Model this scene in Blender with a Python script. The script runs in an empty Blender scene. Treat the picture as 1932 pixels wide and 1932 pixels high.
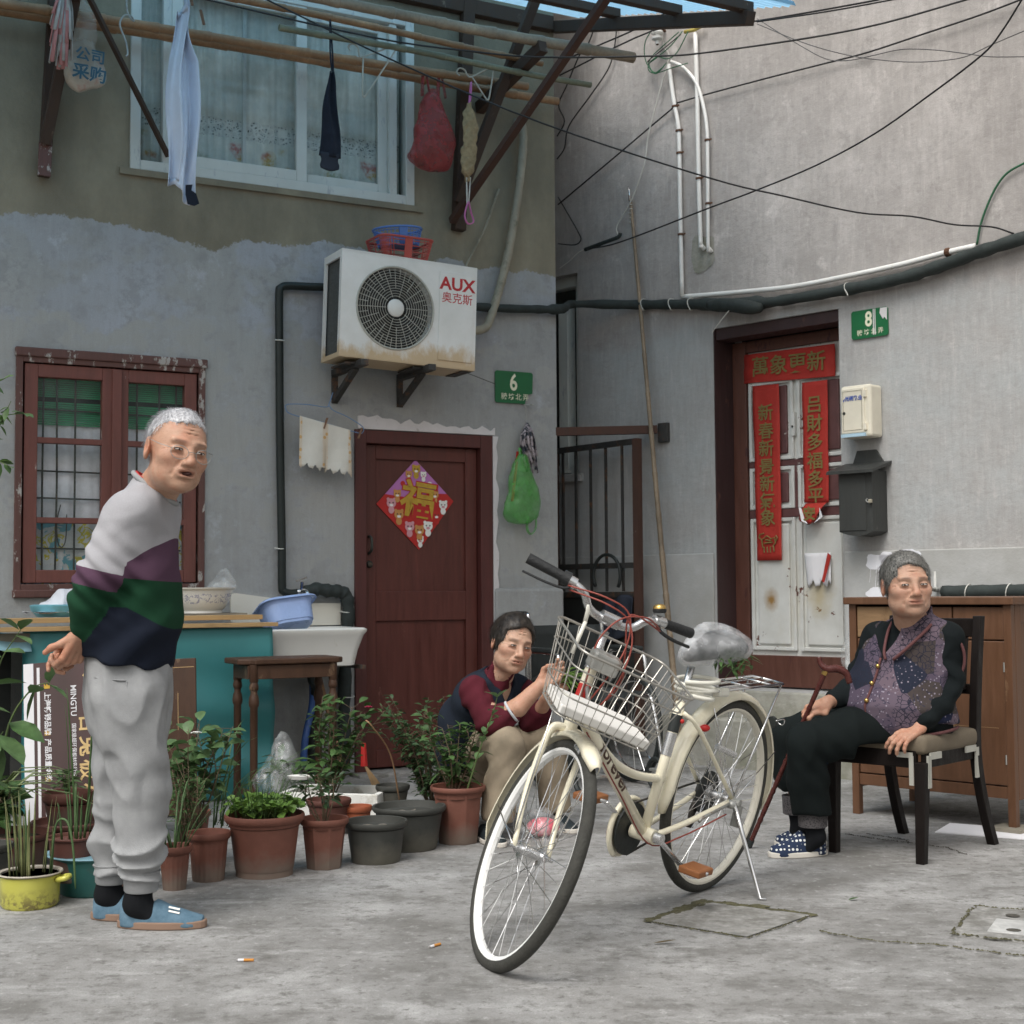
import bpy, bmesh, math, random
import numpy as np
from mathutils import Vector, Matrix, noise as mnoise
random.seed(7)
rng = np.random.default_rng(7)
R_ = math.radians
scene = bpy.context.scene
COL = scene.collection
# ---------------------------------------------------------------- camera, sky, sun, exposure
cam_d = bpy.data.cameras.new('camera')
cam = bpy.data.objects.new('camera', cam_d)
COL.objects.link(cam)
cam.location = (0, 0, 1.03)
cam.rotation_euler = (Matrix.Rotation(R_(90 + 3.14), 3, 'X') @ Matrix.Rotation(R_(-0.4), 3, 'Z')).to_euler()
cam_d.sensor_width = 36
cam_d.lens = 36 * 2700 / 1932
cam_d.clip_end = 500
cam_d.dof.use_dof = True
cam_d.dof.focus_distance = 5.2
cam_d.dof.aperture_fstop = 8.0
scene.camera = cam
SUN_AZ, SUN_EL = R_(-154), R_(56)          # azimuth measured from +Y towards +X
world = bpy.data.worlds.new('World')
scene.world = world
world.use_nodes = True
wn = world.node_tree
wn.nodes.clear()
sky = wn.nodes.new('ShaderNodeTexSky')
sky.sky_type = 'NISHITA'
sky.sun_disc = False
sky.sun_elevation = SUN_EL
sky.sun_rotation = SUN_AZ
sky.air_density = 2.0
sky.dust_density = 6.0
sky.ozone_density = 1.0
hs = wn.nodes.new('ShaderNodeHueSaturation')
hs.inputs['Saturation'].default_value = 0.22     # cloud veil
bgn = wn.nodes.new('ShaderNodeBackground')
bgn.inputs['Strength'].default_value = 0.12
wo = wn.nodes.new('ShaderNodeOutputWorld')
wn.links.new(sky.outputs[0], hs.inputs['Color'])
wn.links.new(hs.outputs[0], bgn.inputs['Color'])
wn.links.new(bgn.outputs[0], wo.inputs['Surface'])
sun_d = bpy.data.lights.new('sun', 'SUN')
sun_d.energy = 1.1
sun_d.angle = R_(28)
sun_d.color = (1.0, 0.98, 0.94)
sun = bpy.data.objects.new('sun', sun_d)
COL.objects.link(sun)
_sd = Vector((math.sin(SUN_AZ) * math.cos(SUN_EL), math.cos(SUN_AZ) * math.cos(SUN_EL), math.sin(SUN_EL)))
sun.rotation_euler = _sd.to_track_quat('Z', 'Y').to_euler()
sun.location = _sd * 30
vs = scene.view_settings
vs.view_transform = 'Standard'
vs.look = 'None'
vs.exposure = 0.40
vs.gamma = 1.0
vs.use_curve_mapping = False
scene.cycles.max_bounces = 8
scene.cycles.transparent_max_bounces = 24
scene.cycles.use_denoising = True
# ---------------------------------------------------------------- frames (metres)
def frame(ox, oy, ang):
 return Matrix.Translation((ox, oy, 0)) @ Matrix.Rotation(ang, 4, 'Z')
FW = Matrix.Identity(4)
FL = frame(.278, 8.72, math.atan2(.473, .881))      # house 6: x along the facade (0 at its corner), -y towards the lane, z up
FR = frame(1.40, 8.40, math.atan2(-.698, .716))     # house 8: the same
ORG = {}
# ---------------------------------------------------------------- materials
MATS = {}
class NT:
 def __init__(s, name, rough=.6, metal=0.0, spec=.5):
  s.m = bpy.data.materials.new(name); s.m.use_nodes = True
  s.t = s.m.node_tree; s.t.nodes.clear()
  s.out = s.n('OutputMaterial'); s.b = s.n('BsdfPrincipled')
  s.b.inputs['Roughness'].default_value = rough
  s.b.inputs['Metallic'].default_value = metal
  s.b.inputs['Specular IOR Level'].default_value = spec
  s.l(s.b.outputs[0], s.out.inputs[0])
  s.tc = s.n('TexCoord')
  MATS[name] = s.m
 def n(s, k, **kw):
  nd = s.t.nodes.new('ShaderNode' + k)
  for a, b in kw.items(): setattr(nd, a, b)
  return nd
 def l(s, a, b): s.t.links.new(a, b)
 def setin(s, sock, v):
  if hasattr(v, 'links'): s.l(v, sock)
  else: sock.default_value = (*v, 1) if isinstance(v, tuple) and len(v) == 3 and sock.type == 'RGBA' else v
 def co(s): return s.tc.outputs['Object']
 def map(s, scale=(1, 1, 1), loc=(0, 0, 0), rot=(0, 0, 0)):
  m = s.n('Mapping'); m.inputs['Scale'].default_value = scale; m.inputs['Location'].default_value = loc; m.inputs['Rotation'].default_value = rot
  s.l(s.co(), m.inputs[0]); return m.outputs[0]
 def noise(s, scale, detail=4, rough=.6, vec=None, dist=0):
  k = s.n('TexNoise'); k.inputs['Scale'].default_value = scale; k.inputs['Detail'].default_value = detail
  k.inputs['Roughness'].default_value = rough; k.inputs['Distortion'].default_value = dist
  s.l(vec if vec is not None else s.co(), k.inputs['Vector']); return k.outputs[0]
 def vor(s, scale, vec=None, feature='F1', out='Distance'):
  k = s.n('TexVoronoi', feature=feature); k.inputs['Scale'].default_value = scale
  s.l(vec if vec is not None else s.co(), k.inputs['Vector']); return k.outputs[out]
 def ramp(s, f, stops, interp='LINEAR'):
  r = s.n('ValToRGB'); r.color_ramp.interpolation = interp
  e = r.color_ramp.elements
  while len(e) < len(stops): e.new(.5)
  for i, (p, c) in enumerate(stops):
   e[i].position = p
   e[i].color = (*c, 1) if isinstance(c, tuple) else (c, c, c, 1)
  s.l(f, r.inputs[0]); return r.outputs[0]
 def mix(s, fac, a, b, mode='MIX'):
  k = s.n('Mix', data_type='RGBA', blend_type=mode)
  s.setin(k.inputs[0], fac); s.setin(k.inputs[6], a); s.setin(k.inputs[7], b)
  return k.outputs[2]
 def math(s, op, a, b=0.0, c=None, clamp=False):
  k = s.n('Math', operation=op, use_clamp=clamp)
  s.setin(k.inputs[0], a); s.setin(k.inputs[1], b)
  if c is not None: s.setin(k.inputs[2], c)
  return k.outputs[0]
 def xyz(s, vec=None):
  k = s.n('SeparateXYZ'); s.l(vec if vec is not None else s.co(), k.inputs[0]); return k.outputs
 def col(s, c): s.setin(s.b.inputs['Base Color'], c)
 def bump(s, h, strength=.3, dist=.01, prev=None):
  k = s.n('Bump'); k.inputs['Strength'].default_value = strength; k.inputs['Distance'].default_value = dist
  s.l(h, k.inputs['Height'])
  if prev is not None: s.l(prev, k.inputs['Normal'])
  s.l(k.outputs[0], s.b.inputs['Normal']); return k.outputs[0]
 def rough(s, v): s.setin(s.b.inputs['Roughness'], v)
def mul(c, k): return tuple(min(1, x * k) for x in c)
def mat(name, c, rough=.6, metal=0.0, var=.18, scale=6, bump=0.0, bscale=80, c2=None, s2=5, thr=.6, soft=.06, stretch=(1, 1, 1), spec=.4, **extra):
 """general surface: mottled colour, optional second colour in worn patches, fine relief"""
 if name in MATS: return MATS[name]
 t = NT(name, rough, metal, spec)
 v = t.map(stretch)
 n = t.noise(scale, 5, .62, v)
 k = t.ramp(n, [(.25, mul(c, 1 - var)), (.75, mul(c, 1 + var))])
 if c2 is not None:
  n2 = t.noise(s2, 7, .68, v)
  k = t.mix(t.ramp(n2, [(thr - soft, 0.0), (thr + soft, 1.0)]), k, c2)
 t.col(k)
 nr = t.noise(scale * 3, 3)
 t.rough(t.ramp(nr, [(.2, max(.03, rough - .12)), (.8, min(1, rough + .12))]))
 if bump > 0: t.bump(t.noise(bscale, 4, .6, v), bump, .006)
 for kk, vv in extra.items(): t.b.inputs[kk].default_value = vv
 return t.m
def film(name, c, alpha=.35, rough=.15, spec=.6, bump=.0):
 """thin plastic: part clear, part veiled"""
 if name in MATS: return MATS[name]
 t = NT(name, rough, 0, spec)
 n = t.noise(9, 4, .6)
 t.col(t.ramp(n, [(.3, mul(c, .8)), (.7, mul(c, 1.1))]))
 t.setin(t.b.inputs['Alpha'], t.ramp(t.noise(14, 3, .6), [(.35, max(0, alpha - .16)), (.7, min(1, alpha + .2))]))
 if bump: t.bump(t.noise(30, 4), bump, .01)
 return t.m
def M(name): return MATS[name]
# ---------------------------------------------------------------- mesh builder
class MB:
 def __init__(s): s.v = []; s.f = []; s.m = []; s.cur = 0; s.uv = None
 def add(s, vs, fs):
  o = len(s.v); s.v.extend([tuple(p) for p in vs])
  for f in fs: s.f.append(tuple(i + o for i in f)); s.m.append(s.cur)
  return s
 def box(s, x0, x1, y0, y1, z0, z1, M4=None):
  vs = [(x, y, z) for z in (z0, z1) for y in (y0, y1) for x in (x0, x1)]
  if M4 is not None: vs = [tuple(M4 @ Vector(p)) for p in vs]
  return s.add(vs, [(0, 2, 3, 1), (4, 5, 7, 6), (0, 1, 5, 4), (2, 6, 7, 3), (0, 4, 6, 2), (1, 3, 7, 5)])
 def bar(s, a, b, w, h, up=(0, 0, 1)):
  """rectangular bar from a to b, w across, h along 'up'"""
  a, b = Vector(a), Vector(b); d = (b - a); L = d.length; d.normalize()
  u = Vector(up); sd = d.cross(u)
  if sd.length < 1e-4: sd = d.cross(Vector((1, 0, 0)))
  sd.normalize(); u = sd.cross(d)
  vs = [p + sd * (w / 2 * i) + u * (h / 2 * j) for p in (a, b) for j in (-1, 1) for i in (-1, 1)]
  return s.add(vs, [(0, 1, 3, 2), (4, 6, 7, 5), (0, 4, 5, 1), (2, 3, 7, 6), (0, 2, 6, 4), (1, 5, 7, 3)])
 def tube(s, pts, r, n=8, caps=True, closed=False, flat=1.0):
  P = [Vector(p) for p in pts]; k = len(P)
  rr = [r] * k if not hasattr(r, '__len__') else list(r)
  t0 = (P[1] - P[0]).normalized()
  u = t0.cross(Vector((0, 0, 1)))
  if u.length < 1e-3: u = t0.cross(Vector((1, 0, 0)))
  u.normalize(); vs = []
  for i in range(k):
   if closed: t = (P[(i + 1) % k] - P[i - 1])
   else: t = (P[min(i + 1, k - 1)] - P[max(i - 1, 0)])
   t.normalize(); u = (u - t * u.dot(t))
   if u.length < 1e-5: u = t.orthogonal()
   u.normalize(); w = t.cross(u)
   for j in range(n):
    a = 2 * math.pi * j / n
    vs.append(P[i] + (u * math.cos(a) + w * math.sin(a) * flat) * rr[i])
  fs = []
  for i in range(k if closed else k - 1):
   i2 = (i + 1) % k
   for j in range(n):
    j2 = (j + 1) % n
    fs.append((i * n + j, i * n + j2, i2 * n + j2, i2 * n + j))
  if caps and not closed: fs += [tuple(range(n - 1, -1, -1)), tuple((k - 1) * n + j for j in range(n))]
  return s.add(vs, fs)
 def lathe(s, prof, n=24, c=(0, 0, 0), sx=1.0, sy=1.0, M4=None, facets=None):
  vs = []
  for r, z in prof:
   for j in range(n):
    a = 2 * math.pi * (j + .5) / n
    vs.append((c[0] + r * sx * math.cos(a), c[1] + r * sy * math.sin(a), c[2] + z))
  if M4 is not None: vs = [tuple(M4 @ Vector(p)) for p in vs]
  fs = []; k = len(prof)
  for i in range(k - 1):
   for j in range(n):
    j2 = (j + 1) % n
    fs.append((i * n + j, i * n + j2, (i + 1) * n + j2, (i + 1) * n + j))
  if prof[0][0] > 1e-6: fs.append(tuple(range(n - 1, -1, -1)))
  if prof[-1][0] > 1e-6: fs.append(tuple((k - 1) * n + j for j in range(n)))
  return s.add(vs, fs)
 def sheet(s, fn, nu, nv, thick=0.0):
  """grid fn(u,v)->xyz for u,v in 0..1; thick gives it a back"""
  P = [[Vector(fn(i / nu, j / nv)) for i in range(nu + 1)] for j in range(nv + 1)]
  vs = [p for row in P for p in row]; w = nu + 1
  fs = [(j * w + i, j * w + i + 1, (j + 1) * w + i + 1, (j + 1) * w + i) for j in range(nv) for i in range(nu)]
  if thick:
   o = len(vs)
   for j in range(nv + 1):
    for i in range(nu + 1):
     a = P[j][min(i + 1, nu)] - P[j][max(i - 1, 0)]; b = P[min(j + 1, nv)][i] - P[max(j - 1, 0)][i]
     nn = a.cross(b)
     if nn.length > 1e-9: nn.normalize()
     vs.append(P[j][i] - nn * thick)
   fs += [tuple(q + o for q in reversed(f)) for f in fs]
   rim = [i for i in range(w)] + [j * w + nu for j in range(1, nv + 1)] + [nv * w + i for i in range(nu - 1, -1, -1)] + [j * w for j in range(nv - 1, 0, -1)]
   for a, b in zip(rim, rim[1:] + rim[:1]): fs.append((b, a, a + o, b + o))
  return s.add(vs, fs)
 def prism(s, poly, z0, z1, M4=None):
  """polygon [(x,z)] extruded along y from z0 to z1 (y values)"""
  n = len(poly)
  vs = [(x, z0, z) for x, z in poly] + [(x, z1, z) for x, z in poly]
  if M4 is not None: vs = [tuple(M4 @ Vector(p)) for p in vs]
  fs = [tuple(range(n)), tuple(range(2 * n - 1, n - 1, -1))] + [(i + n, (i + 1) % n + n, (i + 1) % n, i) for i in range(n)]
  return s.add(vs, fs)
 def ball(s, c, r, nu=12, nv=8):
  r = (r, r, r) if not hasattr(r, '__len__') else r
  pr = [(max(1e-7, math.sin(math.pi * j / nv)), -math.cos(math.pi * j / nv)) for j in range(nv + 1)]
  vs = [];
  for q, z in pr:
   for i in range(nu):
    a = 2 * math.pi * i / nu
    vs.append((c[0] + r[0] * q * math.cos(a), c[1] + r[1] * q * math.sin(a), c[2] + r[2] * z))
  fs = [(j * nu + i, j * nu + (i + 1) % nu, (j + 1) * nu + (i + 1) % nu, (j + 1) * nu + i) for j in range(nv) for i in range(nu)]
  return s.add(vs, fs)
 def build(s, name, mt, parent=None, smooth=False, bevel=0, loc=None, fr=None, sub=0, weld=False):
  me = bpy.data.meshes.new(name)
  if parent is not None: loc, fr = ORG[parent.name]
  elif loc is None:
   a = np.array(s.v); loc = ((a[:, 0].min() + a[:, 0].max()) / 2, (a[:, 1].min() + a[:, 1].max()) / 2, a[:, 2].min())
  if fr is None: fr = FW
  lx, ly, lz = loc
  me.from_pydata([(x - lx, y - ly, z - lz) for x, y, z in s.v], [], s.f)
  mts = mt if isinstance(mt, (list, tuple)) else [mt]
  for q in mts: me.materials.append(MATS[q] if isinstance(q, str) else q)
  if len(mts) > 1: me.polygons.foreach_set('material_index', s.m)
  return finish(me, name, parent, smooth, bevel, loc, fr, sub, weld)
def finish(me, name, parent, smooth, bevel, loc, fr, sub=0, weld=False):
 me.update()
 o = bpy.data.objects.new(name, me); COL.objects.link(o)
 if parent is not None: o.parent = parent
 else: o.matrix_world = fr @ Matrix.Translation(loc)
 ORG[o.name] = (loc, fr)
 if smooth:
  me.polygons.foreach_set('use_smooth', [True] * len(me.polygons))
  if smooth != 2:
   try: me.set_sharp_from_angle(angle=R_(40))
   except Exception: pass
 if weld:
  w = o.modifiers.new('w', 'WELD'); w.merge_threshold = .0004
 if bevel:
  b = o.modifiers.new('b', 'BEVEL'); b.width = bevel; b.segments = 2; b.limit_method = 'ANGLE'; b.angle_limit = R_(40)
  b.harden_normals = False
 if sub:
  d = o.modifiers.new('s', 'SUBSURF'); d.levels = sub; d.render_levels = sub
 return o
def tag(o, label=None, cat=None, group=None, kind=None):
 if label: o['label'] = label
 if cat: o['category'] = cat
 if group: o['group'] = group
 if kind: o['kind'] = kind
 return o
def thing(name, label, cat, loc=(0, 0, 0), fr=None, group=None):
 fr = FW if fr is None else fr
 o = bpy.data.objects.new(name, None); COL.objects.link(o)
 o.empty_display_size = .1
 o.matrix_world = fr @ Matrix.Translation(loc)
 ORG[o.name] = (tuple(loc), fr)
 return tag(o, label, cat, group)
def text_mb(body, size, place, depth=.001, sx=1.0, align='CENTER', shear=0.0, bold=0.0, cuts=0):
 """lettering as mesh; 'place' maps (x right, y up) of the text plane to the local frame"""
 cu = bpy.data.curves.new('t', 'FONT'); cu.body = body; cu.size = size; cu.align_x = align; cu.align_y = 'CENTER'
 cu.shear = shear; cu.offset = bold; cu.resolution_u = 3
 ob = bpy.data.objects.new('t', cu); COL.objects.link(ob)
 me = bpy.data.meshes.new_from_object(ob)
 if cuts:
  bm = bmesh.new(); bm.from_mesh(me); bmesh.ops.subdivide_edges(bm, edges=bm.edges[:], cuts=cuts); bmesh.ops.triangulate(bm, faces=bm.faces[:]); bm.to_mesh(me); bm.free()
 mb = MB()
 mb.add([place(v.co.x * sx, v.co.y) for v in me.vertices], [tuple(p.vertices) for p in me.polygons])
 bpy.data.objects.remove(ob); bpy.data.curves.remove(cu); bpy.data.meshes.remove(me)
 return mb
def on_wall(s, z, y, ang=0.0):
 c, q = math.cos(ang), math.sin(ang)
 return lambda a, b: (s + a * c - b * q, y, z + a * q + b * c)
def catenary(a, b, sag, n=14, wig=0.0):
 a, b = Vector(a), Vector(b); out = []
 for i in range(n + 1):
  t = i / n; p = a.lerp(b, t); p.z -= sag * 4 * t * (1 - t)
  if wig and 0 < i < n: p += Vector((random.uniform(-wig, wig), random.uniform(-wig, wig) * .3, random.uniform(-wig, wig)))
  out.append(p)
 return out
def spline(pts, n=6, closed=False):
 """Catmull-Rom through pts"""
 P = [Vector(p) for p in pts]; out = []; k = len(P)
 for i in range(k if closed else k - 1):
  p0 = P[i - 1] if (closed or i > 0) else P[0] * 2 - P[1]
  p1 = P[i]; p2 = P[(i + 1) % k]
  p3 = P[(i + 2) % k] if (closed or i + 2 < k) else P[-1] * 2 - P[-2]
  for j in range(n):
   t = j / n
   out.append(.5 * ((2 * p1) + (p2 - p0) * t + (2 * p0 - 5 * p1 + 4 * p2 - p3) * t * t + (3 * p1 - p0 - 3 * p2 + p3) * t ** 3))
 if not closed: out.append(P[-1])
 return out
# ---------------------------------------------------------------- implicit surfaces (for bodies, cloth and film bags)
def sn_mesh(f, lo, hi, h):
 """naive surface nets of f(P)<0 on a grid with step h; returns verts, quads"""
 lo = np.array(lo, float); hi = np.array(hi, float)
 n = np.ceil((hi - lo) / h).astype(int) + 1
 ax = [lo[i] + h * np.arange(n[i]) for i in range(3)]
 X, Y, Z = np.meshgrid(*ax, indexing='ij')
 P = np.stack([X.ravel(), Y.ravel(), Z.ravel()], 1)
 D = np.empty(len(P))
 st = 200000
 for i in range(0, len(P), st): D[i:i + st] = f(P[i:i + st])
 D = D.reshape(n)
 S = D < 0
 c = [(a, b, d) for a in (0, 1) for b in (0, 1) for d in (0, 1)]
 m = n - 1
 cnt = sum(S[a:a + m[0], b:b + m[1], d:d + m[2]].astype(int) for a, b, d in c)
 act = (cnt > 0) & (cnt < 8)
 idx = -np.ones(m, int); I = np.argwhere(act); idx[act] = np.arange(len(I))
 acc = np.zeros((len(I), 3)); num = np.zeros(len(I))
 for a in c:
  for k in range(3):
   if a[k] == 0:
    b = list(a); b[k] = 1
    ia = I + np.array(a); ib = I + np.array(b)
    da = D[ia[:, 0], ia[:, 1], ia[:, 2]]; db = D[ib[:, 0], ib[:, 1], ib[:, 2]]
    cr = (da < 0) != (db < 0)
    t = np.where(cr, da / np.where(cr, da - db, 1), 0)
    p = np.tile(np.array(a, float), (len(I), 1)); p[:, k] += t
    acc[cr] += p[cr]; num[cr] += 1
 V = lo + h * (I + acc / num[:, None])
 Q = []
 for k in range(3):
  k1, k2 = (k + 1) % 3, (k + 2) % 3
  sl0 = [slice(None)] * 3; sl1 = [slice(None)] * 3
  sl0[k] = slice(0, -1); sl1[k] = slice(1, None)
  A = S[tuple(sl0)]; B = S[tuple(sl1)]
  for flag, flip in ((A & ~B, False), (~A & B, True)):
   E = np.argwhere(flag)
   E = E[(E[:, k1] > 0) & (E[:, k2] > 0) & (E[:, k1] < m[k1]) & (E[:, k2] < m[k2]) & (E[:, k] < m[k])]
   if not len(E): continue
   e1 = np.zeros(3, int); e1[k1] = 1; e2 = np.zeros(3, int); e2[k2] = 1
   g = lambda T: idx[T[:, 0], T[:, 1], T[:, 2]]
   q = np.stack([g(E - e1 - e2), g(E - e2), g(E), g(E - e1)], 1)
   Q.append(q[:, ::-1] if flip else q)
 Q = np.concatenate(Q)
 return V, Q[(Q >= 0).all(1)]
def sd_ell(P, c, r, Rm=None):
 q = P - np.array(c); r = np.array(r, float)
 if Rm is not None: q = q @ Rm
 k0 = np.linalg.norm(q / r, axis=1); k1 = np.linalg.norm(q / (r * r), axis=1)
 return k0 * (k0 - 1) / np.maximum(k1, 1e-9)
def sd_cone(P, a, b, ra, rb, sc=None):
 """round cone between a and b"""
 a = np.array(a, float); b = np.array(b, float); d = b - a; L2 = d @ d
 t = np.clip((P - a) @ d / L2, 0, 1)
 q = P - a - t[:, None] * d
 return np.linalg.norm(q, axis=1) - (ra + (rb - ra) * t)
def smin(a, b, k):
 h = np.maximum(k - np.abs(a - b), 0) / k
 return np.minimum(a, b) - h * h * k / 4
def smax(a, b, k): return -smin(-a, -b, k)
def chain(P, pts, rs, k=.02):
 d = None
 for i in range(len(pts) - 1):
  q = sd_cone(P, pts[i], pts[i + 1], rs[i], rs[i + 1])
  d = q if d is None else smin(d, q, k)
 return d
def nz(P, scale, seed=0):
 """cheap smooth noise: sum of sines"""
 r = np.random.default_rng(seed); out = np.zeros(len(P))
 for i in range(7):
  k = r.normal(size=3); k /= np.linalg.norm(k); k *= scale * r.uniform(.6, 1.8)
  out += np.sin(P @ k + r.uniform(0, 6.28))
 return out / 3.5
def largest(V, Q):
 lab = np.arange(len(V))
 while True:
  m = lab[Q].min(1); new = lab.copy()
  for k in range(4): np.minimum.at(new, Q[:, k], m)
  new = new[new]
  if (new == lab).all(): break
  lab = new
 keep = lab == np.bincount(lab).argmax(); idx = np.cumsum(keep) - 1
 return V[keep], idx[Q[keep[Q[:, 0]]]]
def np_build(V, Q, name, mt, parent=None, smooth=2, loc=None, fr=None, attrs=None, relax=1, main=False):
 V = np.asarray(V, float)
 if main: V, Q = largest(V, Q)
 for _ in range(relax):
  acc = np.zeros_like(V); n = np.zeros(len(V))
  for a, b in ((0, 1), (1, 2), (2, 3), (3, 0)):
   np.add.at(acc, Q[:, a], V[Q[:, b]]); np.add.at(n, Q[:, a], 1)
   np.add.at(acc, Q[:, b], V[Q[:, a]]); np.add.at(n, Q[:, b], 1)
  V = V * .5 + .5 * acc / np.maximum(n, 1)[:, None]
 if parent is not None: loc, fr = ORG[parent.name]
 elif loc is None: loc = tuple((V[:, :2].min(0) + V[:, :2].max(0)) / 2) + (V[:, 2].min(),)
 if fr is None: fr = FW
 me = bpy.data.meshes.new(name)
 me.from_pydata((V - np.array(loc)).tolist(), [], Q.tolist())
 for q in (mt if isinstance(mt, (list, tuple)) else [mt]): me.materials.append(MATS[q] if isinstance(q, str) else q)
 if attrs:
  for k, fn in attrs.items():
   val = fn(V)
   if val.ndim == 2:
    a = me.color_attributes.new(k, 'FLOAT_COLOR', 'POINT'); a.data.foreach_set('color', np.concatenate([val, np.ones((len(V), 1))], 1).ravel())
   else:
    a = me.attributes.new(k, 'FLOAT', 'POINT'); a.data.foreach_set('value', val)
 return finish(me, name, parent, smooth, 0, loc, fr)
# ================================================================ materials of the setting
def wall_mat(name, lower, patch, upper=None, zline=2.96, band=None):
 t = NT(name, .92, 0, .25)
 x = t.xyz()
 streak = t.noise(3.2, 6, .62, t.map((1, 1, .22)))
 blot = t.noise(1.7, 6, .66, t.map((1, 1, 1.3)))
 fine = t.noise(26, 5, .7)
 grit = t.noise(150, 2, .7)
 k = t.mix(t.ramp(blot, [(.46, 0.0), (.52, 1.0)] if upper else [(.40, 0.0), (.56, 1.0)]), lower, patch)
 k = t.mix(t.ramp(streak, [(.35, .28 if upper else .55), (.62, 0.0)]), k, mul(patch, .72))
 sm = t.noise(5.5, 6, .7, t.map((1, 1, 1), (3, 1, 7)))
 k = t.mix(t.ramp(sm, [(.58, 0.0), (.64, .5)]), k, mul(patch, .66)); k = t.mix(t.ramp(t.noise(.9, 5, .62, t.map((1, 1, .8), (2, 5, 3))), [(.42, .45), (.58, 0.0)]), k, mul(patch, .78))
 k = t.mix(t.ramp(sm, [(.32, .6), (.40, 0.0)]), k, mul(lower, 1.22))
 k = t.mix(t.ramp(t.noise(11, 6, .72, t.map((1, 1, 1 if upper else .45))), [(.34, .5), (.50, 0.0)]), k, mul(patch, .66))
 if band:                       # bare render below a second, softer edge
  e2 = t.math('ADD', x[2], t.math('MULTIPLY', t.math('SUBTRACT', t.noise(1.6, 5, .6), .5), .55))
  e2 = t.math('ADD', e2, t.math('MULTIPLY', t.math('SUBTRACT', t.noise(10, 6, .75), .5), .14)); b2 = t.ramp(t.math('SUBTRACT', e2, band[0] - .5), [(.49, 1.0), (.51, 0.0)] if upper else [(.45, 1.0), (.55, 0.0)])
  k = t.mix(t.math('MULTIPLY', b2, t.ramp(blot, [(.47, 1.0), (.50, .15)] if upper else [(.38, 1.0), (.66, .25)])), k, band[1])
 s2 = t.noise(34, 6, .72, t.map((1, 1, .16)))
 a2 = .2 if upper else .34; k = t.mix(t.ramp(s2, [(.36, a2), (.50, 0.0)]), k, mul(patch, .70)); k = t.mix(t.ramp(s2, [(.54, 0.0), (.68, a2)]), k, mul(lower, 1.18))
 sp = t.noise(70, 5, .8); k = t.mix(t.ramp(sp, [(.30, .6), (.40, 0.0)]), k, mul(patch, .5))
 h = fine
 if upper:
  w = t.math('SUBTRACT', t.noise(1.1, 2, .5, t.map((1, 0, 0))), .5)
  w2 = t.math('SUBTRACT', t.noise(9, 7, .75), .5)
  e = t.math('ADD', t.math('ADD', x[2], t.math('MULTIPLY', w, .42)), t.math('MULTIPLY', w2, .16))
  f = t.ramp(t.math('SUBTRACT', e, zline - .5), [(.4985, 0.0), (.5015, 1.0)])
  u = t.ramp(t.noise(2.3, 6, .66, t.map((1, 1, .7), (5, 0, 2))), [(.3, mul(upper, .66)), (.52, upper), (.72, mul(upper, 1.35))])
  u = t.mix(t.ramp(streak, [(.36, .5), (.60, 0.0)]), u, mul(upper, .55))
  k = t.mix(f, k, u)
 k = t.mix(t.ramp(grit, [(.3, .25), (.7, 0.0)]), k, mul(patch, .6))
 t.col(k)
 b = t.bump(h, .35, .012)
 b = t.bump(grit, .22, .003, b)
 t.bump(t.noise(2.4, 4, .6), .25, .06, b)
 return t.m
wall_mat('render_left', (.43, .45, .495), (.405, .41, .405), (.285, .25, .175), 2.97, (2.46, (.40, .40, .385)))
wall_mat('render_right', (.565, .53, .51), (.46, .43, .41), None, 0, (2.62, (.43, .445, .445)))
def wall_right2():
 t = NT('render_right_lower', .92, 0, .25)
 return t
# the ground: trodden concrete
def ground_mat():
 t = NT('concrete_ground', .88, 0, .3)
 big = t.noise(.7, 5, .65); mid = t.noise(2.6, 7, .70); fine = t.noise(24, 6, .74); grit = t.noise(190, 3, .7)
 k = t.ramp(big, [(.34, (.205, .200, .192)), (.64, (.335, .331, .324))])
 k = t.mix(t.ramp(mid, [(.38, .9), (.50, 0.0)]), k, (.165, .16, .150)); k = t.mix(t.ramp(mid, [(.53, 0.0), (.66, .8)]), k, (.43, .427, .42))
 sc = t.noise(4.5, 7, .76, t.map((.35, 1.7, 1), (3, 8, 0), (0, 0, .35))); k = t.mix(t.ramp(sc, [(.56, 0.0), (.66, .5)]), k, (.46, .457, .45))
 k = t.mix(t.ramp(t.noise(8, 7, .78), [(.36, .85), (.46, 0.0)]), k, (.15, .146, .136))
 k = t.mix(t.ramp(fine, [(.34, .9), (.46, 0.0)]), k, (.13, .126, .117)); k = t.mix(t.ramp(fine, [(.57, 0.0), (.68, .6)]), k, (.50, .495, .487))
 sp = t.vor(60); sp2 = t.noise(3.1, 3, .6, t.map((1, 1, 1), (9, 2, 0))); k = t.mix(t.math('MULTIPLY', t.ramp(sp, [(.04, .9), (.11, 0.0)]), t.ramp(sp2, [(.50, 0.0), (.60, 1.0)])), k, (.08, .075, .066))
 k = t.mix(t.ramp(grit, [(.30, .6), (.5, 0.0)]), k, (.14, .136, .128))
 y_ = t.xyz()[1]; damp = t.math('ADD', y_, t.math('MULTIPLY', t.math('SUBTRACT', t.noise(1.7, 6, .7), .5), 1.3)); k = t.mix(t.ramp(t.math('SUBTRACT', damp, 3.0), [(.12, .7), (.45, 0.0)]), k, (.11, .106, .095))
 t.col(k); b = t.bump(fine, .45, .008); b = t.bump(grit, .4, .003, b); t.bump(mid, .4, .03, b)
ground_mat()
mat('moss_joint', (.085, .08, .045), .95, var=.5, scale=40, bump=.8, bscale=60)
mat('crack', (.07, .065, .055), .95, var=.4, scale=60)
mat('slab', (.27, .265, .252), .9, var=.4, scale=34, bump=.6, bscale=120, c2=(.17, .165, .15), s2=7, thr=.54)
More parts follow.
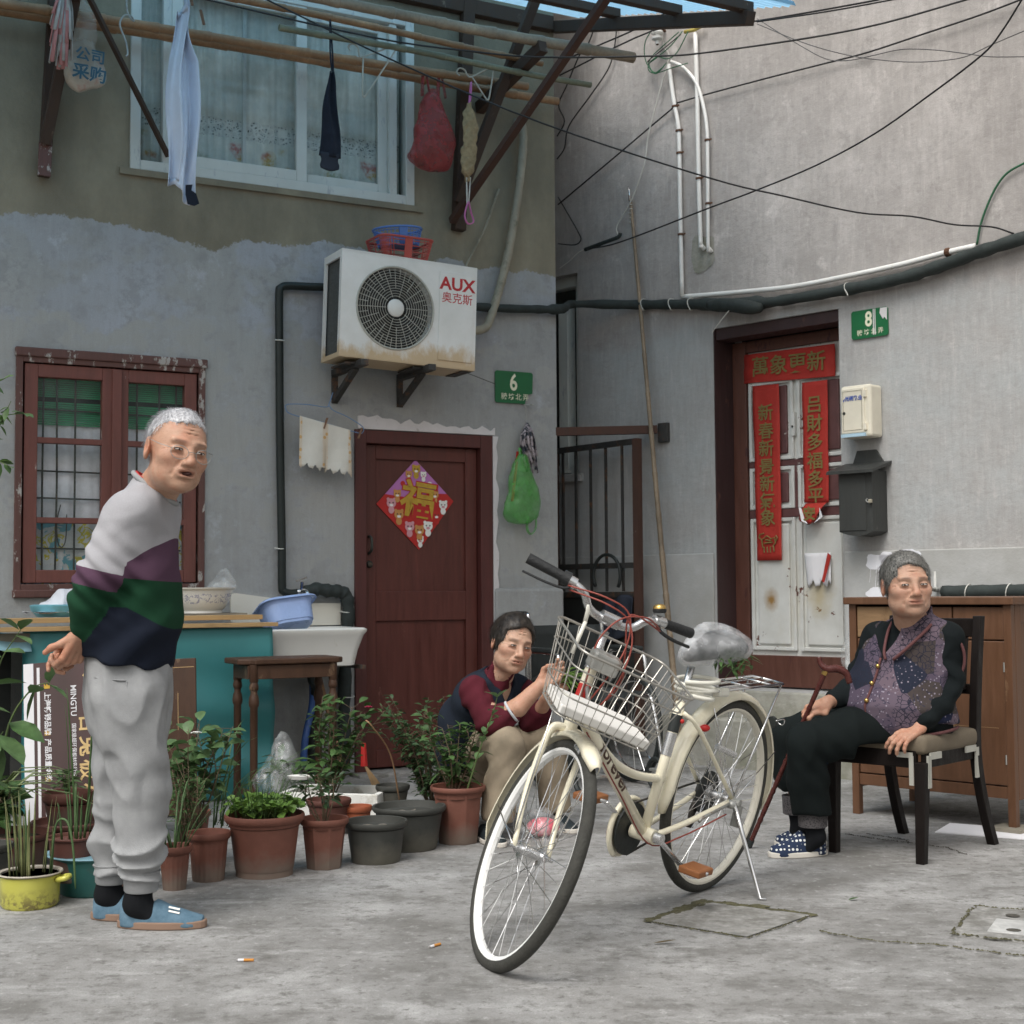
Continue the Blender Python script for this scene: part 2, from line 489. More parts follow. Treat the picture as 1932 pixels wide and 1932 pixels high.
mat('cover_metal', (.44, .44, .43), .7, var=.3, scale=14, bump=.4, bscale=90, c2=(.60, .60, .58), s2=6, thr=.55)
mat('dark_room', (.02, .022, .02), .95, var=.1)
def painted_wood(name, c, worn, thr=.60, s2=9, stretch=(1, 1, .12), rough=.5):
 """old brushed paint, cracked along the grain"""
 t = NT(name, rough, 0, .4)
 v = t.map(stretch)
 g = t.noise(26, 6, .7, v); w = t.noise(s2, 7, .72, t.map((1, 1, .45)))
 k = t.ramp(g, [(.3, mul(c, .72)), (.6, c), (.8, mul(c, 1.3))])
 k = t.mix(t.ramp(w, [(thr, 0.0), (thr + .03, 1.0)]), k, worn)
 k = t.mix(t.ramp(t.noise(60, 5, .75, v), [(.24, .85), (.34, 0.0)]), k, mul(c, .3))
 t.col(k); t.rough(t.ramp(g, [(.3, rough - .1), (.7, rough + .18)]))
 t.bump(g, .5, .004)
 return t.m
painted_wood('red_window_paint', (.185, .066, .052), (.42, .37, .33), .64)
painted_wood('flaked_paint', (.13, .06, .05), (.40, .37, .34), .56, 16)
painted_wood('door_red', (.115, .032, .024), (.16, .065, .048), .66, 7, rough=.42)
painted_wood('door_frame_red', (.10, .030, .026), (.36, .33, .31), .72, 11)
painted_wood('jamb_brown', (.115, .046, .032), (.06, .022, .02), .58, 5, rough=.45)
painted_wood('jamb_dark', (.055, .030, .030), (.10, .05, .04), .62, 6)
mat('white_lintel', (.66, .63, .63), .85, var=.1, scale=9, bump=.3, bscale=40, c2=(.40, .37, .33), s2=12, thr=.66)
mat('pvc_white', (.60, .62, .585), .4, var=.08, scale=5, c2=(.45, .47, .48), s2=26, thr=.62, soft=.03, stretch=(1, 1, .3))
mat('iron_dark', (.055, .058, .050), .6, .4, var=.3, scale=30, c2=(.13, .07, .04), s2=18, thr=.62)
def glass(name, tint, alpha, rough=.04):
 t = NT(name, rough, 0, .9)
 t.col(tint); t.setin(t.b.inputs['Alpha'], t.ramp(t.noise(3.5, 5, .7), [(.3, max(0, alpha - .1)), (.75, min(1, alpha + .14))]))
 t.setin(t.b.inputs['Coat Weight'], .6); t.b.inputs['Coat Roughness'].default_value = .03
 t.bump(t.noise(2.2, 2), .06, .02)
 return t.m
glass('glass_upper', (.07, .13, .12), .14)
glass('glass_lower', (.13, .16, .15), .10)
def lace():
 t = NT('lace', .9, 0, .2)
 x = t.xyz()
 z = t.math('SUBTRACT', x[2], 0.0)
 v = t.map((1, .0, 1))
 holes = t.ramp(t.vor(75, v), [(.28, 0.0), (.40, 1.0)])
 diam = t.ramp(t.vor(26, v, 'DISTANCE_TO_EDGE'), [(.05, 1.0), (.12, 0.0)])
 band = t.ramp(t.math('SUBTRACT', z, 0.0), [(.10, 1.0), (.105, 0.0), (.295, 0.0), (.30, 1.0), (.40, 1.0), (.405, 0.0)], 'CONSTANT')
 base = t.ramp(t.noise(20, 4, .6, t.map((1, 1, .1))), [(.3, (.66, .67, .60)), (.7, (.88, .89, .82))])
 lc = t.mix(t.math('MAXIMUM', t.math('MULTIPLY', holes, .8), diam), (.12, .13, .12), (.80, .80, .74))
 k = t.mix(band, base, lc)
 fl = t.math('MULTIPLY', t.ramp(t.vor(7, v), [(.28, 1.0), (.42, 0.0)]), t.ramp(z, [(.12, 0.0), (.15, 1.0), (.27, 1.0), (.29, 0.0)]))
 fc = t.ramp(t.noise(6, 1, .5, v), [(.36, (.55, .10, .07)), (.48, (.62, .40, .10)), (.58, (.30, .36, .16)), (.68, (.60, .42, .38))])
 k = t.mix(t.math('MULTIPLY', fl, t.ramp(t.noise(40, 3), [(.4, .3), (.6, 1.0)])), k, fc)
 t.col(k)
lace()
def print_curtain():
 t = NT('print_curtain', .9, 0, .2)
 v = t.map((1, 0, 1))
 a = t.noise(13, 3, .5, v, 1.2); b = t.noise(10, 3, .5, t.map((1, 0, 1), (4, 0, 9)), 1.0)
 k = t.mix(t.ramp(a, [(.55, 0.0), (.57, 1.0), (.63, 1.0), (.65, 0.0)]), (.66, .70, .70), (.62, .56, .06))
 k = t.mix(t.ramp(b, [(.60, 0.0), (.62, 1.0)]), k, (.16, .42, .50))
 t.col(k)
print_curtain()
mat('sheer_white', (.80, .82, .86), .9, var=.12, scale=20, stretch=(1, 1, .08))
mat('blind_green', (.03, .32, .14), .5, var=.2, scale=4)
# ================================================================ ground
def strip(mb, pts, w, z, jag=.9):
 """ragged run of moss and grit flakes along pts on the ground"""
 for a, b in zip(pts, pts[1:]):
  a, b = Vector((*a, 0)), Vector((*b, 0)); L_ = (b - a).length; k = max(3, int(L_ / (w * .55))); d = (b - a) / L_; q = Vector((-d.y, d.x, 0))
  for i in range(k):
   if random.random() < (.14 if w > .015 else .4): continue
   c = a.lerp(b, (i + random.random()) / k) + q * random.gauss(0, w * .35 * jag) + q * .004 * math.sin(i * .21 + a.x * 9); r = w * random.uniform(.25, .95); e = random.uniform(.4, 1.0); t0 = random.uniform(0, 6.3)
   P = [c + (d * math.cos(t) * 1.5 + q * math.sin(t) * e) * r * random.uniform(.7, 1.2) for t in [t0 + 6.283 * j / 6 for j in range(6)]]
   mb.add([(p.x, p.y, z + random.uniform(0, .0012)) for p in P] + [(c.x, c.y, z + .003 + random.uniform(0, .003))], [(j, (j + 1) % 6, 6) for j in range(6)])
g = MB(); g.add([(-60, -60, 0), (60, -60, 0), (60, 60, 0), (-60, 60, 0)], [(0, 1, 2, 3)])
ground = tag(g.build('ground', 'concrete_ground', loc=(0, 0, 0)), kind='structure')
patch = [(.40, 4.501), (.634, 4.781), (.948, 4.571), (.686, 4.277)]
b = MB(); c_ = Vector((.667, 4.53))
vs = [tuple(Vector(p).lerp(c_, .06)) + (.004,) for p in patch]
b.add(vs, [(3, 2, 1, 0) if False else (0, 3, 2, 1)]); b.build('paving_slab', 'slab', ground)
b = MB()
for i in range(4): strip(b, [patch[i], patch[(i + 1) % 4]], .012 if i in (0, 1) else .007, .003)
strip(b, [patch[0], patch[1], patch[2]], .022, .003); strip(b, [(.50, 4.60), patch[1], (.80, 4.68)], .030, .0025)
b.build('moss_joint', 'moss_joint', ground)
b = MB()
strip(b, [(.912, 4.355), (1.05, 4.228), (1.213, 4.18), (1.402, 4.055), (1.75, 4.0), (2.1, 3.9)], .0055, .003)
b.build('pavement_crack', 'moss_joint', ground)
b = MB()
strip(b, [(1.383, 6.05), (1.47, 5.94), (1.606, 5.818), (1.713, 5.707), (1.734, 5.571)], .0045, .003)
strip(b, [(1.47, 6.05), (1.53, 5.98), (1.60, 5.9), (1.585, 5.82)], .0035, .003)
b.build('pavement_crack', 'crack', ground)
cov = tag(thing('drain_cover', 'worn concrete and metal drain cover set in the ground at the right edge', 'drain cover', (1.75, 4.5, 0)))
Mc = frame(1.48, 4.667, R_(-27))
b = MB(); b.box(0, .7, -.42, 0, -.03, .006, Mc); b.build('lid', 'slab', cov, bevel=.004)
b = MB(); b.box(.09, .7, -.34, -.16, .0, .009, Mc); b.build('inset_plate', 'cover_metal', cov, bevel=.002)
b = MB()
for q in (((0, 0), (0, -.42)), ((0, 0), (.7, 0)), ((0, -.42), (.7, -.42))):
 pts = [tuple((Mc @ Vector((*w, 0)))[:2]) for w in q]; strip(b, pts, .008, .007)
b.build('moss_joint', 'moss_joint', cov)
b = MB()
for hx, hy in ((.13, -.10), (.16, -.30)):
 p = Mc @ Vector((hx, hy, .0095)); b.lathe([(1e-6, 0), (.022, 0), (.018, .0006), (1e-6, .0006)], 12, p)
b.build('lifting_hole', 'crack', cov)
# ================================================================ walls with openings
def wall_cells(mb, s0, s1, z0, z1, holes, th=.24, back=True):
 S = sorted({s0, s1, *[h[i] for h in holes for i in (0, 1)]}); Z = sorted({z0, z1, *[h[i] for h in holes for i in (2, 3)]})
 S = [q for q in S if s0 <= q <= s1]; Z = [q for q in Z if z0 <= q <= z1]
 for a, b2 in zip(S, S[1:]):
  for c, d in zip(Z, Z[1:]):
   m = ((a + b2) / 2, (c + d) / 2)
   if any(h[0] < m[0] < h[1] and h[2] < m[1] < h[3] for h in holes): continue
   mb.add([(a, 0, c), (b2, 0, c), (b2, 0, d), (a, 0, d)], [(0, 1, 2, 3)])
   if back: mb.add([(a, th, c), (b2, th, c), (b2, th, d), (a, th, d)], [(3, 2, 1, 0)])
 for a, b2, c, d in holes:
  mb.add([(a, 0, c), (a, 0, d), (a, th, d), (a, th, c)], [(0, 1, 2, 3)])
  mb.add([(b2, 0, c), (b2, 0, d), (b2, th, d), (b2, th, c)], [(3, 2, 1, 0)])
  mb.add([(a, 0, d), (b2, 0, d), (b2, th, d), (a, th, d)], [(0, 1, 2, 3)])
  mb.add([(a, 0, c), (b2, 0, c), (b2, th, c), (a, th, c)], [(3, 2, 1, 0)])
 mb.add([(s0, 0, z0), (s0, th, z0), (s0, th, z1), (s0, 0, z1)], [(3, 2, 1, 0)])
 mb.add([(s1, 0, z0), (s1, th, z0), (s1, th, z1), (s1, 0, z1)], [(0, 1, 2, 3)])
 mb.add([(s0, 0, z1), (s1, 0, z1), (s1, th, z1), (s0, th, z1)], [(0, 1, 2, 3)])
# ---------------------------------------------------------------- house 6
H6 = thing('house', 'grey rendered house with brown upper wall, red door and two windows', 'house', (0, 0, 0), FL)
UW = (-2.606, -.953, 3.28, 4.40); LW = (-3.172, -2.195, 1.045, 2.25); D6 = (-1.33, -.448, -.01, 1.952)
w6 = MB(); wall_cells(w6, -7, 0, -.05, 6.2, [UW, LW, D6])
w6.box(-.24, 0, .24, 2.6, -.05, 6.2)
w6.build('wall', 'render_left', H6)
b = MB(); b.box(-.446, .028, -.028, .3, -.05, 1.045); b.build('plinth', 'render_left', H6, bevel=.02)
b = MB(); b.box(-7, -.24, 2.2, 2.3, 0, 6.2); b.box(-7, -6.9, .24, 2.3, 0, 6.2); b.box(-7, 0, .24, 2.3, 6.1, 6.15); b.box(-7, -.24, .24, 2.2, -.04, -.02)
b.box(-7, -.24, .9, .95, 0, 6.1); b.build('room', 'dark_room', H6)
def frame_box(mb, a, b2, c, d, y0, y1, w):
 """rectangular frame: outer a..b2 x c..d, member width w"""
 mb.box(a, a + w, y0, y1, c, d); mb.box(b2 - w, b2, y0, y1, c, d)
 mb.box(a + w, b2 - w, y0, y1, c, c + w); mb.box(a + w, b2 - w, y0, y1, d - w, d)
# upper window
b = MB(); frame_box(b, *UW, -.012, .07, .055)
win = b.build('window', 'pvc_white', H6, bevel=.004)
tag(win, 'white plastic sliding window on the upper floor')
for a, c in ((-2.43, -2.385), (-1.108, -1.06)):
 b = MB(); b.box(a, c, .0, .065, 3.335, 4.345); b.build('mullion', 'pvc_white', win, bevel=.003)
b = MB(); frame_box(b, -2.385, -1.615, 3.335, 4.345, -.005, .03, .062); b.build('sash', 'pvc_white', win, bevel=.004)
b = MB(); frame_box(b, -1.66, -1.108, 3.337, 4.343, .032, .062, .058); b.build('sash', 'pvc_white', win, bevel=.004)
for a, c in ((-2.552, -2.43), (-2.325, -1.675), (-1.60, -1.166), (-1.06, -1.008)):
 b = MB(); b.box(a, c, .040 if a < -2.5 or a > -1.1 else (.012 if a < -2 else .046), .044 if a < -2.5 or a > -1.1 else (.016 if a < -2 else .050), 3.335, 4.345); b.build('pane', 'glass_upper', win)
b = MB(); b.box(-1.965, -1.945, .07, .10, 3.34, 4.34); b.build('inner_mullion', 'pvc_white', win)
b = MB(); b.box(-2.66, -.90, -.02, .10, 3.245, 3.279); b.build('sill', 'render_left', win)
def curtain(name, a, c, z0, z1, y, amp, freq, mt, label, cat='curtain', hemw=0.0):
 def fn(u, v):
  s = a + (c - a) * u; z = z0 + (z1 - z0) * v
  yy = y + amp * math.sin(u * freq + 1.3 * math.sin(v * 2 + u * 5)) * (.6 + .4 * (1 - v)) + amp * .4 * math.sin(u * freq * 2.7 + 1)
  return (s, yy, z + hemw * math.sin(u * 17) * (1 - v))
 mb = MB(); mb.sheet(fn, 90, 10); o = mb.build(name, mt, smooth=2, fr=FL, loc=((a + c) / 2, y, z0))
 return tag(o, label, cat)
curtain('lace_curtain', -2.56, -1.95, 3.26, 4.36, .105, .010, 44, 'lace', 'white lace curtain with flowers behind the left of the upper window', hemw=.012)
curtain('lace_curtain', -1.94, -1.0, 3.26, 4.36, .105, .010, 60, 'lace', 'white lace curtain with red flowers behind the right of the upper window', hemw=.010)
# lower window: peeling red timber
b = MB(); frame_box(b, LW[0], LW[1], LW[2], LW[3] - .005, -.018, .09, .034)
lw = b.build('window', 'flaked_paint', H6, bevel=.003); tag(lw, 'peeling red timber window with iron bars')
b = MB(); b.box(LW[0] - .005, LW[1] + .01, -.03, .05, LW[3] - .012, LW[3] + .035); b.build('lintel', 'flaked_paint', lw, bevel=.006)
b = MB(); b.box(LW[0] - .005, LW[1] + .01, -.03, .06, LW[2] - .035, LW[2] + .005); b.build('sill', 'flaked_paint', lw, bevel=.006)
for a, c in ((-3.128, -2.672), (-2.668, -2.238)):
 b = MB(); frame_box(b, a, c, 1.085, 2.205, -.006 if a < -3 else -.003, .05, .066)
 sash = b.build('sash', 'red_window_paint', lw, bevel=.004)
 for z in (1.405, 1.815):
  m = MB(); m.box(a + .06, c - .06, -.002, .044, z - .015, z + .015); m.build('glazing_bar', 'red_window_paint', sash, bevel=.003)
 for z0, z1 in ((1.15, 1.39), (1.42, 1.80), (1.83, 2.14)):
  m = MB(); m.box(a + .06, c - .06, .022, .026, z0, z1); m.build('pane', 'glass_lower', sash)
b = MB(); b.box(-2.690, -2.640, -.022, -.004, 1.09, 2.20); b.build('cover_strip', 'red_window_paint', lw, bevel=.004)
for s in (-3.02, -2.955, -2.86, -2.54, -2.42, -2.33):
 b = MB(); b.tube([(s, .075, 1.1), (s + random.uniform(-.006, .006), .075, 1.6), (s, .075, 2.18)], .0055, 6); b.build('bar', 'iron_dark', lw)
for z in (1.26, 1.52, 1.66, 1.98):
 b = MB(); b.tube([(-3.06, .082, z + .004), (-2.3, .082, z - .004)], .005, 6); b.build('bar', 'iron_dark', lw)
b = MB(); b.tube(spline([(-2.93, .07, 1.49), (-2.95, .06, 1.40), (-2.945, .06, 1.30), (-2.925, .06, 1.27), (-2.905, .06, 1.31), (-2.90, .065, 1.44)], 5), .003, 5)
tag(b.build('wire_loop', 'iron_dark', fr=FL), 'thin wire loop hanging on the bars of the red window', 'wire')
curtain('window_curtain', -3.12, -2.24, 1.40, 1.93, .105, .006, 40, 'sheer_white', 'plain white curtain behind the middle of the red window')
curtain('window_curtain', -3.12, -2.24, 1.08, 1.42, .10, .007, 46, 'print_curtain', 'yellow and blue printed curtain at the foot of the red window')
bl = thing('window_blind', 'green slatted blind rolled down behind the red window', 'blind', (-2.68, .11, 1.9), FL)
b = MB()
for i in range(24):
 z = 1.905 + i * .0112
 if 10 < i < 13 or i > 21: continue
 b.box(-3.10, -2.25, .092, .100, z, z + .0078)
tag(b.build('slats', 'blind_green', bl), kind='stuff')
b = MB(); b.tube([(-3.10, .10, 2.155), (-2.25, .10, 2.155)], .019, 10); b.build('roller', 'blind_green', bl, smooth=True)
# door 6
DR = b = MB(); b.box(-1.33, -1.262, -.02, .12, 0, 1.95); b.box(-.53, -.450, -.012, .12, 0, 1.95); b.box(-1.262, -.53, -.012, .12, 1.875, 1.95)
dfr = b.build('door_frame', 'door_frame_red', H6, bevel=.004)
def door_leaf6():
 m = MB(); y = .035
 st = .075
 m.box(-1.258, -1.258 + st, y, y + .04, .03, 1.872); m.box(-.534 - st, -.534, y, y + .04, .03, 1.872)
 for z0, z1 in ((.03, .13), (.86, 1.03), (1.79, 1.872)): m.box(-1.258 + st, -.534 - st, y, y + .04, z0, z1)
 d = m.build('door', 'door_red', H6, bevel=.004)
 for z0, z1 in ((.13, .86), (1.03, 1.79)):
  k = MB(); k.box(-1.258 + st, -.534 - st, y + .018, y + .03, z0, z1); k.build('panel', 'door_red', d)
 k = MB()
 k.box(-1.258 + st, -.534 - st, y + .004, y + .018, 1.018, 1.030); k.box(-1.258 + st, -.534 - st, y + .004, y + .018, .86, .872)
 k.build('moulding', 'door_frame_red', d, bevel=.002)
 k = MB(); k.tube(spline([(-1.228, y - .004, 1.345), (-1.226, y - .04, 1.33), (-1.226, y - .042, 1.27), (-1.229, y - .004, 1.245)], 5), .008, 8); k.build('handle', 'iron_dark', d, smooth=True)
 k = MB(); k.lathe([(1e-6, 0), (.019, 0), (.021, .008), (.014, .02), (1e-6, .022)], 12, M4=Matrix.Translation((-1.226, y, 1.185)) @ Matrix.Rotation(R_(90), 4, 'X')); k.build('lock', 'iron_dark', d, smooth=True)
 return d
door_leaf6()
b = MB(); poly = [(-1.31, 1.955)]
for i in range(31):
 s = -1.31 + .875 * i / 30; poly.append((s, 2.028 - .02 * (i > 6) - .014 * (i > 17) + .010 * math.sin(i * 1.9) + .006 * math.sin(i * 4.7)))
poly.append((-.435, 1.955)); b.prism(poly[::-1], -.016, .0); b.build('lintel_patch', 'white_lintel', H6)
b = MB(); poly = [(-.448, .05)] + [(-.448 + .030 + .009 * math.sin(i * 2.1) + .006 * math.sin(i * 5.3), .05 + i * .0633) for i in range(31)] + [(-.448, 1.95)]
b.prism(poly[::-1], -.012, .0); b.build('jamb_plaster', 'white_lintel', H6)
b = MB(); b.box(-1.36, -.42, -.16, .1, -.02, .018); b.build('threshold', 'slab', H6, bevel=.006)
# ---------------------------------------------------------------- house 8
H8 = thing('house', 'tall pale grey rendered house with a worn cream metal door', 'house', (0, 0, 0), FR)
D8 = (-.249, .618, .44, 2.60); AW = (-2.2, -1.338, 1.79, 3.12)
def right_mat():
 t = MATS['render_right'].node_tree
right_mat()
w8 = MB(); wall_cells(w8, -3.4, 7, -.05, 7.5, [D8, AW], .3)
w8.build('wall', 'render_right', H8)
b = MB(); b.box(-2.3, -.12 + 1.0, .55, .6, .3, 3.3); b.box(-2.3, 1.0, .3, .55, 3.2, 3.3); b.box(-2.3, 1.0, .3, .55, .3, .4); b.build('room', 'dark_room', H8)
mat('dado', (.44, .44, .43), .9, var=.16, scale=3, bump=.3, bscale=60, c2=(.36, .355, .335), s2=2.2, thr=.55, soft=.12)
mat('step_concrete', (.34, .33, .29), .92, var=.3, scale=7, bump=.6, bscale=50, c2=(.22, .22, .17), s2=4, thr=.55, soft=.1)
b = MB(); b.box(-3.4, -.262, -.018, 0.0, -.02, 1.245); b.box(.632, 7, -.018, 0, -.02, 1.232); b.build('dado', 'dado', H8, bevel=.006)
b = MB(); b.box(-.55, 1.3, -.17, .02, -.02, .278); b.build('step', 'step_concrete', H8, bevel=.012)
b = MB(); b.box(-.32, .66, -.03, .28, .27, .438); b.build('step', 'step_concrete', H8, bevel=.01)
# door 8
def door8():
 b = MB()
 b.box(-.249, -.243, .004, .215, .45, 2.6); b.build('door_jamb', 'jamb_dark', H8)
 b = MB(); b.box(-.243, .62, .02, .16, 2.53, 2.6); b.build('door_jamb', 'jamb_dark', H8, bevel=.004)
 b = MB(); b.box(-.243, -.145, .185, .245, .45, 2.53); b.box(.545, .66, .185, .245, .45, 2.53); b.box(-.145, .545, .19, .245, 2.46, 2.53); b.box(-.145, .545, .192, .245, .45, .635)
 b.build('door_frame', 'jamb_brown', H8, bevel=.004)
 t = NT('old_cream_metal', .5, 0, .45)
 a = t.noise(7, 7, .72); c = t.noise(2.2, 5, .6, t.map((1, 1, .35)))
 k = t.ramp(t.noise(5, 4), [(.3, (.56, .555, .52)), (.7, (.70, .70, .67))])
 k = t.mix(t.ramp(c, [(.52, 0.0), (.74, .5)]), k, (.50, .40, .20))
 k = t.mix(t.ramp(a, [(.635, 0.0), (.645, 1.0)]), k, (.13, .05, .035))
 x = t.xyz()
 def spot(k, sx, sz, asp, st, cc, sc, am):
  dx = t.math('SUBTRACT', x[0], sx); dz = t.math('MULTIPLY', t.math('SUBTRACT', x[2], sz), asp)
  dd = t.math('SQRT', t.math('ADD', t.math('MULTIPLY', dx, dx), t.math('MULTIPLY', dz, dz)))
  return t.mix(t.ramp(t.math('ADD', dd, t.math('MULTIPLY', t.math('SUBTRACT', t.noise(sc, 4), .5), am)), st), k, cc)
 k = spot(k, .005, .965, .7, [(.010, .95), (.022, .6), (.06, 0.0)], (.30, .16, .03), 30, .03)
 k = spot(k, .335, 1.0, .6, [(.02, .55), (.11, 0.0)], (.42, .30, .08), 22, .08)
 t.col(k); t.bump(a, .25, .004)
 mat('worn_brown_panel', (.12, .052, .050), .5, var=.25, scale=12, c2=(.55, .53, .49), s2=8, thr=.66, soft=.015)
 y = .20
 m = MB(); m.box(-.145, .545, y + .012, y + .03, .63, 2.47); d = m.build('door', 'old_cream_metal', H8)
 for a0, a1 in ((-.135, .18), (.205, .535)):
  for z0, z1, mt in ((.665, 1.45, 'old_cream_metal'), (1.505, 1.755, 'worn_brown_panel'), (1.795, 2.275, 'worn_brown_panel')):
   m = MB(); frame_box(m, a0, a1, z0, z1, y - .008, y + .012, .022); m.build('moulding', 'old_cream_metal', d, bevel=.004)
   m = MB(); m.box(a0 + .045, a1 - .045, y - .004, y + .014, z0 + .035, z1 - .035); m.build('panel', mt, d, bevel=.008)
 m = MB()
 m.box(-.14, .54, y - .002, y + .013, 1.757, 1.793); m.box(-.14, .54, y - .002, y + .013, 1.452, 1.503); m.box(.182, .203, y - .003, y + .013, 1.503, 1.757); m.build('rail', 'worn_brown_panel', d, bevel=.003)
 m = MB(); m.box(.168, .193, y - .014, y + .010, 1.93, 2.07); m.build('lock_plate', 'old_cream_metal', d, bevel=.002)
 m = MB(); m.lathe([(1e-6, 0), (.007, 0), (.007, .004), (1e-6, .004)], 10, M4=Matrix.Translation((.18, y - .0142, 1.985)) @ Matrix.Rotation(R_(90), 4, 'X')); m.build('keyhole', 'iron_dark', d)
 return d
door8()
# alley window of house 8
b = MB(); frame_box(b, AW[0], AW[1], AW[2], AW[3], .06, .14, .07); aw = b.build('window', 'pvc_white', H8, bevel=.004)
b = MB(); b.box(-1.53, -1.45, .02, .10, 1.80, 2.92); b.build('mullion', 'pvc_white', aw, bevel=.004)
b = MB(); b.box(-2.1, -1.4, .10, .105, 1.85, 3.05); b.build('pane', 'glass_lower', aw)
b = MB(); b.box(-2.3, -1.30, -.03, .12, 1.735, 1.79); b.build('sill', 'render_right', aw, bevel=.008)
# ================================================================ things on the two facades
def ac_mat():
 t = NT('ac_white', .42, 0, .5)
 z = t.xyz()[2]
 n = t.noise(9, 7, .72, t.map((1, 1, .5))); n2 = t.noise(5, 5, .6)
 k = t.ramp(n2, [(.3, (.70, .69, .65)), (.7, (.82, .81, .78))])
 low = t.ramp(t.math('ADD', z, t.math('MULTIPLY', t.math('SUBTRACT', n, .5), -.30)), [(.03, 1.0), (.10, 0.0)])
 k = t.mix(t.math('MULTIPLY', low, .75), k, (.52, .33, .12))
 k = t.mix(t.ramp(n, [(.66, 0.0), (.72, .35)]), k, (.50, .42, .30))
 t.col(k)
ac_mat()
mat('ac_grille', (.42, .41, .36), .5, var=.2, scale=8)
mat('ac_dark', (.03, .03, .028), .7, var=.2)
mat('ac_fin', (.10, .105, .10), .6, .3, var=.3, scale=20, stretch=(1, 1, 14))
mat('red_print', (.50, .03, .035), .5, var=.05)
mat('green_plate', (.012, .13, .045), .35, var=.12, scale=8)
mat('cream_print', (.78, .77, .58), .5, var=.05)
mat('steel_worn', (.38, .38, .36), .45, .6, var=.25, scale=20, c2=(.18, .10, .06), s2=14, thr=.62)
mat('chrome', (.72, .72, .72), .12, 1.0, var=.06)
mat('black_rubber', (.022, .026, .025), .5, var=.25, scale=12, bump=.2, bscale=40)
mat('foam_black', (.030, .038, .036), .75, var=.3, scale=12, bump=.5, bscale=22)
mat('hose_tape', (.34, .31, .24), .7, var=.25, scale=6, bump=.3, bscale=18, c2=(.20, .19, .14), s2=9, thr=.58)
mat('bracket_iron', (.06, .058, .055), .65, .3, var=.3, scale=12, c2=(.17, .085, .045), s2=10, thr=.60)
mat('basket_red', (.42, .075, .06), .45, var=.15)
mat('basket_blue', (.10, .20, .50), .4, var=.15)
AC = thing('air_conditioner', 'white wall mounted outdoor air conditioner unit with rusty lower edge', 'air conditioner', (-1.16, -.26, 2.29), FL)
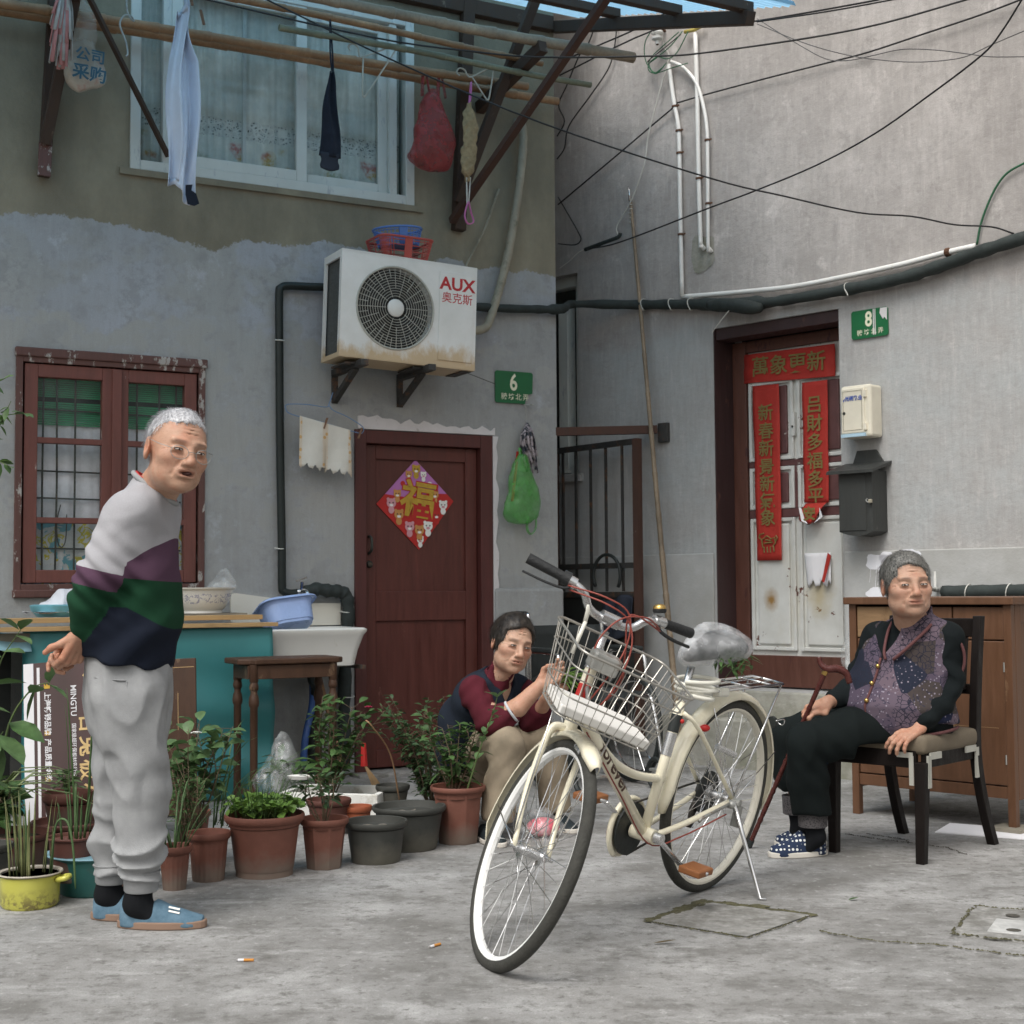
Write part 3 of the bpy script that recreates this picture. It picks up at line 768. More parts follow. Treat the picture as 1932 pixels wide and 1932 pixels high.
def make_ac():
 s0, s1, y0, y1, z0, z1 = -1.568, -.752, -.40, -.13, 2.285, 2.862
 cs, cz, cr = -1.247, 2.578, .228
 T = Matrix.Translation((-1.16, 0, 2.58)) @ Matrix.Rotation(R_(2.0), 4, 'Y') @ Matrix.Translation((1.16, 0, -2.58))
 m = MB(); N = 64; ring = []; rect = []
 for i in range(N):
  a = 2 * math.pi * (i + .5) / N; dx, dz = math.cos(a), math.sin(a)
  k = min(((s1 - cs) if dx > 0 else (s0 - cs)) / dx if abs(dx) > 1e-9 else 9, ((z1 - cz) if dz > 0 else (z0 - cz)) / dz if abs(dz) > 1e-9 else 9)
  ring.append((cs + cr * dx, y0, cz + cr * dz)); rect.append((cs + k * dx, y0, cz + k * dz))
 corners = [(s1, y0, z1), (s0, y0, z1), (s0, y0, z0), (s1, y0, z0)]
 vs = [T @ Vector(p) for p in ring + rect + corners]; fs = []
 for i in range(N):
  j = (i + 1) % N; fs.append((i, i + N, j + N, j))
 def side(p): return (abs(p[0] - s0) < 1e-6, abs(p[0] - s1) < 1e-6, abs(p[2] - z0) < 1e-6, abs(p[2] - z1) < 1e-6)
 for i in range(N):
  j = (i + 1) % N; A, B = rect[i], rect[j]
  if not any(x and y for x, y in zip(side(A), side(B))):
   c = min(range(4), key=lambda q: (Vector(corners[q]) - Vector(A)).length + (Vector(corners[q]) - Vector(B)).length)
   fs.append((i + N, 2 * N + c, j + N))
 m.add(vs, fs)
 # recess of the fan
 back = [(x, y0 + .07, z) for x, _, z in ring]
 m.add([T @ Vector(p) for p in ring + back], [((i + 1) % N, (i + 1) % N + N, i + N, i) for i in range(N)])
 front = m
 front.box(s0, s1, y0, y1, z1 - .004, z1 + .006, T); front.box(s0, s1, y0 + .001, y1, z0 - .005, z0 + .02, T)
 front.box(s1 - .012, s1, y0 + .001, y1, z0 + .02, z1 - .004, T)
 for yy in (y0 + .001, y1 - .03): front.box(s0, s0 + .012, yy, yy + .03, z0 + .02, z1 - .004, T)
 front.box(s0, s0 + .012, y0 + .031, y1 - .03, z1 - .035, z1 - .004, T)
 cas = front.build('casing', 'ac_white', AC)
 m = MB(); m.box(s0 + .02, s0 + .05, y0 + .035, y1 - .005, z0 + .03, z1 - .03, T); m.box(s0 + .05, s1 - .02, y1 - .03, y1 - .004, z0 + .02, z1 - .01, T); m.build('coil', 'ac_fin', AC)
 m = MB(); m.lathe([(1e-6, .0), (cr + .004, 0), (cr + .004, .004), (1e-6, .004)], 40, M4=T @ Matrix.Translation((cs, y0 + .08, cz)) @ Matrix.Rotation(R_(90), 4, 'X')); m.build('fan_housing', 'ac_dark', AC)
 m = MB()
 for i in range(5):
  a0 = 2 * math.pi * i / 5
  def bl(u, v):
   r = .05 + .16 * u; a = a0 + v * 1.0 - .2 * u; return T @ Vector((cs + r * math.cos(a), y0 + .045 + .025 * v, cz + r * math.sin(a)))
  m.sheet(bl, 5, 6, .003)
 tag(m.build('fan_blade', 'ac_dark', AC, smooth=True), kind='stuff')
 m = MB(); rs = np.linspace(.066, cr - .004, 12)
 for r in rs:
  m.tube([T @ Vector((cs + r * math.cos(2 * math.pi * i / 48), y0 - .010 + .012 * (r / cr) ** 3, cz + r * math.sin(2 * math.pi * i / 48))) for i in range(48)], .0017, 4, closed=True)
 for i in range(40):
  a = 2 * math.pi * (i + .3) / 40; r0 = .06 if i % 4 == 0 else (.11 if i % 2 == 0 else .165)
  r1 = cr
  m.tube([T @ Vector((cs + r * math.cos(a), y0 - .010 + .012 * (r / cr) ** 3, cz + r * math.sin(a))) for r in (r0, (r0 + r1) / 2, r1)], .0020, 4)
 tag(m.build('fan_grille', 'ac_grille', AC), kind='stuff')
 m = MB(); m.tube([T @ Vector((cs + cr * math.cos(2 * math.pi * i / 64), y0 - .002, cz + cr * math.sin(2 * math.pi * i / 64))) for i in range(64)], .006, 6, closed=True); m.build('fan_rim', 'ac_grille', AC, smooth=True)
 m = MB(); m.lathe([(1e-6, .009), (.044, .008), (.049, .004), (.05, 0), (1e-6, 0)], 32, M4=T @ Matrix.Translation((cs, y0 - .003, cz)) @ Matrix.Rotation(R_(90), 4, 'X')); m.build('hub', 'ac_white', AC, smooth=True)
 m = MB(); m.box(-.985, -.775, y0 - .006, y0 - .001, z0 + .035, z1 - .04, T); pn = m.build('panel', 'ac_white', AC, bevel=.004)
 def pl(s, z, q=1):
  return lambda a, b: T @ Vector((s + a, y0 - .0065, z + b))
 text_mb('AUX', .098, pl(-.876, 2.752), bold=.003, sx=1.05).build('lettering', 'red_print', pn)
 text_mb('奥克斯', .064, pl(-.876, 2.672), bold=.0004).build('lettering', 'red_print', pn)
 for s in (-1.45, -1.05):
  m = MB(); e = -.455
  m.box(s - .02, s + .02, -.012, -.004, 2.09, 2.27); m.bar((s, -.008, 2.262), (s, e, 2.262), .045, .035); m.bar((s, -.02, 2.11), (s, -.33, 2.25), .032, .032)
  m.build('bracket', 'bracket_iron', AC, bevel=.003)
 m = MB()
 for s in (-1.50, -1.10, -.80): m.box(s - .03, s + .03, -.37, -.16, 2.262, 2.272)
 tag(m.build('rubber_foot', 'bracket_iron', AC), kind='stuff')
make_ac()
def basket(name, label, c, a, bb, h, flare, mt, rot, oval=0.0, nb=44, tilt=0.0):
 o = thing(name, label, 'basket', c, FL)
 M4 = Matrix.Translation(c) @ Matrix.Rotation(rot, 4, 'Z') @ Matrix.Rotation(tilt, 4, 'Y')
 def loop(k, z, n):
  P = []
  for i in range(n):
   t = 2 * math.pi * i / n; ct, st = math.cos(t), math.sin(t); e = 2 / (2 + 6 * (1 - oval))
   P.append(M4 @ Vector((a * k * math.copysign(abs(ct) ** e, ct), bb * k * math.copysign(abs(st) ** e, st), z)))
  return P
 m = MB(); m.tube(loop(1 + flare, h, 40), .007, 6, closed=True); m.build('rim', mt, o, smooth=True)
 m = MB()
 for z in (.006, h * .33, h * .62, h * .85): m.tube(loop(1 + flare * z / h, z, 40), .0028, 5, closed=True)
 L0 = loop(1, .004, nb); L1 = loop(1 + flare, h, nb)
 for p, q in zip(L0, L1): m.tube([p, q], .0026, 4)
 tag(m.build('mesh_side', mt, o), kind='stuff')
 m = MB(); m.add(loop(.99, .004, 24), [tuple(range(24))]); m.build('base', mt, o)
 m = MB()
 for sg in (-1, 1):
  pass
 p0, p1 = loop(1.01, .004, 8)[6], loop(1.01 + flare, h, 8)[6]
 m.bar(p0, p1, .045, .004, (0, 1, 0)); m.build('side_panel', mt, o)
basket('plastic_basket', 'red plastic slotted basket on top of the air conditioner', (-1.165, -.27, 2.872), .135, .10, .115, .20, 'basket_red', R_(3))
basket('plastic_basket', 'blue oval plastic basket lying in the red basket', (-1.165, -.26, 2.955), .115, .085, .10, .22, 'basket_blue', R_(-5), 1.0, 36, R_(-5))
# --------------------------------------------------------------- house number plates
def number_plate(label, fr, s0, s1, z0, z1, num, y=-.012, chip=0):
 o = thing('number_plate', label, 'sign', ((s0 + s1) / 2, y, z0), fr)
 m = MB(); w, h = s1 - s0, z1 - z0
 poly = [(s0, z0 + .01), (s0 + .01, z0), (s1 - .01, z0), (s1, z0 + .01), (s1, z1 - .01), (s1 - .01, z1), (s0 + .01, z1), (s0, z1 - .01)]
 if chip == 1: poly = poly[:2] + [(s1 - .055, z0), (s1 - .05, z0 + .035), (s1 - .03, z0 + .06), (s1 - .004, z0 + .065)] + poly[4:]
 m.prism(poly, y, y + .006); m.build('plate', 'green_plate', o)
 c = (s0 + s1) / 2
 text_mb(num, h * .72, on_wall(c - .005, z0 + h * .63, y - .0015), sx=.78, bold=.003).build('numeral', 'cream_print', o)
 t = MB()
 for i, ch in enumerate('糖坊北弄'):
  q = text_mb(ch, h * .225, on_wall(s0 + w * (.23 + .19 * i), z0 + h * .19, y - .0015), bold=.0001); t.add(q.v, q.f)
 tag(t.build('lettering', 'cream_print', o), kind='stuff')
 if chip == 2:
  m = MB(); m.prism([(s1 - .045, z1 - .003), (s1 - .05, z1 - .03), (s1 - .03, z1 - .065), (s1 - .02, z1 - .055), (s1 - .006, z1 - .075), (s1 - .004, z1 - .004)], y - .0025, y); m.build('torn_patch', 'white_lintel', o)
  m = MB()
  for q in (.60, .645): m.box(s0 + w * q, s0 + w * q + .005, y - .0028, y, z0 + .012, z1 - .003)
  tag(m.build('paint_run', 'white_lintel', o), kind='stuff')
number_plate('green house number plate reading 6 beside the red door', FL, -.43, -.172, 2.155, 2.348, '6', chip=1)
number_plate('torn green house number plate reading 8 above the milk box', FR, .705, .932, 2.408, 2.566, '8', chip=2)
# --------------------------------------------------------------- festive square on the red door
mat('gold_card', (.50, .31, .04), .4, .2, var=.2, scale=30)
mat('red_card', (.48, .022, .018), .5, var=.12)
mat('pink_card', (.46, .17, .44), .5, var=.12)
mat('white_card', (.80, .78, .74), .5, var=.05)
mat('tan_card', (.55, .26, .08), .5, var=.1)
mat('rose_card', (.62, .30, .34), .5, var=.1)
mat('black_card', (.03, .03, .03), .5, var=.05)
FU = thing('festive_square', 'red and purple diamond shaped good luck card with a gold character on red door', 'card', (-.925, .045, 1.27), FL)
def make_fu():
 T_, R2, B_, L_ = (-.928, 1.796), (-.683, 1.558), (-.906, 1.27), (-1.175, 1.532)
 lerp = lambda a, b, t: (a[0] + (b[0] - a[0]) * t, a[1] + (b[1] - a[1]) * t)
 m = MB(); a, b = lerp(L_, T_, .22), lerp(T_, R2, .82)
 m.prism([L_, B_, R2, b, (-.84, 1.60), (-.98, 1.575), a], .046, .049); m.build('lower_field', 'red_card', FU)
 m = MB(); m.prism([a, (-.98, 1.575), (-.84, 1.60), b, T_], .046, .049); m.build('upper_field', 'pink_card', FU)
 q = text_mb('福', .235, on_wall(-.912, 1.545, .0425, R_(-8)), bold=.010); q.build('character_outline', 'red_card', FU)
 q = text_mb('福', .225, on_wall(-.915, 1.548, .0405, R_(-8)), bold=.0055); q.build('character', 'gold_card', FU)
 spots = [(-.925, 1.735, 'gold_card', 1.0), (-.972, 1.705, 'tan_card', .8), (-.878, 1.705, 'white_card', .7), (-1.045, 1.59, 'tan_card', .9), (-1.083, 1.535, 'rose_card', 1.1), (-1.035, 1.47, 'tan_card', 1.1), (-.968, 1.40, 'rose_card', 1.1), (-.905, 1.38, 'tan_card', 1.1), (-.850, 1.405, 'white_card', 1.1), (-.795, 1.47, 'red_card', 1.0), (-.752, 1.53, 'white_card', 1.0), (-.805, 1.59, 'tan_card', .9), (-.90, 1.325, 'white_card', .8)]
 def disc(mm, s, z, r, y, rz=None):
  n = 14; mm.add([(s + r * math.cos(2 * math.pi * i / n), y, z + (rz or r) * math.sin(2 * math.pi * i / n)) for i in range(n)], [tuple(range(n))])
 for s, z, mt, k in spots:
  f = MB(); y = .043 - random.uniform(0, .0015)
  for dx in (-1, 1): disc(f, s + dx * .018 * k, z + .024 * k, .009 * k, y + .0005)
  disc(f, s, z + .004, .027 * k, y, .025 * k); disc(f, s, z - .032 * k, .017 * k, y + .0004, .020 * k)
  fig = f.build('figure', mt, FU)
  e = MB()
  for dx in (-1, 1): disc(e, s + dx * .010 * k, z + .006 * k, .0042 * k, y - .0006)
  tag(e.build('eyes', 'black_card', fig), kind='stuff')
  e = MB(); disc(e, s, z - .007 * k, .011 * k, y - .0004, .007 * k); e.build('muzzle', 'rose_card' if mt == 'white_card' else 'white_card', fig)
 for s, z, mt in ((-1.01, 1.655, 'red_card'), (-.838, 1.655, 'white_card'), (-1.01, 1.545, 'rose_card')):
  f = MB(); disc(f, s, z, .015, .0435); f.build('dot', mt, FU)
make_fu()
# --------------------------------------------------------------- red paper couplets on door 8
mat('red_paper', (.42, .032, .022), .75, var=.14, scale=5, bump=.25, bscale=14)
mat('gold_ink', (.21, .155, .05), .6, var=.15)
mat('white_paper', (.74, .73, .75), .85, var=.06, bump=.2, bscale=10)
def paper(name, label, pts, y, mt, txt=None, horiz=False, size=.1, cat='banner', curl=0.0, text_pts=None):
 """pts: TL, TR, BR, BL in (s,z)"""
 o = thing(name, label, cat, (pts[3][0], y, pts[3][1]), FR)
 tl, tr, br, bl = [Vector((p[0], 0, p[1])) for p in pts]
 def fn(u, v):
  p = (bl.lerp(br, u)).lerp(tl.lerp(tr, u), v)
  return (p.x, y - .004 + .0035 * math.sin(v * 13 + u * 4) * math.sin(u * 6 + 1) - curl * max(0, .16 - v) ** 2 * 30, p.z)
 m = MB(); m.sheet(fn, 8, 26, .0008); m.build('sheet', mt, o, smooth=2)
 if txt:
  n = len(txt)
  for i, ch in enumerate(txt):
   if horiz:
    u, v = .5 + (i - (n - 1) / 2) / n * .82, .48; a = math.atan2(tr.z - tl.z, tr.x - tl.x)
   else:
    u = .5; v = text_pts[i] if text_pts else 1 - (i + .5) / n; a = 0
   p = (bl.lerp(br, u)).lerp(tl.lerp(tr, u), v)
   text_mb(ch, size, on_wall(p.x, p.z, y - .012, a), bold=.0016, sx=1.05).build('character', 'gold_ink', o)
 return o
paper('red_banner', 'horizontal red paper banner with gold characters across top of cream door', [(-.150, 2.450), (.480, 2.440), (.480, 2.250), (-.157, 2.275)], .185, 'red_paper', '萬象更新', True, .125)
lb = paper('red_banner', 'long vertical red banner on left half of cream door', [(-.092, 2.252), (.098, 2.247), (.098, 1.198), (-.078, 1.198)], .180, 'red_paper', '新春新景新氣象', False, .105, text_pts=[.835, .73, .63, .525, .43, .33, .235])
m = MB()
for q in ([(-.03, 1.275), (-.035, 1.32), (.0, 1.345), (.03, 1.325), (.055, 1.335), (.06, 1.30), (.04, 1.28)], [(-.02, 1.28), (-.02, 1.245)], [(.0, 1.28), (.005, 1.245)], [(.025, 1.28), (.025, 1.245)], [(.045, 1.285), (.05, 1.25)], [(-.035, 1.32), (-.055, 1.335), (-.05, 1.355), (-.02, 1.36)], [(.06, 1.31), (.075, 1.33), (.065, 1.345)], [(-.02, 1.30), (.04, 1.305)], [(-.01, 1.32), (.03, 1.315)]):
 m.tube([(s, .167, z) for s, z in q], .0045, 5)
tag(m.build('animal_drawing', 'gold_ink', lb), kind='stuff')
paper('red_banner', 'shorter red banner with curled torn foot on right half of cream door', [(.258, 2.235), (.430, 2.235), (.425, 1.522), (.259, 1.530)], .178, 'red_paper', '吕財多福多平', False, .105, text_pts=[.80, .645, .49, .335, .185, .045])
rb = bpy.data.objects['red_banner.002'] if 'red_banner.002' in bpy.data.objects else lb
m = MB(); m.sheet(lambda u, v: (.275 + .14 * u - .02 * (1 - v) + .03 * math.sin(u * 5) * (1 - v), .165 - .045 * math.sin((1 - v) * 2.2) - .02 * math.sin(u * 3.1) * (1 - v), 1.525 - .125 * (1 - v) + .02 * (2 * u - 1) ** 2 * (1 - v)), 8, 8, .0008); m.build('torn_foot', 'red_paper', rb, smooth=2)
text_mb('安', .085, on_wall(.335, 1.455, .105), bold=.003).build('character', 'gold_ink', rb)
m = MB(); m.add([(.272, .12, 1.50), (.300, .112, 1.43), (.325, .105, 1.402), (.285, .10, 1.42), (.262, .11, 1.50)], [(0, 1, 2, 3, 4)]); m.add([(.395, .12, 1.495), (.425, .105, 1.44), (.37, .10, 1.405), (.40, .11, 1.44)], [(0, 1, 2, 3)]); tag(m.build('curled_edge', 'white_paper', rb), kind='stuff')
wp = thing('torn_paper', 'torn white paper scrap stuck on the lower right of cream door', 'paper', (.33, .19, 1.04), FR)
m = MB(); m.sheet(lambda u, v: (.245 + .18 * u + .02 * (1 - v), .186 - .035 * (1 - v) * u - .008 * math.sin(u * 7), 1.235 - (.18 + .018 * math.sin(u * 19) + .01 * math.sin(u * 41)) * (1 - v)), 20, 8, .0008); m.build('sheet', 'white_paper', wp, smooth=2)
m = MB(); m.add([(.425, .150, 1.235), (.440, .165, 1.215), (.405, .14, 1.06), (.395, .130, 1.075)], [(0, 1, 2, 3)]); m.build('red_back', 'red_paper', wp)
# --------------------------------------------------------------- milk box and letter box
mat('milk_plastic', (.72, .67, .55), .5, var=.1, scale=6, c2=(.55, .48, .36), s2=10, thr=.68)
mat('blue_print', (.05, .10, .38), .5, var=.05)
mat('sky_print', (.42, .58, .68), .5, var=.1)
MK = thing('milk_box', 'cream plastic milk delivery box on the wall by the door', 'milk box', (.785, -.06, 1.85), FR)
m = MB(); m.box(.695, .882, -.125, -.002, 1.85, 2.136); m.build('body', 'milk_plastic', MK, bevel=.014)
m = MB(); m.box(.703, .845, -.134, -.122, 1.872, 2.122); dr = m.build('door', 'milk_plastic', MK, bevel=.006)
m = MB(); m.tube(spline([(.717, -.135, 1.89), (.717, -.135, 2.105), (.832, -.135, 2.105), (.832, -.135, 1.89)], 1, closed=True), .0018, 5, closed=True); m.build('door_seam', 'hose_tape', dr)
m = MB(); m.box(.699, .85, -.1345, -.1215, 1.853, 1.871); m.build('printed_band', 'sky_print', MK)
text_mb('光明乳业', .027, on_wall(.783, 2.062, -.1365), bold=.001).build('lettering', 'blue_print', dr)
m = MB(); m.add([(.716, -.1362, 2.052), (.724, -.1362, 2.062), (.736, -.1362, 2.068), (.730, -.1362, 2.060), (.724, -.1362, 2.055), (.722, -.1362, 2.046)], [tuple(range(6))]); m.build('logo', 'blue_print', dr)
m = MB(); m.lathe([(1e-6, .003), (.008, .003), (.009, 0)], 12, M4=Matrix.Translation((.722, -.1345, 1.985)) @ Matrix.Rotation(R_(90), 4, 'X')); m.build('lock', 'iron_dark', dr)
for z in (1.905, 2.085):
 m = MB(); m.box(.842, .858, -.138, -.118, z - .02, z + .02); m.build('hinge', 'milk_plastic', MK, bevel=.002)
m = MB(); m.box(.686, .697, -.11, -.09, 1.94, 2.0); m.build('hasp', 'steel_worn', MK)
painted_wood('black_wood', (.045, .047, .044), (.10, .095, .085), .66, 12)
LB = thing('letter_box', 'black wooden letter box with sloping lid below the milk box', 'letter box', (.795, -.08, 1.31), FR)
m = MB(); m.prism([(.695, 1.335), (.745, 1.318), (.80, 1.310), (.86, 1.318), (.898, 1.335), (.898, 1.665), (.695, 1.665)][::-1], -.16, -.003); m.build('body', 'black_wood', LB)
m = MB(); m.add([(.645, -.205, 1.648), (.93, -.205, 1.648), (.93, 0, 1.705), (.645, 0, 1.705), (.645, -.205, 1.664), (.93, -.205, 1.664), (.93, 0, 1.721), (.645, 0, 1.721)], [(3, 2, 1, 0), (4, 5, 6, 7), (0, 1, 5, 4), (1, 2, 6, 5), (2, 3, 7, 6), (3, 0, 4, 7)]); m.build('lid', 'black_wood', LB)
m = MB(); m.prism([(.70, 1.715), (.728, 1.787), (.842, 1.787), (.89, 1.715)][::-1], -.018, -.003); m.build('back_board', 'black_wood', LB)
m = MB(); m.box(.697, .862, -.1645, -.16, 1.34, 1.655); lbd = m.build('door', 'black_wood', LB, bevel=.002)
m = MB(); m.tube(spline([(.872, -.165, 1.51), (.872, -.18, 1.50), (.885, -.182, 1.49), (.888, -.165, 1.485)], 4), .003, 6); m.build('hasp', 'steel_worn', LB)
m = MB(); m.box(.884, .902, -.18, -.162, 1.485, 1.505); m.build('padlock', 'hose_tape', LB, bevel=.003)
# whitewash splashes on the wall
mat('whitewash', (.82, .82, .86), .9, var=.06, scale=14)
WS = MB()
def blotch(mb, cs, cz, a, b, seed, y=-.0195, n=26):
 r = random.Random(seed); ph = [r.uniform(0, 6.3) for _ in range(4)]
 pts = []
 for i in range(n):
  t = 2 * math.pi * i / n; k = 1 + .07 * math.sin(3 * t + ph[0]) + .05 * math.sin(5 * t + ph[1]) + .035 * math.sin(9 * t + ph[2])
  e = .55
  pts.append((cs + a * k * math.copysign(abs(math.cos(t)) ** e, math.cos(t)), y, cz + b * k * math.copysign(abs(math.sin(t)) ** e, math.sin(t))))
 mb.add(pts, [tuple(range(n))])
blotch(WS, .855, 1.172, .085, .040, 3); blotch(WS, .895, 1.195, .04, .03, 5)
ws1 = WS.build('whitewash_patch', 'whitewash', H8)
for s, z1 in ((.80, 1.06), (.835, 1.03), (.85, 1.045), (.865, 1.06)):
 m = MB(); m.tube([(s, -.019, 1.15), (s - .004, -.0195, 1.10), (s - .01, -.0195, z1)], .0035, 4, flat=.4); m.build('paint_drip', 'whitewash', H8)
m = MB(); blotch(m, 1.035, 1.19, .062, .045, 8); m.build('whitewash_patch', 'whitewash', H8)
m = MB(); blotch(m, .88, 1.005, .11, .028, 12); m.build('whitewash_patch', 'whitewash', H8)
m = MB(); blotch(m, -.315, 3.075, .085, .11, 21, -.004); m.build('mortar_patch', 'step_concrete', H8)
# --------------------------------------------------------------- cloth on a blue hanger, mop and green bag
mat('blue_wire', (.16, .28, .48), .4, var=.1)
mat('peg_wood', (.22, .12, .07), .6, var=.2)
def towel_mat():
 t = NT('towel', .95, 0, .1)
 x = t.xyz()[0]
 a = t.ramp(x, [(.0, 0.0), (.43, 0.0), (.44, 1.0), (.56, 1.0), (.57, 0.0)])
 sx = t.math('PINGPONG', t.math('ADD', x, .155), .075)
 st = t.ramp(sx, [(.0, .9), (.014, .9), (.018, 0.0)], 'LINEAR')
 fl = t.ramp(t.vor(34), [(.25, 1.0), (.4, .3)])
 t.col(t.mix(t.math('MULTIPLY', st, fl), t.ramp(t.noise(9), [(.3, (.66, .63, .56)), (.7, (.76, .73, .66))]), (.62, .36, .12)))
 t.bump(t.noise(160, 3), .5, .003)
towel_mat()
HG = thing('clothes_hanger', 'thin blue wire hanger hooked under the air conditioner bracket', 'hanger', (-1.55, -.12, 1.94), FL)
m = MB(); m.tube(spline([(-1.505, -.12, 2.135), (-1.525, -.12, 2.075), (-1.545, -.12, 2.052), (-1.65, -.12, 2.06), (-1.765, -.12, 2.055), (-1.778, -.12, 2.03), (-1.74, -.12, 2.00), (-1.56, -.12, 1.965), (-1.36, -.12, 1.918), (-1.325, -.12, 1.925), (-1.33, -.12, 1.955), (-1.42, -.12, 2.005), (-1.50, -.12, 2.035), (-1.525, -.12, 2.06)], 5), .0026, 6); m.build('wire', 'blue_wire', HG, smooth=2)
for s, z in ((-1.55, 1.965), (-1.345, 1.92)):
 m = MB(); m.bar((s + .01, -.128, z + .025), (s - .012, -.128, z - .035), .008, .016, (0, 1, 0)); tag(m.build('clothes_peg', 'peg_wood', fr=FL), 'wooden peg on blue hanger ' + ('at the middle of the cloth' if s < -1.5 else 'at its right tip'), 'clothes peg')
def cl(u, v):
 tl, tr = Vector((-1.70, 0, 1.995)), Vector((-1.405, 0, 1.93)); p = tl.lerp(tr, u)
 d = (1 - v); w = .27 - .02 * u + .012 * math.sin(u * 40) * (d > .97) + .006 * math.sin(u * 90) * (d > .97)
 return (p.x - .012 * d * (1 - 2 * u) + (.03 * d if u < .5 else .0) * .4, -.125 + .012 * math.sin(u * 11 + d * 2) * d - .004, p.z - w * d)
m = MB(); m.sheet(cl, 40, 20, .002); tag(m.build('cloth', 'towel', fr=FL, smooth=2), 'frayed white cloth with orange stripes pegged to a blue hanger', 'cloth')
# hook, striped mop head and green bag right of door
mat('rag_stripe', (.40, .35, .37), .95, var=.6, scale=34, c2=(.04, .045, .06), s2=16, thr=.52, soft=.02)
m = MB(); m.tube(spline([(-.185, -.01, 2.155), (-.19, -.035, 2.148), (-.205, -.04, 2.15)], 3), .003, 5); m.tube([(-.25, -.03, 2.145), (-.18, -.03, 2.15)], .004, 5); m.tube(spline([(-.235, -.032, 2.145), (-.238, -.04, 2.07), (-.238, -.05, 2.03)], 3), .002, 5)
tag(m.build('wall_hook', 'steel_worn', fr=FL), 'small steel hook and wire under the number 6 plate', 'hook')
MP = thing('mop_head', 'striped rag mop head hanging beside the red door', 'mop', (-.24, -.06, 1.75), FL)
for i in range(30):
 a = random.uniform(0, 6.28); r = random.uniform(.2, 1); L_ = random.uniform(.17, .30)
 p = [( -.238, -.055, 2.035), (-.238 + .045 * r * math.cos(a), -.065 + .03 * r * math.sin(a), 1.97), (-.232 + .06 * r * math.cos(a), -.065 + .035 * r * math.sin(a), 2.03 - L_ * .7), (-.226 + .05 * r * math.cos(a) + .015, -.06 + .03 * r * math.sin(a), 2.03 - L_)]
 m = MB(); m.tube(spline(p, 3), .0085, 5, flat=.5); m.build('rag_strip', 'rag_stripe', MP, smooth=2)
film('green_film', (.10, .42, .08), .5, .22, .6, .25)
m = MB(); m.bar((-.30, -.05, 1.86), (-.345, -.06, 1.56), .012, .012); tag(m.build('stick', 'red_card', fr=FL), 'red stick hanging behind the green plastic bag', 'stick')
def bag_sdf(cx, cy, zt, zb, w, d, seed, mt, name, label, fr, wr=.012, h=.010, shift=0.0, tilt=0.0, thick=.004):
 """hanging film bag: pinched at the top, full below, crumpled"""
 def f(P):
  t = np.clip((zt - P[:, 2]) / (zt - zb), -.1, 1.1)
  ww = w * (.12 + .95 * np.clip(t, 0, 1) ** .75) * np.sqrt(np.clip(1.04 - np.clip(t, 0, 1.04) ** 7, 0, 1)); dd = d * (.15 + .9 * np.clip(t, 0, 1) ** .7) * np.sqrt(np.clip(1.04 - np.clip(t, 0, 1.04) ** 6, 0, 1))
  x = P[:, 0] - cx - shift * t - .012 * np.sin(P[:, 2] * 22 + seed); y = P[:, 1] - cy
  k = np.sqrt((x / np.maximum(ww, 1e-3)) ** 2 + (y / np.maximum(dd, 1e-3)) ** 2)
  s = (k - 1) * np.minimum(ww, dd)
  s = np.maximum(s, np.maximum(zb - P[:, 2], P[:, 2] - zt))
  fold = np.abs(nz(P * np.array([1, 1, .30]), 34, seed)) * wr * 1.1 + np.abs(nz(P, 52, seed + 1)) * wr * .35
  return s + fold - wr * .6
 V, Q = sn_mesh(f, (cx - w * 1.4 - abs(shift), cy - d * 1.5, zb - .02), (cx + w * 1.4 + abs(shift), cy + d * 1.5, zt + .02), h)
 return np_build(V, Q, name, mt, fr=fr, relax=2, main=True)
gb = bag_sdf(-.285, -.075, 1.84, 1.42, .125, .06, 4, 'green_film', 'plastic_bag', '', FL, .02, .009)
tag(gb, 'crumpled green plastic bag hanging on the wall by the red door', 'bag')
m = MB(); m.tube(spline([(-.25, -.08, 1.47), (-.26, -.085, 1.40), (-.235, -.085, 1.365), (-.20, -.08, 1.40), (-.195, -.08, 1.48)], 5), .010, 6, flat=.4); m.build('bag_handle', 'green_film', gb, smooth=2)
m = MB(); m.tube(spline([(-.30, -.075, 1.83), (-.295, -.065, 1.88), (-.275, -.06, 1.84)], 4), .008, 6, flat=.4); m.build('bag_handle', 'green_film', gb, smooth=2)
# nail line to the number plate
m = MB(); m.tube([(-.80, -.38, 2.255), (-.43, -.02, 2.262)], .002, 4); tag(m.build('thin_wire', 'iron_dark', fr=FL), 'thin wire from the air conditioner bracket to the number 6 plate', 'wire')
# ================================================================ surveyed runs of cable and pipe (metres; R_* in house 8's frame, the rest in the world)
RUN_W1 = [(-1.306, 7.2, 4.103), (-.572, 7.209, 3.741), (.166, 7.219, 3.423), (1.017, 7.23, 3.136), (1.407, 7.235, 3.038), (1.782, 7.24, 2.952), (2.059, 7.243, 2.931), (2.277, 7.246, 2.887), (2.467, 7.248, 2.875), (2.584, 7.25, 2.839)]
RUN_W2 = [(-1.64, 7.0, 4.021), (-.668, 6.809, 3.717), (-.152, 6.703, 3.599), (.155, 6.639, 3.547), (.634, 6.535, 3.509), (.919, 6.472, 3.501), (1.573, 6.323, 3.546), (2.09, 6.2, 3.644)]
RUN_W3 = [(.482, 8.9, 3.171), (.681, 8.672, 3.161), (1.137, 8.098, 3.21), (1.359, 7.779, 3.223), (1.606, 7.383, 3.242), (1.813, 7.002, 3.283), (1.978, 6.648, 3.348), (2.117, 6.294, 3.409), (2.164, 6.158, 3.464), (2.215, 6.0, 3.567)]
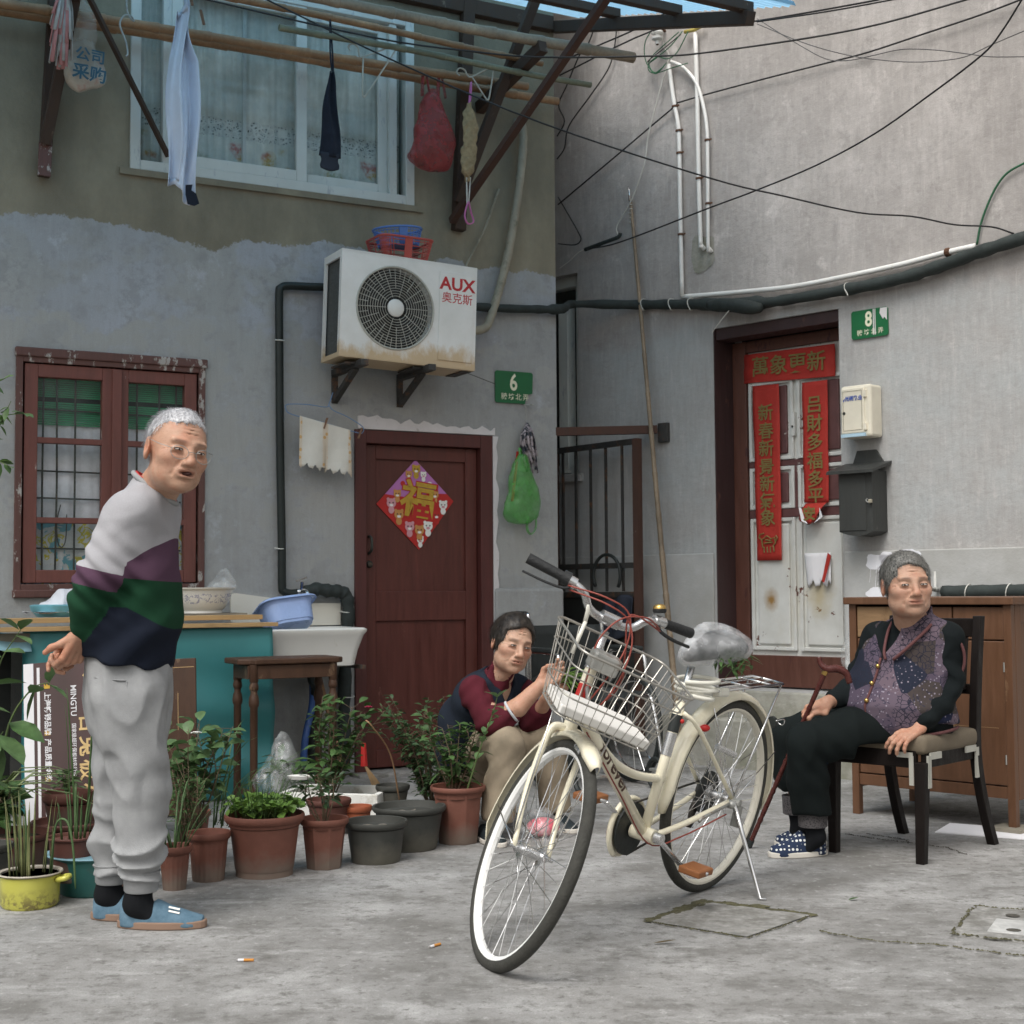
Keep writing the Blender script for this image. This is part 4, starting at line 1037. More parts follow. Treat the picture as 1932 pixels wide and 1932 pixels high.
RUN_W4 = [(-1.477, -.03, 3.596), (-.98, -.03, 3.809), (-.509, -.03, 4.013), (-.43, -.03, 4.037), (.125, -.03, 4.024), (.606, -.03, 4.004), (.862, -.03, 3.995), (1.221, -.03, 4.005), (1.516, -.03, 4.014), (1.76, -.03, 4.032)]
RUN_W5 = [(.329, 9.1, 4.36), (.866, 8.509, 4.412), (1.143, 8.164, 4.307), (1.377, 7.843, 4.2), (1.789, 7.18, 4.02), (1.934, 6.9, 3.947)]
RUN_W6 = [(.277, 9.2, 4.457), (.469, 8.869, 4.424), (.755, 8.317, 4.349), (.908, 7.986, 4.317), (1.066, 7.6, 4.251)]
RUN_W7 = [(1.275, 7.2, 3.937), (1.563, 6.884, 3.858), (1.798, 6.596, 3.793), (1.871, 6.5, 3.773)]
RUN_W8 = [(1.311, 7.4, 4.035), (1.481, 7.258, 3.85), (1.612, 7.144, 3.72), (1.708, 7.059, 3.679), (1.813, 6.962, 3.668), (1.926, 6.856, 3.656), (2.057, 6.725, 3.6), (2.164, 6.613, 3.538), (2.242, 6.528, 3.492), (2.355, 6.4, 3.443)]
RUN_W9 = [(1.31, 7.4, 4.007), (1.527, 7.219, 3.829), (1.715, 7.053, 3.701), (1.876, 6.903, 3.616), (1.991, 6.791, 3.568), (2.094, 6.686, 3.538), (2.164, 6.613, 3.53), (2.244, 6.528, 3.548), (2.359, 6.4, 3.566)]
RUN_W10 = [(-1.138, -.03, 4.816), (-1.139, -.03, 4.717), (-1.205, -.03, 4.601), (-1.276, -.03, 4.553), (-1.396, -.03, 4.373), (-1.464, -.03, 4.268), (-1.413, -.03, 4.144), (-1.481, -.03, 4.059)]
RUN_W11 = [(-.94, -.03, 4.793), (-.95, -.03, 4.67), (-.979, -.03, 4.504), (-1.035, -.03, 4.39), (-1.192, -.03, 4.254), (-1.375, -.03, 4.103), (-1.415, -.03, 3.966), (-1.483, -.03, 3.905)]
RUN_W12 = [(-1.476, -.03, 3.646), (-1.378, -.03, 3.498), (-1.305, -.03, 3.385), (-1.278, -.03, 3.324), (-1.334, -.03, 3.299), (-1.48, -.03, 3.332)]
RUN_W13 = [(-.581, -.04, 4.514), (-.566, -.04, 4.415), (-.525, -.04, 4.337), (-.599, -.04, 4.147), (-.697, -.04, 3.88), (-.729, -.04, 3.711), (-.836, -.04, 3.502), (-.961, -.04, 3.355), (-.944, -.04, 3.284)]
RUN_W14 = [(-1.228, -.04, 3.254), (-1.298, -.04, 3.235), (-1.368, -.04, 3.197), (-1.458, -.04, 3.162)]
RUN_CA = [(-.534, -.03, 4.295), (-.5, -.03, 4.064), (-.466, -.03, 3.883), (-.461, -.03, 3.682), (-.46, -.03, 3.284), (-.455, -.03, 2.829)]
RUN_CB = [(-.326, -.03, 4.438), (-.318, -.03, 3.98), (-.317, -.03, 3.585), (-.309, -.03, 3.139)]
RUN_CC = [(-.513, -.035, 4.308), (-.435, -.035, 4.26), (-.367, -.035, 4.189), (-.312, -.035, 4.102), (-.27, -.035, 3.967), (-.245, -.035, 3.813), (-.244, -.035, 3.634), (-.25, -.035, 3.108)]
RUN_WC = [(-.455, -.03, 2.822), (-.243, -.03, 2.803), (.063, -.03, 2.779), (.355, -.03, 2.762), (.701, -.03, 2.766), (1.028, -.03, 2.777), (1.276, -.03, 2.796), (1.455, -.03, 2.804)]
RUN_BP = [(-1.471, -.05, 2.904), (-1.111, -.05, 2.859), (-.803, -.05, 2.821), (-.469, -.05, 2.775), (-.191, -.05, 2.735), (.113, -.05, 2.694), (.367, -.05, 2.687), (.711, -.05, 2.687), (1.037, -.05, 2.697), (1.285, -.05, 2.729), (1.493, -.05, 2.764), (1.749, -.05, 2.798)]
RUN_GW = [(1.459, -.02, 2.811), (1.482, -.02, 2.91), (1.519, -.02, 3.0), (1.574, -.02, 3.095), (1.638, -.02, 3.156), (1.746, -.02, 3.191)]
RUN_CE = [(.811, -.05, 1.294), (1.685, -.05, 1.289)]
RUN_L0 = [(-.42, -.05, 4.459), (-.516, -.05, 4.426), (-.651, -.05, 4.368), (-.682, -.05, 4.302), (-.611, -.05, 4.249), (-.535, -.05, 4.27)]
RUN_L1 = [(-.4, -.05, 4.46), (-.491, -.05, 4.392), (-.609, -.05, 4.343), (-.669, -.05, 4.325), (-.619, -.05, 4.258), (-.485, -.05, 4.25), (-.363, -.05, 4.251)]
RUN_L2 = [(-.606, -.05, 4.546), (-.684, -.05, 4.472), (-.694, -.05, 4.373), (-.661, -.05, 4.296), (-.594, -.05, 4.241), (-.518, -.05, 4.292)]
RUN_L3 = [(-.359, -.05, 4.449), (-.443, -.05, 4.339), (-.518, -.05, 4.319), (-.596, -.05, 4.353), (-.643, -.05, 4.332)]
RUN_L4 = [(-.412, -.05, 4.444), (-.541, -.05, 4.392), (-.643, -.05, 4.352), (-.677, -.05, 4.341)]
mat('cable_black', (.020, .020, .021), .55, var=.2)
mat('cable_grey', (.10, .10, .10), .6, var=.2)
mat('cable_white', (.62, .61, .56), .5, var=.1)
mat('cable_green', (.03, .12, .06), .5, var=.2)
mat('pvc_pipe', (.80, .79, .76), .35, var=.06, scale=4, c2=(.52, .42, .28), s2=5, thr=.66, soft=.05)
mat('rust_clip', (.12, .06, .035), .8, .2, var=.4, scale=40)
def bamboo_mat(name, c):
 t = NT(name, .5, 0, .4)
 n = t.noise(5, 5, .65, t.map((1, 1, 1))); g = t.noise(60, 3, .6)
 k = t.ramp(n, [(.3, mul(c, .6)), (.55, c), (.75, mul(c, 1.35))])
 t.col(t.mix(t.ramp(g, [(.35, .35), (.6, 0.0)]), k, mul(c, .5)))
bamboo_mat('bamboo', (.36, .21, .11)); bamboo_mat('bamboo_grey', (.31, .235, .16)); bamboo_mat('bamboo_green', (.20, .20, .13))
painted_wood('old_timber', (.065, .040, .028), (.15, .11, .08), .64, 8, (1, 1, .3), .75)
painted_wood('rusty_steel', (.085, .042, .030), (.28, .26, .23), .66, 9, (1, 1, .4), .7)
def bamboo(name, label, a, b, r0, r1, mt, fr, nodes=9, grp='bamboo poles of the drying rack', bend=.012):
 a, b = Vector(a), Vector(b); P, rr = [], []; K = nodes * 4
 ph = random.uniform(0, 6)
 for i in range(K + 1):
  t = i / K; p = a.lerp(b, t); p.z += bend * math.sin(t * 5 + ph) * math.sin(math.pi * t); p.y += bend * .5 * math.sin(t * 7 + ph)
  r = r0 + (r1 - r0) * t
  P.append(p); rr.append(r * (1.13 if i % 4 == 0 and 0 < i < K else (.97 if i % 4 in (1, 3) else 1.0)))
  if i % 4 == 0 and 0 < i < K:      # the raised node ring
   d = (b - a).normalized(); P.append(p + d * r * .22); rr.append(r * 1.10); P.append(p + d * r * .40); rr.append(r * .95)
 m = MB(); m.tube(P, rr, 10)
 o = m.build(name, mt, smooth=True, fr=fr)
 return tag(o, label, 'bamboo pole', grp)
bamboo('bamboo_pole', 'thick bamboo pole crossing the window behind the shirt, upper of the pair', (-3.9, -.2, 3.95), (-.295, -.2, 4.04), .026, .024, 'bamboo', FL, 13)
bamboo('bamboo_pole', 'thick dark bamboo pole nearest the window glass, lower of the pair', (-3.9, -.1, 3.965), (-.03, -.1, 4.02), .028, .024, 'bamboo', FL, 13)
bamboo('bamboo_pole', 'bamboo pole from which the white shirt and black cloth hang', (-3.2, -.42, 4.14), (-.32, -.42, 4.10), .021, .018, 'bamboo', FL, 11)
bamboo('bamboo_pole', 'slim green bamboo pole whose tip ends right of house corner below the thick one', (-1.95, -.5, 3.988), (-.037, -.5, 3.995), .018, .017, 'bamboo_green', FL, 8)
bamboo('bamboo_pole', 'thickest bamboo pole highest in front, its butt end past the house corner', (-2.6, -.64, 4.11), (.174, -.64, 4.148), .026, .032, 'bamboo_grey', FL, 9)
# drying rack brackets
RB = thing('rack_bracket', 'dark timber bracket with rusty strut near the house corner', 'bracket', (-.5, -.3, 3.2), FL, 'brackets of the drying rack')
m = MB(); m.bar((-.68, -.035, 3.16), (-.60, -.035, 4.75), .075, .06, (0, 1, 0)); m.build('wall_post', 'old_timber', RB, bevel=.004)
m = MB(); m.bar((-.70, -.07, 3.32), (-.40, -.55, 4.50), .055, .055, (0, 1, 0)); m.build('brace', 'old_timber', RB, bevel=.004)
m = MB(); m.bar((-.52, .0, 3.93), (-.46, -.68, 4.09), .055, .07); m.build('arm', 'old_timber', RB, bevel=.004)
m = MB(); m.bar((-.735, -.06, 3.205), (-.72, -1.86, 3.95), .04, .04); st = m.build('strut', 'rusty_steel', RB, bevel=.003)
LBk = thing('rack_bracket', 'dark timber bracket at the upper left with a thin brace', 'bracket', (-3.0, -.3, 3.17), FL, 'brackets of the drying rack')
m = MB(); m.bar((-3.05, -.035, 3.17), (-2.995, -.035, 4.4), .06, .05, (0, 1, 0)); m.build('wall_post', 'old_timber', LBk, bevel=.004)
m = MB(); m.bar((-3.052, -.072, 3.33), (-2.95, -.42, 4.15), .055, .055, (0, 1, 0)); m.build('brace', 'old_timber', LBk, bevel=.004)
m = MB(); m.box(-3.082, -3.022, -.064, -.0645 + .0, 3.165, 3.32) if False else m.bar((-3.055, -.068, 3.165), (-3.05, -.068, 3.34), .064, .012, (0, 1, 0)); m.build('pale_foot', 'flaked_paint', LBk)
m = MB(); m.bar((-2.99, 0, 3.99), (-2.96, -.72, 4.02), .05, .06); m.build('arm', 'old_timber', LBk, bevel=.004)
m = MB(); m.bar((-2.405, -.02, 3.37), (-2.93, -.42, 4.03), .024, .024); m.build('thin_brace', 'old_timber', LBk, bevel=.002)
# corrugated awning along house 6
def awning_mat():
 t = NT('blue_sheet', .4, 0, .4)
 c = t.ramp(t.noise(3, 4), [(.3, (.10, .30, .52)), (.7, (.20, .46, .70))])
 t.col(c)
 tr = t.n('BsdfTranslucent'); t.setin(tr.inputs[0], (.38, .68, .92))
 mx = t.n('MixShader'); mx.inputs[0].default_value = .78
 t.l(t.b.outputs[0], mx.inputs[1]); t.l(tr.outputs[0], mx.inputs[2]); t.l(mx.outputs[0], t.out.inputs[0])
awning_mat()
AWN = thing('awning', 'blue corrugated plastic awning on dark timbers over the lane', 'awning', (-2.5, -1, 4.2), FL)
zA = lambda y: 4.555 + .335 * y
m = MB(); NW = 260
def aw_sheet(u, v):
 y = .0 - 2.12 * u; return (-5.2 + 5.36 * v, y, zA(y) + .072 + .016 * math.sin(u * 2.12 / .065 * 2 * math.pi))
m.sheet(aw_sheet, NW, 4); m.build('corrugated_sheet', 'blue_sheet', AWN, smooth=2)
for y in (-.75, -1.36, -1.93):
 m = MB(); m.bar((-5.2, y, zA(y) + .02), (.03 if y < -1.8 else .0, y, zA(y) + .03), .05, .05); m.build('rafter', 'old_timber', AWN, bevel=.004)
m = MB(); m.bar((.0, .0, zA(0) - .03), (.0, -1.965, zA(-1.965) - .025), .055, .07); m.build('end_beam', 'old_timber', AWN, bevel=.004)
m = MB(); m.bar((-5.2, -.03, zA(0) - .03), (-.03, -.03, zA(0) - .03), .06, .09); m.build('wall_plate', 'old_timber', AWN, bevel=.004)
# --------------------------------------------------------------- cables
def wire(label, pts, r, mt='cable_black', fr=None, cat='cable', name='cable', n=5):
 m = MB(); m.tube(spline(pts, n), r, 6); return tag(m.build(name, mt, smooth=2, fr=fr), label, cat, 'cables strung over the lane')
wire('long dark cable falling from the drying rack to the pale wall at right', RUN_W1, .0045)
wire('dark cable sagging along the drying rack then rising to upper right', RUN_W2, .0045)
wire('dark cable rising from a black sleeve across the pale wall to top right corner', RUN_W3, .0045)
wire('thin cable clipped along the pale wall past the rusty conduit', RUN_W4, .005, fr=FR)
wire('dark cable from the white insulator passing under the awning tip', RUN_W5, .005)
wire('dark cable above the insulator behind the awning beam', RUN_W6, .005)
wire('short dark cable leaving awning tip to the top edge', RUN_W7, .004)
wire('thin drooping wire from awning tip, the upper of two', RUN_W8, .0025, 'cable_grey')
wire('thin drooping wire from awning tip, the lower of two', RUN_W9, .0025, 'cable_grey')
wire('wavy black wire hanging on pale wall nearest the house corner', RUN_W10, .0045, fr=FR)
wire('wavy black wire hanging on pale wall left of the insulator', RUN_W11, .0045, fr=FR)
wire('black wire loop bulging from behind the house corner', RUN_W12, .004, fr=FR)
wire('pale cable dropping from the wire coil to the bamboo pole tip', RUN_W13, .0042, 'cable_white', FR)
wire('short pale wire end below the black sleeve', RUN_W14, .003, 'cable_white', FR)
wire('pair of green wires curving along the pale wall at right edge', RUN_GW, .006, 'cable_green', FR)
m = MB(); m.tube([(-1.225, -.05, 3.245), (-.945, -.05, 3.275)], .013, 10); m.tube(spline([(-.945, -.05, 3.275), (-.93, -.05, 3.285), (-.925, -.05, 3.30)], 3), .013, 10)
tag(m.build('cable_sleeve', 'foam_black', fr=FR, smooth=True), 'short black foam sleeve on a cable left of the bamboo pole', 'sleeve')
COI = thing('wire_coil', 'tangled coil of dark wires below the insulator on pale wall', 'wire coil', (-.55, -.05, 4.24), FR)
for r in (RUN_L0, RUN_L1, RUN_L2, RUN_L3, RUN_L4):
 m = MB(); m.tube(spline([(x, y - random.uniform(0, .03), z) for x, y, z in r], 5), .0035, 5); m.build('wire', random.choice(['cable_black', 'cable_green', 'cable_black']), COI, smooth=2)
mat('porcelain', (.72, .72, .70), .2, var=.05)
INS = thing('insulator', 'white porcelain insulator pair on a bracket below the awning', 'insulator', (-.583, -.08, 4.45), FR)
m = MB()
m.lathe([(.012, -.05), (.014, -.03), (.035, -.02), (.038, -.008), (.02, .0), (.016, .012), (.038, .018), (.036, .03), (.018, .036), (.012, .06)], 16, (-.583, -.08, 4.475)); m.build('body', 'porcelain', INS, smooth=True)
m = MB(); m.tube([(-.583, 0, 4.53), (-.583, -.08, 4.53), (-.583, -.08, 4.42)], .008, 6); m.build('bracket', 'rust_clip', INS)
m = MB(); m.tube([(-.40, -.04, 4.462), (-.33, -.04, 4.455), (-.25, -.04, 4.465)], .012, 8); tag(m.build('cable_tape', mat('yellow_tape', (.55, .45, .12), .6), fr=FR, smooth=2), 'yellow tape round the cables at the head of the conduit', 'tape')
# --------------------------------------------------------------- conduits and pipes on house 8
def pipe(name, label, pts, r, mt, fr, n=5, clips=(), cat='pipe', elbow=True):
 o = thing(name, label, cat, pts[-1], fr)
 m = MB(); P = spline(pts, n); m.tube(P, r, 10); m.build('tube', mt, o, smooth=2)
 for s, z in clips:
  k = MB(); k.lathe([(r + .002, -.007), (r + .006, -.005), (r + .006, .005), (r + .002, .007)], 12, (s, pts[0][1], z)); k.box(s + r, s + r + .02, pts[0][1] - .004, pts[0][1] + .004, z - .005, z + .005); k.build('clip', 'rust_clip', o)
 return o
pipe('conduit', 'stained white conduit with rusty clips, left of three', RUN_CA, .0135, 'pvc_pipe', FR, 5, ((-.465, 3.86), (-.462, 3.72), (-.459, 3.21), (-.492, 4.02)))
pipe('conduit', 'straight white conduit in the middle of three on pale wall', RUN_CB + [(-.305, -.03, 3.115), (-.30, -.005, 3.095)], .0140, 'pvc_pipe', FR, 4, ((-.316, 3.53),))
pipe('conduit', 'white conduit bending over at the top, right of three', RUN_CC + [(-.248, -.03, 3.09), (-.245, -.005, 3.07)], .0110, 'pvc_pipe', FR, 5, ((-.245, 3.75), (-.247, 3.36)))
wcl = pipe('conduit', 'long white conduit above the black pipe along the pale wall', RUN_WC, .0150, 'pvc_pipe', FR, 4)
m = MB(); m.lathe([(.016, -.015), (.024, -.01), (.024, .01), (.016, .015)], 10, M4=Matrix.Translation((1.30, -.03, 2.797)) @ Matrix.Rotation(R_(90), 4, 'Y')); m.build('clip', 'rust_clip', wcl)
BPo = thing('insulated_pipe', 'thick black foam wrapped pipe crossing from the air conditioner along the pale wall', 'pipe', (0, -.05, 2.7), FR)
bp = [FR.inverted() @ (FL @ Vector(p)) for p in ((-.77, -.08, 2.70), (-.45, -.05, 2.715), (-.15, -.04, 2.735), (.03, -.035, 2.755))]
P = spline(bp + [Vector((-.95, -.30, 2.82)) * .5 + Vector((-1.3, -.25, 2.86)) * .5] + [Vector(p) for p in RUN_BP[2:]], 6)
rr = []
for i, p in enumerate(P):
 x = p.x; b0 = .025 if x < -1.0 else .031
 if -.30 < x < .12: b0 = .045 - .012 * math.sin((x + .3) * 9)
 if x > .7: b0 = .034
 rr.append(b0 * (1 + .07 * math.sin(i * 1.7) + .04 * math.sin(i * 3.9)))
m = MB(); m.tube(P, rr, 12); m.build('foam', 'foam_black', BPo, smooth=2)
m = MB(); m.tube(spline([(-.20, -.10, 2.72), (-.05, -.12, 2.70), (.10, -.11, 2.665), (.17, -.09, 2.655)], 5), [.03, .035, .04, .042, .042, .042, .042, .043, .044, .044, .042, .04, .036, .033, .03, .02], 10); m.build('foam_tail', 'foam_black', BPo, smooth=2)
for k, x in enumerate((-.72, -.50, -.36, .72)):
 q = min(P, key=lambda p: abs(p.x - x) if p.x > -1 else 9)
 m = MB(); m.tube([q + Vector((.004 * math.sin(a * 2), .036 * math.cos(a), .036 * math.sin(a))) for a in np.linspace(0, 6.28, 16)], .003, 5); m.tube([q + Vector((0, -.036, 0)), q + Vector((.03, -.05, -.045))], .0022, 4); m.build('cable_tie', 'cable_white', BPo)
m = MB(); m.tube(spline([(.02, -.13, 2.70), (-.03, -.14, 2.66), (-.10, -.14, 2.60), (-.16, -.13, 2.55)], 4), .0025, 5); m.build('cable_tie', 'cable_white', BPo)
# bamboo pole leaning on house 8 with a metal tip
a = FR.inverted() @ Vector((.993, 8.54, .0))
bp8 = bamboo('bamboo_pole', 'tall bamboo pole leaning on the pale wall with a wire bound tip', a, (-.852, -.035, 3.50), .021, .0095, 'bamboo_grey', FR, 14, None, .006)
m = MB(); m.tube([(-.852, -.035, 3.49), (-.862, -.033, 3.56), (-.872, -.03, 3.60)], [.011, .006, .002], 8); m.build('metal_tip', 'chrome', bp8, smooth=2)
m = MB()
for k in range(5): m.tube([Vector((-.848 + .006 * k * 0, -.036, 3.47 - k * .028)) + Vector((.012 * math.cos(q), .012 * math.sin(q), 0)) for q in np.linspace(0, 6.28, 10)], .0025, 4)
tag(m.build('binding', 'cable_white', bp8), kind='stuff')
# --------------------------------------------------------------- gate, bar and cloth in the alley
bg = thing('cross_bar', 'brown steel bar spanning the alley at head height', 'bar', (-.65, -.02, 2.0), FR)
c6 = FR.inverted() @ (FL @ Vector((.0, .02, 2.0)))
m = MB(); m.bar(c6, (-.66, -.04, 2.02), .045, .05); m.build('beam', 'rusty_steel', bg)
m = MB(); m.box(-.66, -.585, -.03, -.002, 1.94, 2.06); m.build('end_plate', 'bracket_iron', bg, bevel=.003)
GT = thing('iron_gate', 'dark iron bar gate standing open against the alley wall', 'gate', (-1.1, -.1, 0), FR)
def gp(t, z): return Vector((-.72 - .80 * t, -.16 + .11 * t, z))
for z in (1.945, 1.18, 1.0, .12):
 m = MB(); m.bar(gp(0, z), gp(1, z), .03, .035); m.build('rail', 'bracket_iron', GT)
for t in (0.0, .99):
 m = MB(); m.bar(gp(t, .06), gp(t, 1.96), .04, .045, (1, 0, 0)); m.build('stile', 'rusty_steel', GT)
for t in (.17, .36, .54, .72, .88):
 m = MB(); m.bar(gp(t, 1.02), gp(t, 1.93), .014, .014, (1, 0, 0)); m.build('bar', 'bracket_iron', GT)
m = MB(); m.bar(gp(0, .56), gp(1, .56), .008, .86); m.build('lower_panel', 'ac_dark', GT)
mat('dark_denim', (.025, .03, .045), .9, var=.3, scale=9, bump=.4, bscale=20)
m = MB(); m.sheet(lambda u, v: tuple(gp(.02 + .36 * u, .98 - .26 * (1 - v) + .02 * math.sin(u * 6)) + Vector((0, -.035 - .014 * math.sin(u * 14 + v * 3), 0))), 20, 14, .004); tag(m.build('folded_jacket', 'dark_denim', fr=FR, smooth=2), 'dark cloth draped over the iron gate in the alley', 'cloth')
m = MB(); m.tube([gp(.30, 1.12) + Vector((.11 * math.cos(a), -.05, .13 * math.sin(a))) for a in np.linspace(-.6, 3.7, 20)], .011, 8); tag(m.build('rubber_hose', 'black_rubber', fr=FR, smooth=2), 'black rubber hose looped over the gate rail', 'hose')
# --------------------------------------------------------------- black downpipe on house 6 and refrigerant hose
mat('pipe_black', (.016, .022, .02), .45, var=.3, scale=8)
DP = thing('downpipe', 'black pipe running from the air conditioner down the grey wall to the tap', 'pipe', (-1.78, -.03, 1.0), FL)
m = MB(); m.tube(spline([(-1.50, -.05, 2.74), (-1.62, -.035, 2.735), (-1.74, -.035, 2.728), (-1.775, -.035, 2.715), (-1.787, -.035, 2.68), (-1.786, -.035, 2.4), (-1.780, -.035, 1.8), (-1.770, -.035, 1.3), (-1.768, -.035, 1.07), (-1.76, -.037, 1.035), (-1.72, -.04, 1.022), (-1.68, -.04, 1.025)], 5), .0225, 10); m.build('tube', 'pipe_black', DP, smooth=2)
for z in (2.42, 1.27):
 m = MB(); m.tube([(-1.783 + .026 * math.cos(q), -.035 + .026 * math.sin(q), z + .004 * math.sin(q)) for q in np.linspace(0, 6.28, 12)], .0035, 4); m.build('tie', 'cable_white', DP)
HS = thing('refrigerant_hose', 'pale taped hose curving from the wall hole to the air conditioner', 'hose', (-.4, -.05, 2.6), FL)
m = MB(); pp = spline([(-.265, .02, 3.89), (-.258, -.05, 3.86), (-.262, -.075, 3.72), (-.285, -.07, 3.5), (-.33, -.06, 3.2), (-.385, -.055, 2.95), (-.44, -.06, 2.78), (-.50, -.08, 2.635), (-.56, -.12, 2.57), (-.70, -.18, 2.53)], 7)
m.tube(pp, [.026 * (1 + .05 * math.sin(i * 2.2)) for i in range(len(pp))], 10); m.build('tube', 'hose_tape', HS, smooth=2)
m = MB(); m.tube(spline([(-.40, -.02, 3.45), (-.50, -.03, 3.2), (-.62, -.04, 2.98), (-.68, -.10, 2.88)], 5), .007, 6); m.build('thin_hose', 'hose_tape', HS, smooth=2)
# --------------------------------------------------------------- laundry
mat('cotton_white', (.66, .71, .82), .95, var=.06, scale=6, bump=.35, bscale=30)
mat('cotton_navy', (.012, .016, .028), .95, var=.25, scale=6, bump=.4, bscale=40)
def shirt(u, v):
 z = 4.06 - 1.0 * (1 - v); t = 1 - v
 w = .036 + .030 * min(1, t / .3) + .010 * t
 x = -2.43 + (2 * u - 1) * w + .012 * math.sin(t * 9 + u * 3) - .012 * t
 if t < .30: x += .022 * (u > .5) * math.sin(t / .30 * math.pi) * -1.6 * (u - .5) * 2
 if t < .06: x = -2.45 + (x + 2.45) * (.5 + t * 8)
 y = -.43 + .035 * math.sin(u * 9.5 + 1.5 * math.sin(t * 3)) + .012 * math.sin(u * 23 + t * 5)
 return (x, y, z + .03 * math.sin(u * 6) * (t > .95) - .06 * (u - .5) * t + (.10 * (u - .62) if t < .05 else 0))
m = MB(); m.sheet(shirt, 40, 60, .003); sh = tag(m.build('vest', 'cotton_white', fr=FL, smooth=2), 'white sleeveless vest hanging from a bamboo pole', 'vest')
m = MB(); m.add([(-2.43, -.455, 3.10), (-2.395, -.46, 3.105), (-2.40, -.46, 3.075), (-2.375, -.46, 3.06), (-2.36, -.462, 3.01), (-2.385, -.46, 2.995), (-2.42, -.458, 3.0), (-2.43, -.456, 3.05)], [tuple(range(8))]); m.build('dark_hem_patch', 'cotton_navy', sh)  # flat navy patch at the foot of the white vest
for k, (x, z) in enumerate(((-2.405, 4.07), (-2.345, 3.98))):
 m = MB(); m.bar((x - .006, -.435, z + .05), (x + .008, -.45, z - .03), .010, .012); tag(m.build('clothes_peg', 'peg_wood', fr=FL), ['brown peg clipped on top of the white vest', 'brown peg clipped at the neck of the white vest'][k], 'clothes peg')
m = MB(); m.tube(spline([(-2.727, -.43, 4.14), (-2.73, -.45, 3.95), (-2.695, -.45, 3.90), (-2.71, -.45, 3.925), (-2.745, -.45, 3.92), (-2.765, -.45, 3.87), (-2.735, -.45, 3.79), (-2.725, -.45, 3.73), (-2.735, -.45, 3.715)], 5), .005, 6); tag(m.build('wire_hook', 'steel_worn', fr=FL, smooth=2), 'bent steel wire hook hanging left of the white vest', 'hook')
BK = thing('hanging_cloth', 'narrow black garment hung by its strap before the window', 'garment', (-1.66, -.5, 3.32), FL)
m = MB(); m.sheet(lambda u, v: (-1.663 + (2 * u - 1) * (.012 + .05 * (1 - v) ** .8) + .006 * math.sin(v * 8), -.5 + .012 * math.sin(u * 8 + v * 4), 3.80 - .46 * (1 - v)), 16, 24, .006); m.build('panel', 'cotton_navy', BK, smooth=2)
m = MB(); m.sheet(lambda u, v: (-1.668 + (2 * u - 1) * (.050 + .004 * math.sin(v * 9)), -.502, 3.36 - .085 * (1 - v) - .012 * math.sin(u * 3.14) * (v < .3)), 10, 8, .008); m.build('lower_panel', 'dark_denim', BK, smooth=2)
m = MB(); m.tube(spline([(-1.655, -.5, 3.80), (-1.665, -.5, 3.90), (-1.658, -.48, 4.09), (-1.652, -.5, 3.90), (-1.648, -.5, 3.80)], 5), .005, 5); m.build('strap', 'cotton_navy', BK, smooth=2)
def hanger(label, c, w, ang, mt, hz=.10):
 m = MB(); ca, sa = math.cos(ang), math.sin(ang)
 P = [(0, 0), (-w, -.10), (-w - .008, -.115), (-w + .01, -.125), (w - .01, -.125), (w + .008, -.115), (w, -.10), (0, 0), (0, .03), (.022, .05), (.02, .085), (-.01, .095), (-.022, .075)]
 m.tube(spline([(c[0] + x * ca - z * sa, c[1], c[2] + x * sa + z * ca) for x, z in P], 4), .0045, 6)
 return tag(m.build('clothes_hanger', mt, fr=FL, smooth=2), label, 'hanger', 'empty hangers on the drying rack')
mat('hanger_pale', (.50, .47, .40), .5, var=.2)
hanger('pale empty hanger tilted before the window right of black garment', (-1.46, -.46, 3.93), .17, R_(58), 'hanger_pale')
hanger('pale empty hanger turned above the brown scrubbing strip', (-.80, -.46, 3.93), .09, R_(80), 'hanger_pale')
film('red_film', (.36, .05, .05), .62, .35, .35, .25)
rbg = bag_sdf(-.925, -.20, 3.93, 3.44, .165, .10, 9, 'red_film', 'plastic_bag', '', FL, .018, .011)
tag(rbg, 'full red plastic carrier bag hanging under the drying rack', 'bag')
m = MB()
for s in (-.97, -.87): m.tube(spline([(s - .02, -.2, 3.87), (s - .01, -.19, 3.99), (s + .01, -.18, 4.03), (s + .03, -.2, 3.88)], 4), .010, 6, flat=.5)
tag(m.build('bag_handles', 'red_film', rbg, smooth=2), kind='stuff')
mat('loofah', (.34, .25, .14), .95, var=.35, scale=40, bump=1.0, bscale=110)
mat('pink_ribbon', (.62, .18, .42), .5, var=.1)
LF = thing('scrubbing_strip', 'brown woven back scrubber strip with pink loops hanging from a hanger', 'scrubber', (-.82, -.46, 3.1), FL)
def lf(P):
 t = (3.76 - P[:, 2]) / .42; x = P[:, 0] + .822 - .01 * np.sin(t * 5); w = .046 * np.clip(1 - (2 * np.clip(t, 0, 1) - 1) ** 6, .3, 1)
 return np.maximum(np.sqrt((x / w) ** 2 + ((P[:, 1] + .46) / .018) ** 2) - 1, np.abs(t - .5) * 2 - 1) * .018 + nz(P, 160, 3) * .003
V, Q = sn_mesh(lf, (-.9, -.50, 3.32), (-.74, -.42, 3.78), .0055); np_build(V, Q, 'strip', 'loofah', LF, relax=0)
m = MB(); m.tube(spline([(-.82, -.46, 3.74), (-.815, -.46, 3.82), (-.805, -.46, 3.90), (-.81, -.46, 3.80), (-.835, -.46, 3.74)], 4), .009, 6, flat=.4); m.build('ribbon', 'pink_ribbon', LF, smooth=2)
m = MB(); m.tube(spline([(-.83, -.46, 3.21), (-.85, -.46, 3.13), (-.83, -.46, 3.085), (-.795, -.46, 3.10), (-.81, -.46, 3.15), (-.825, -.46, 3.21)], 5), .010, 6, flat=.35); m.build('ribbon', 'pink_ribbon', LF, smooth=2)
m = MB()
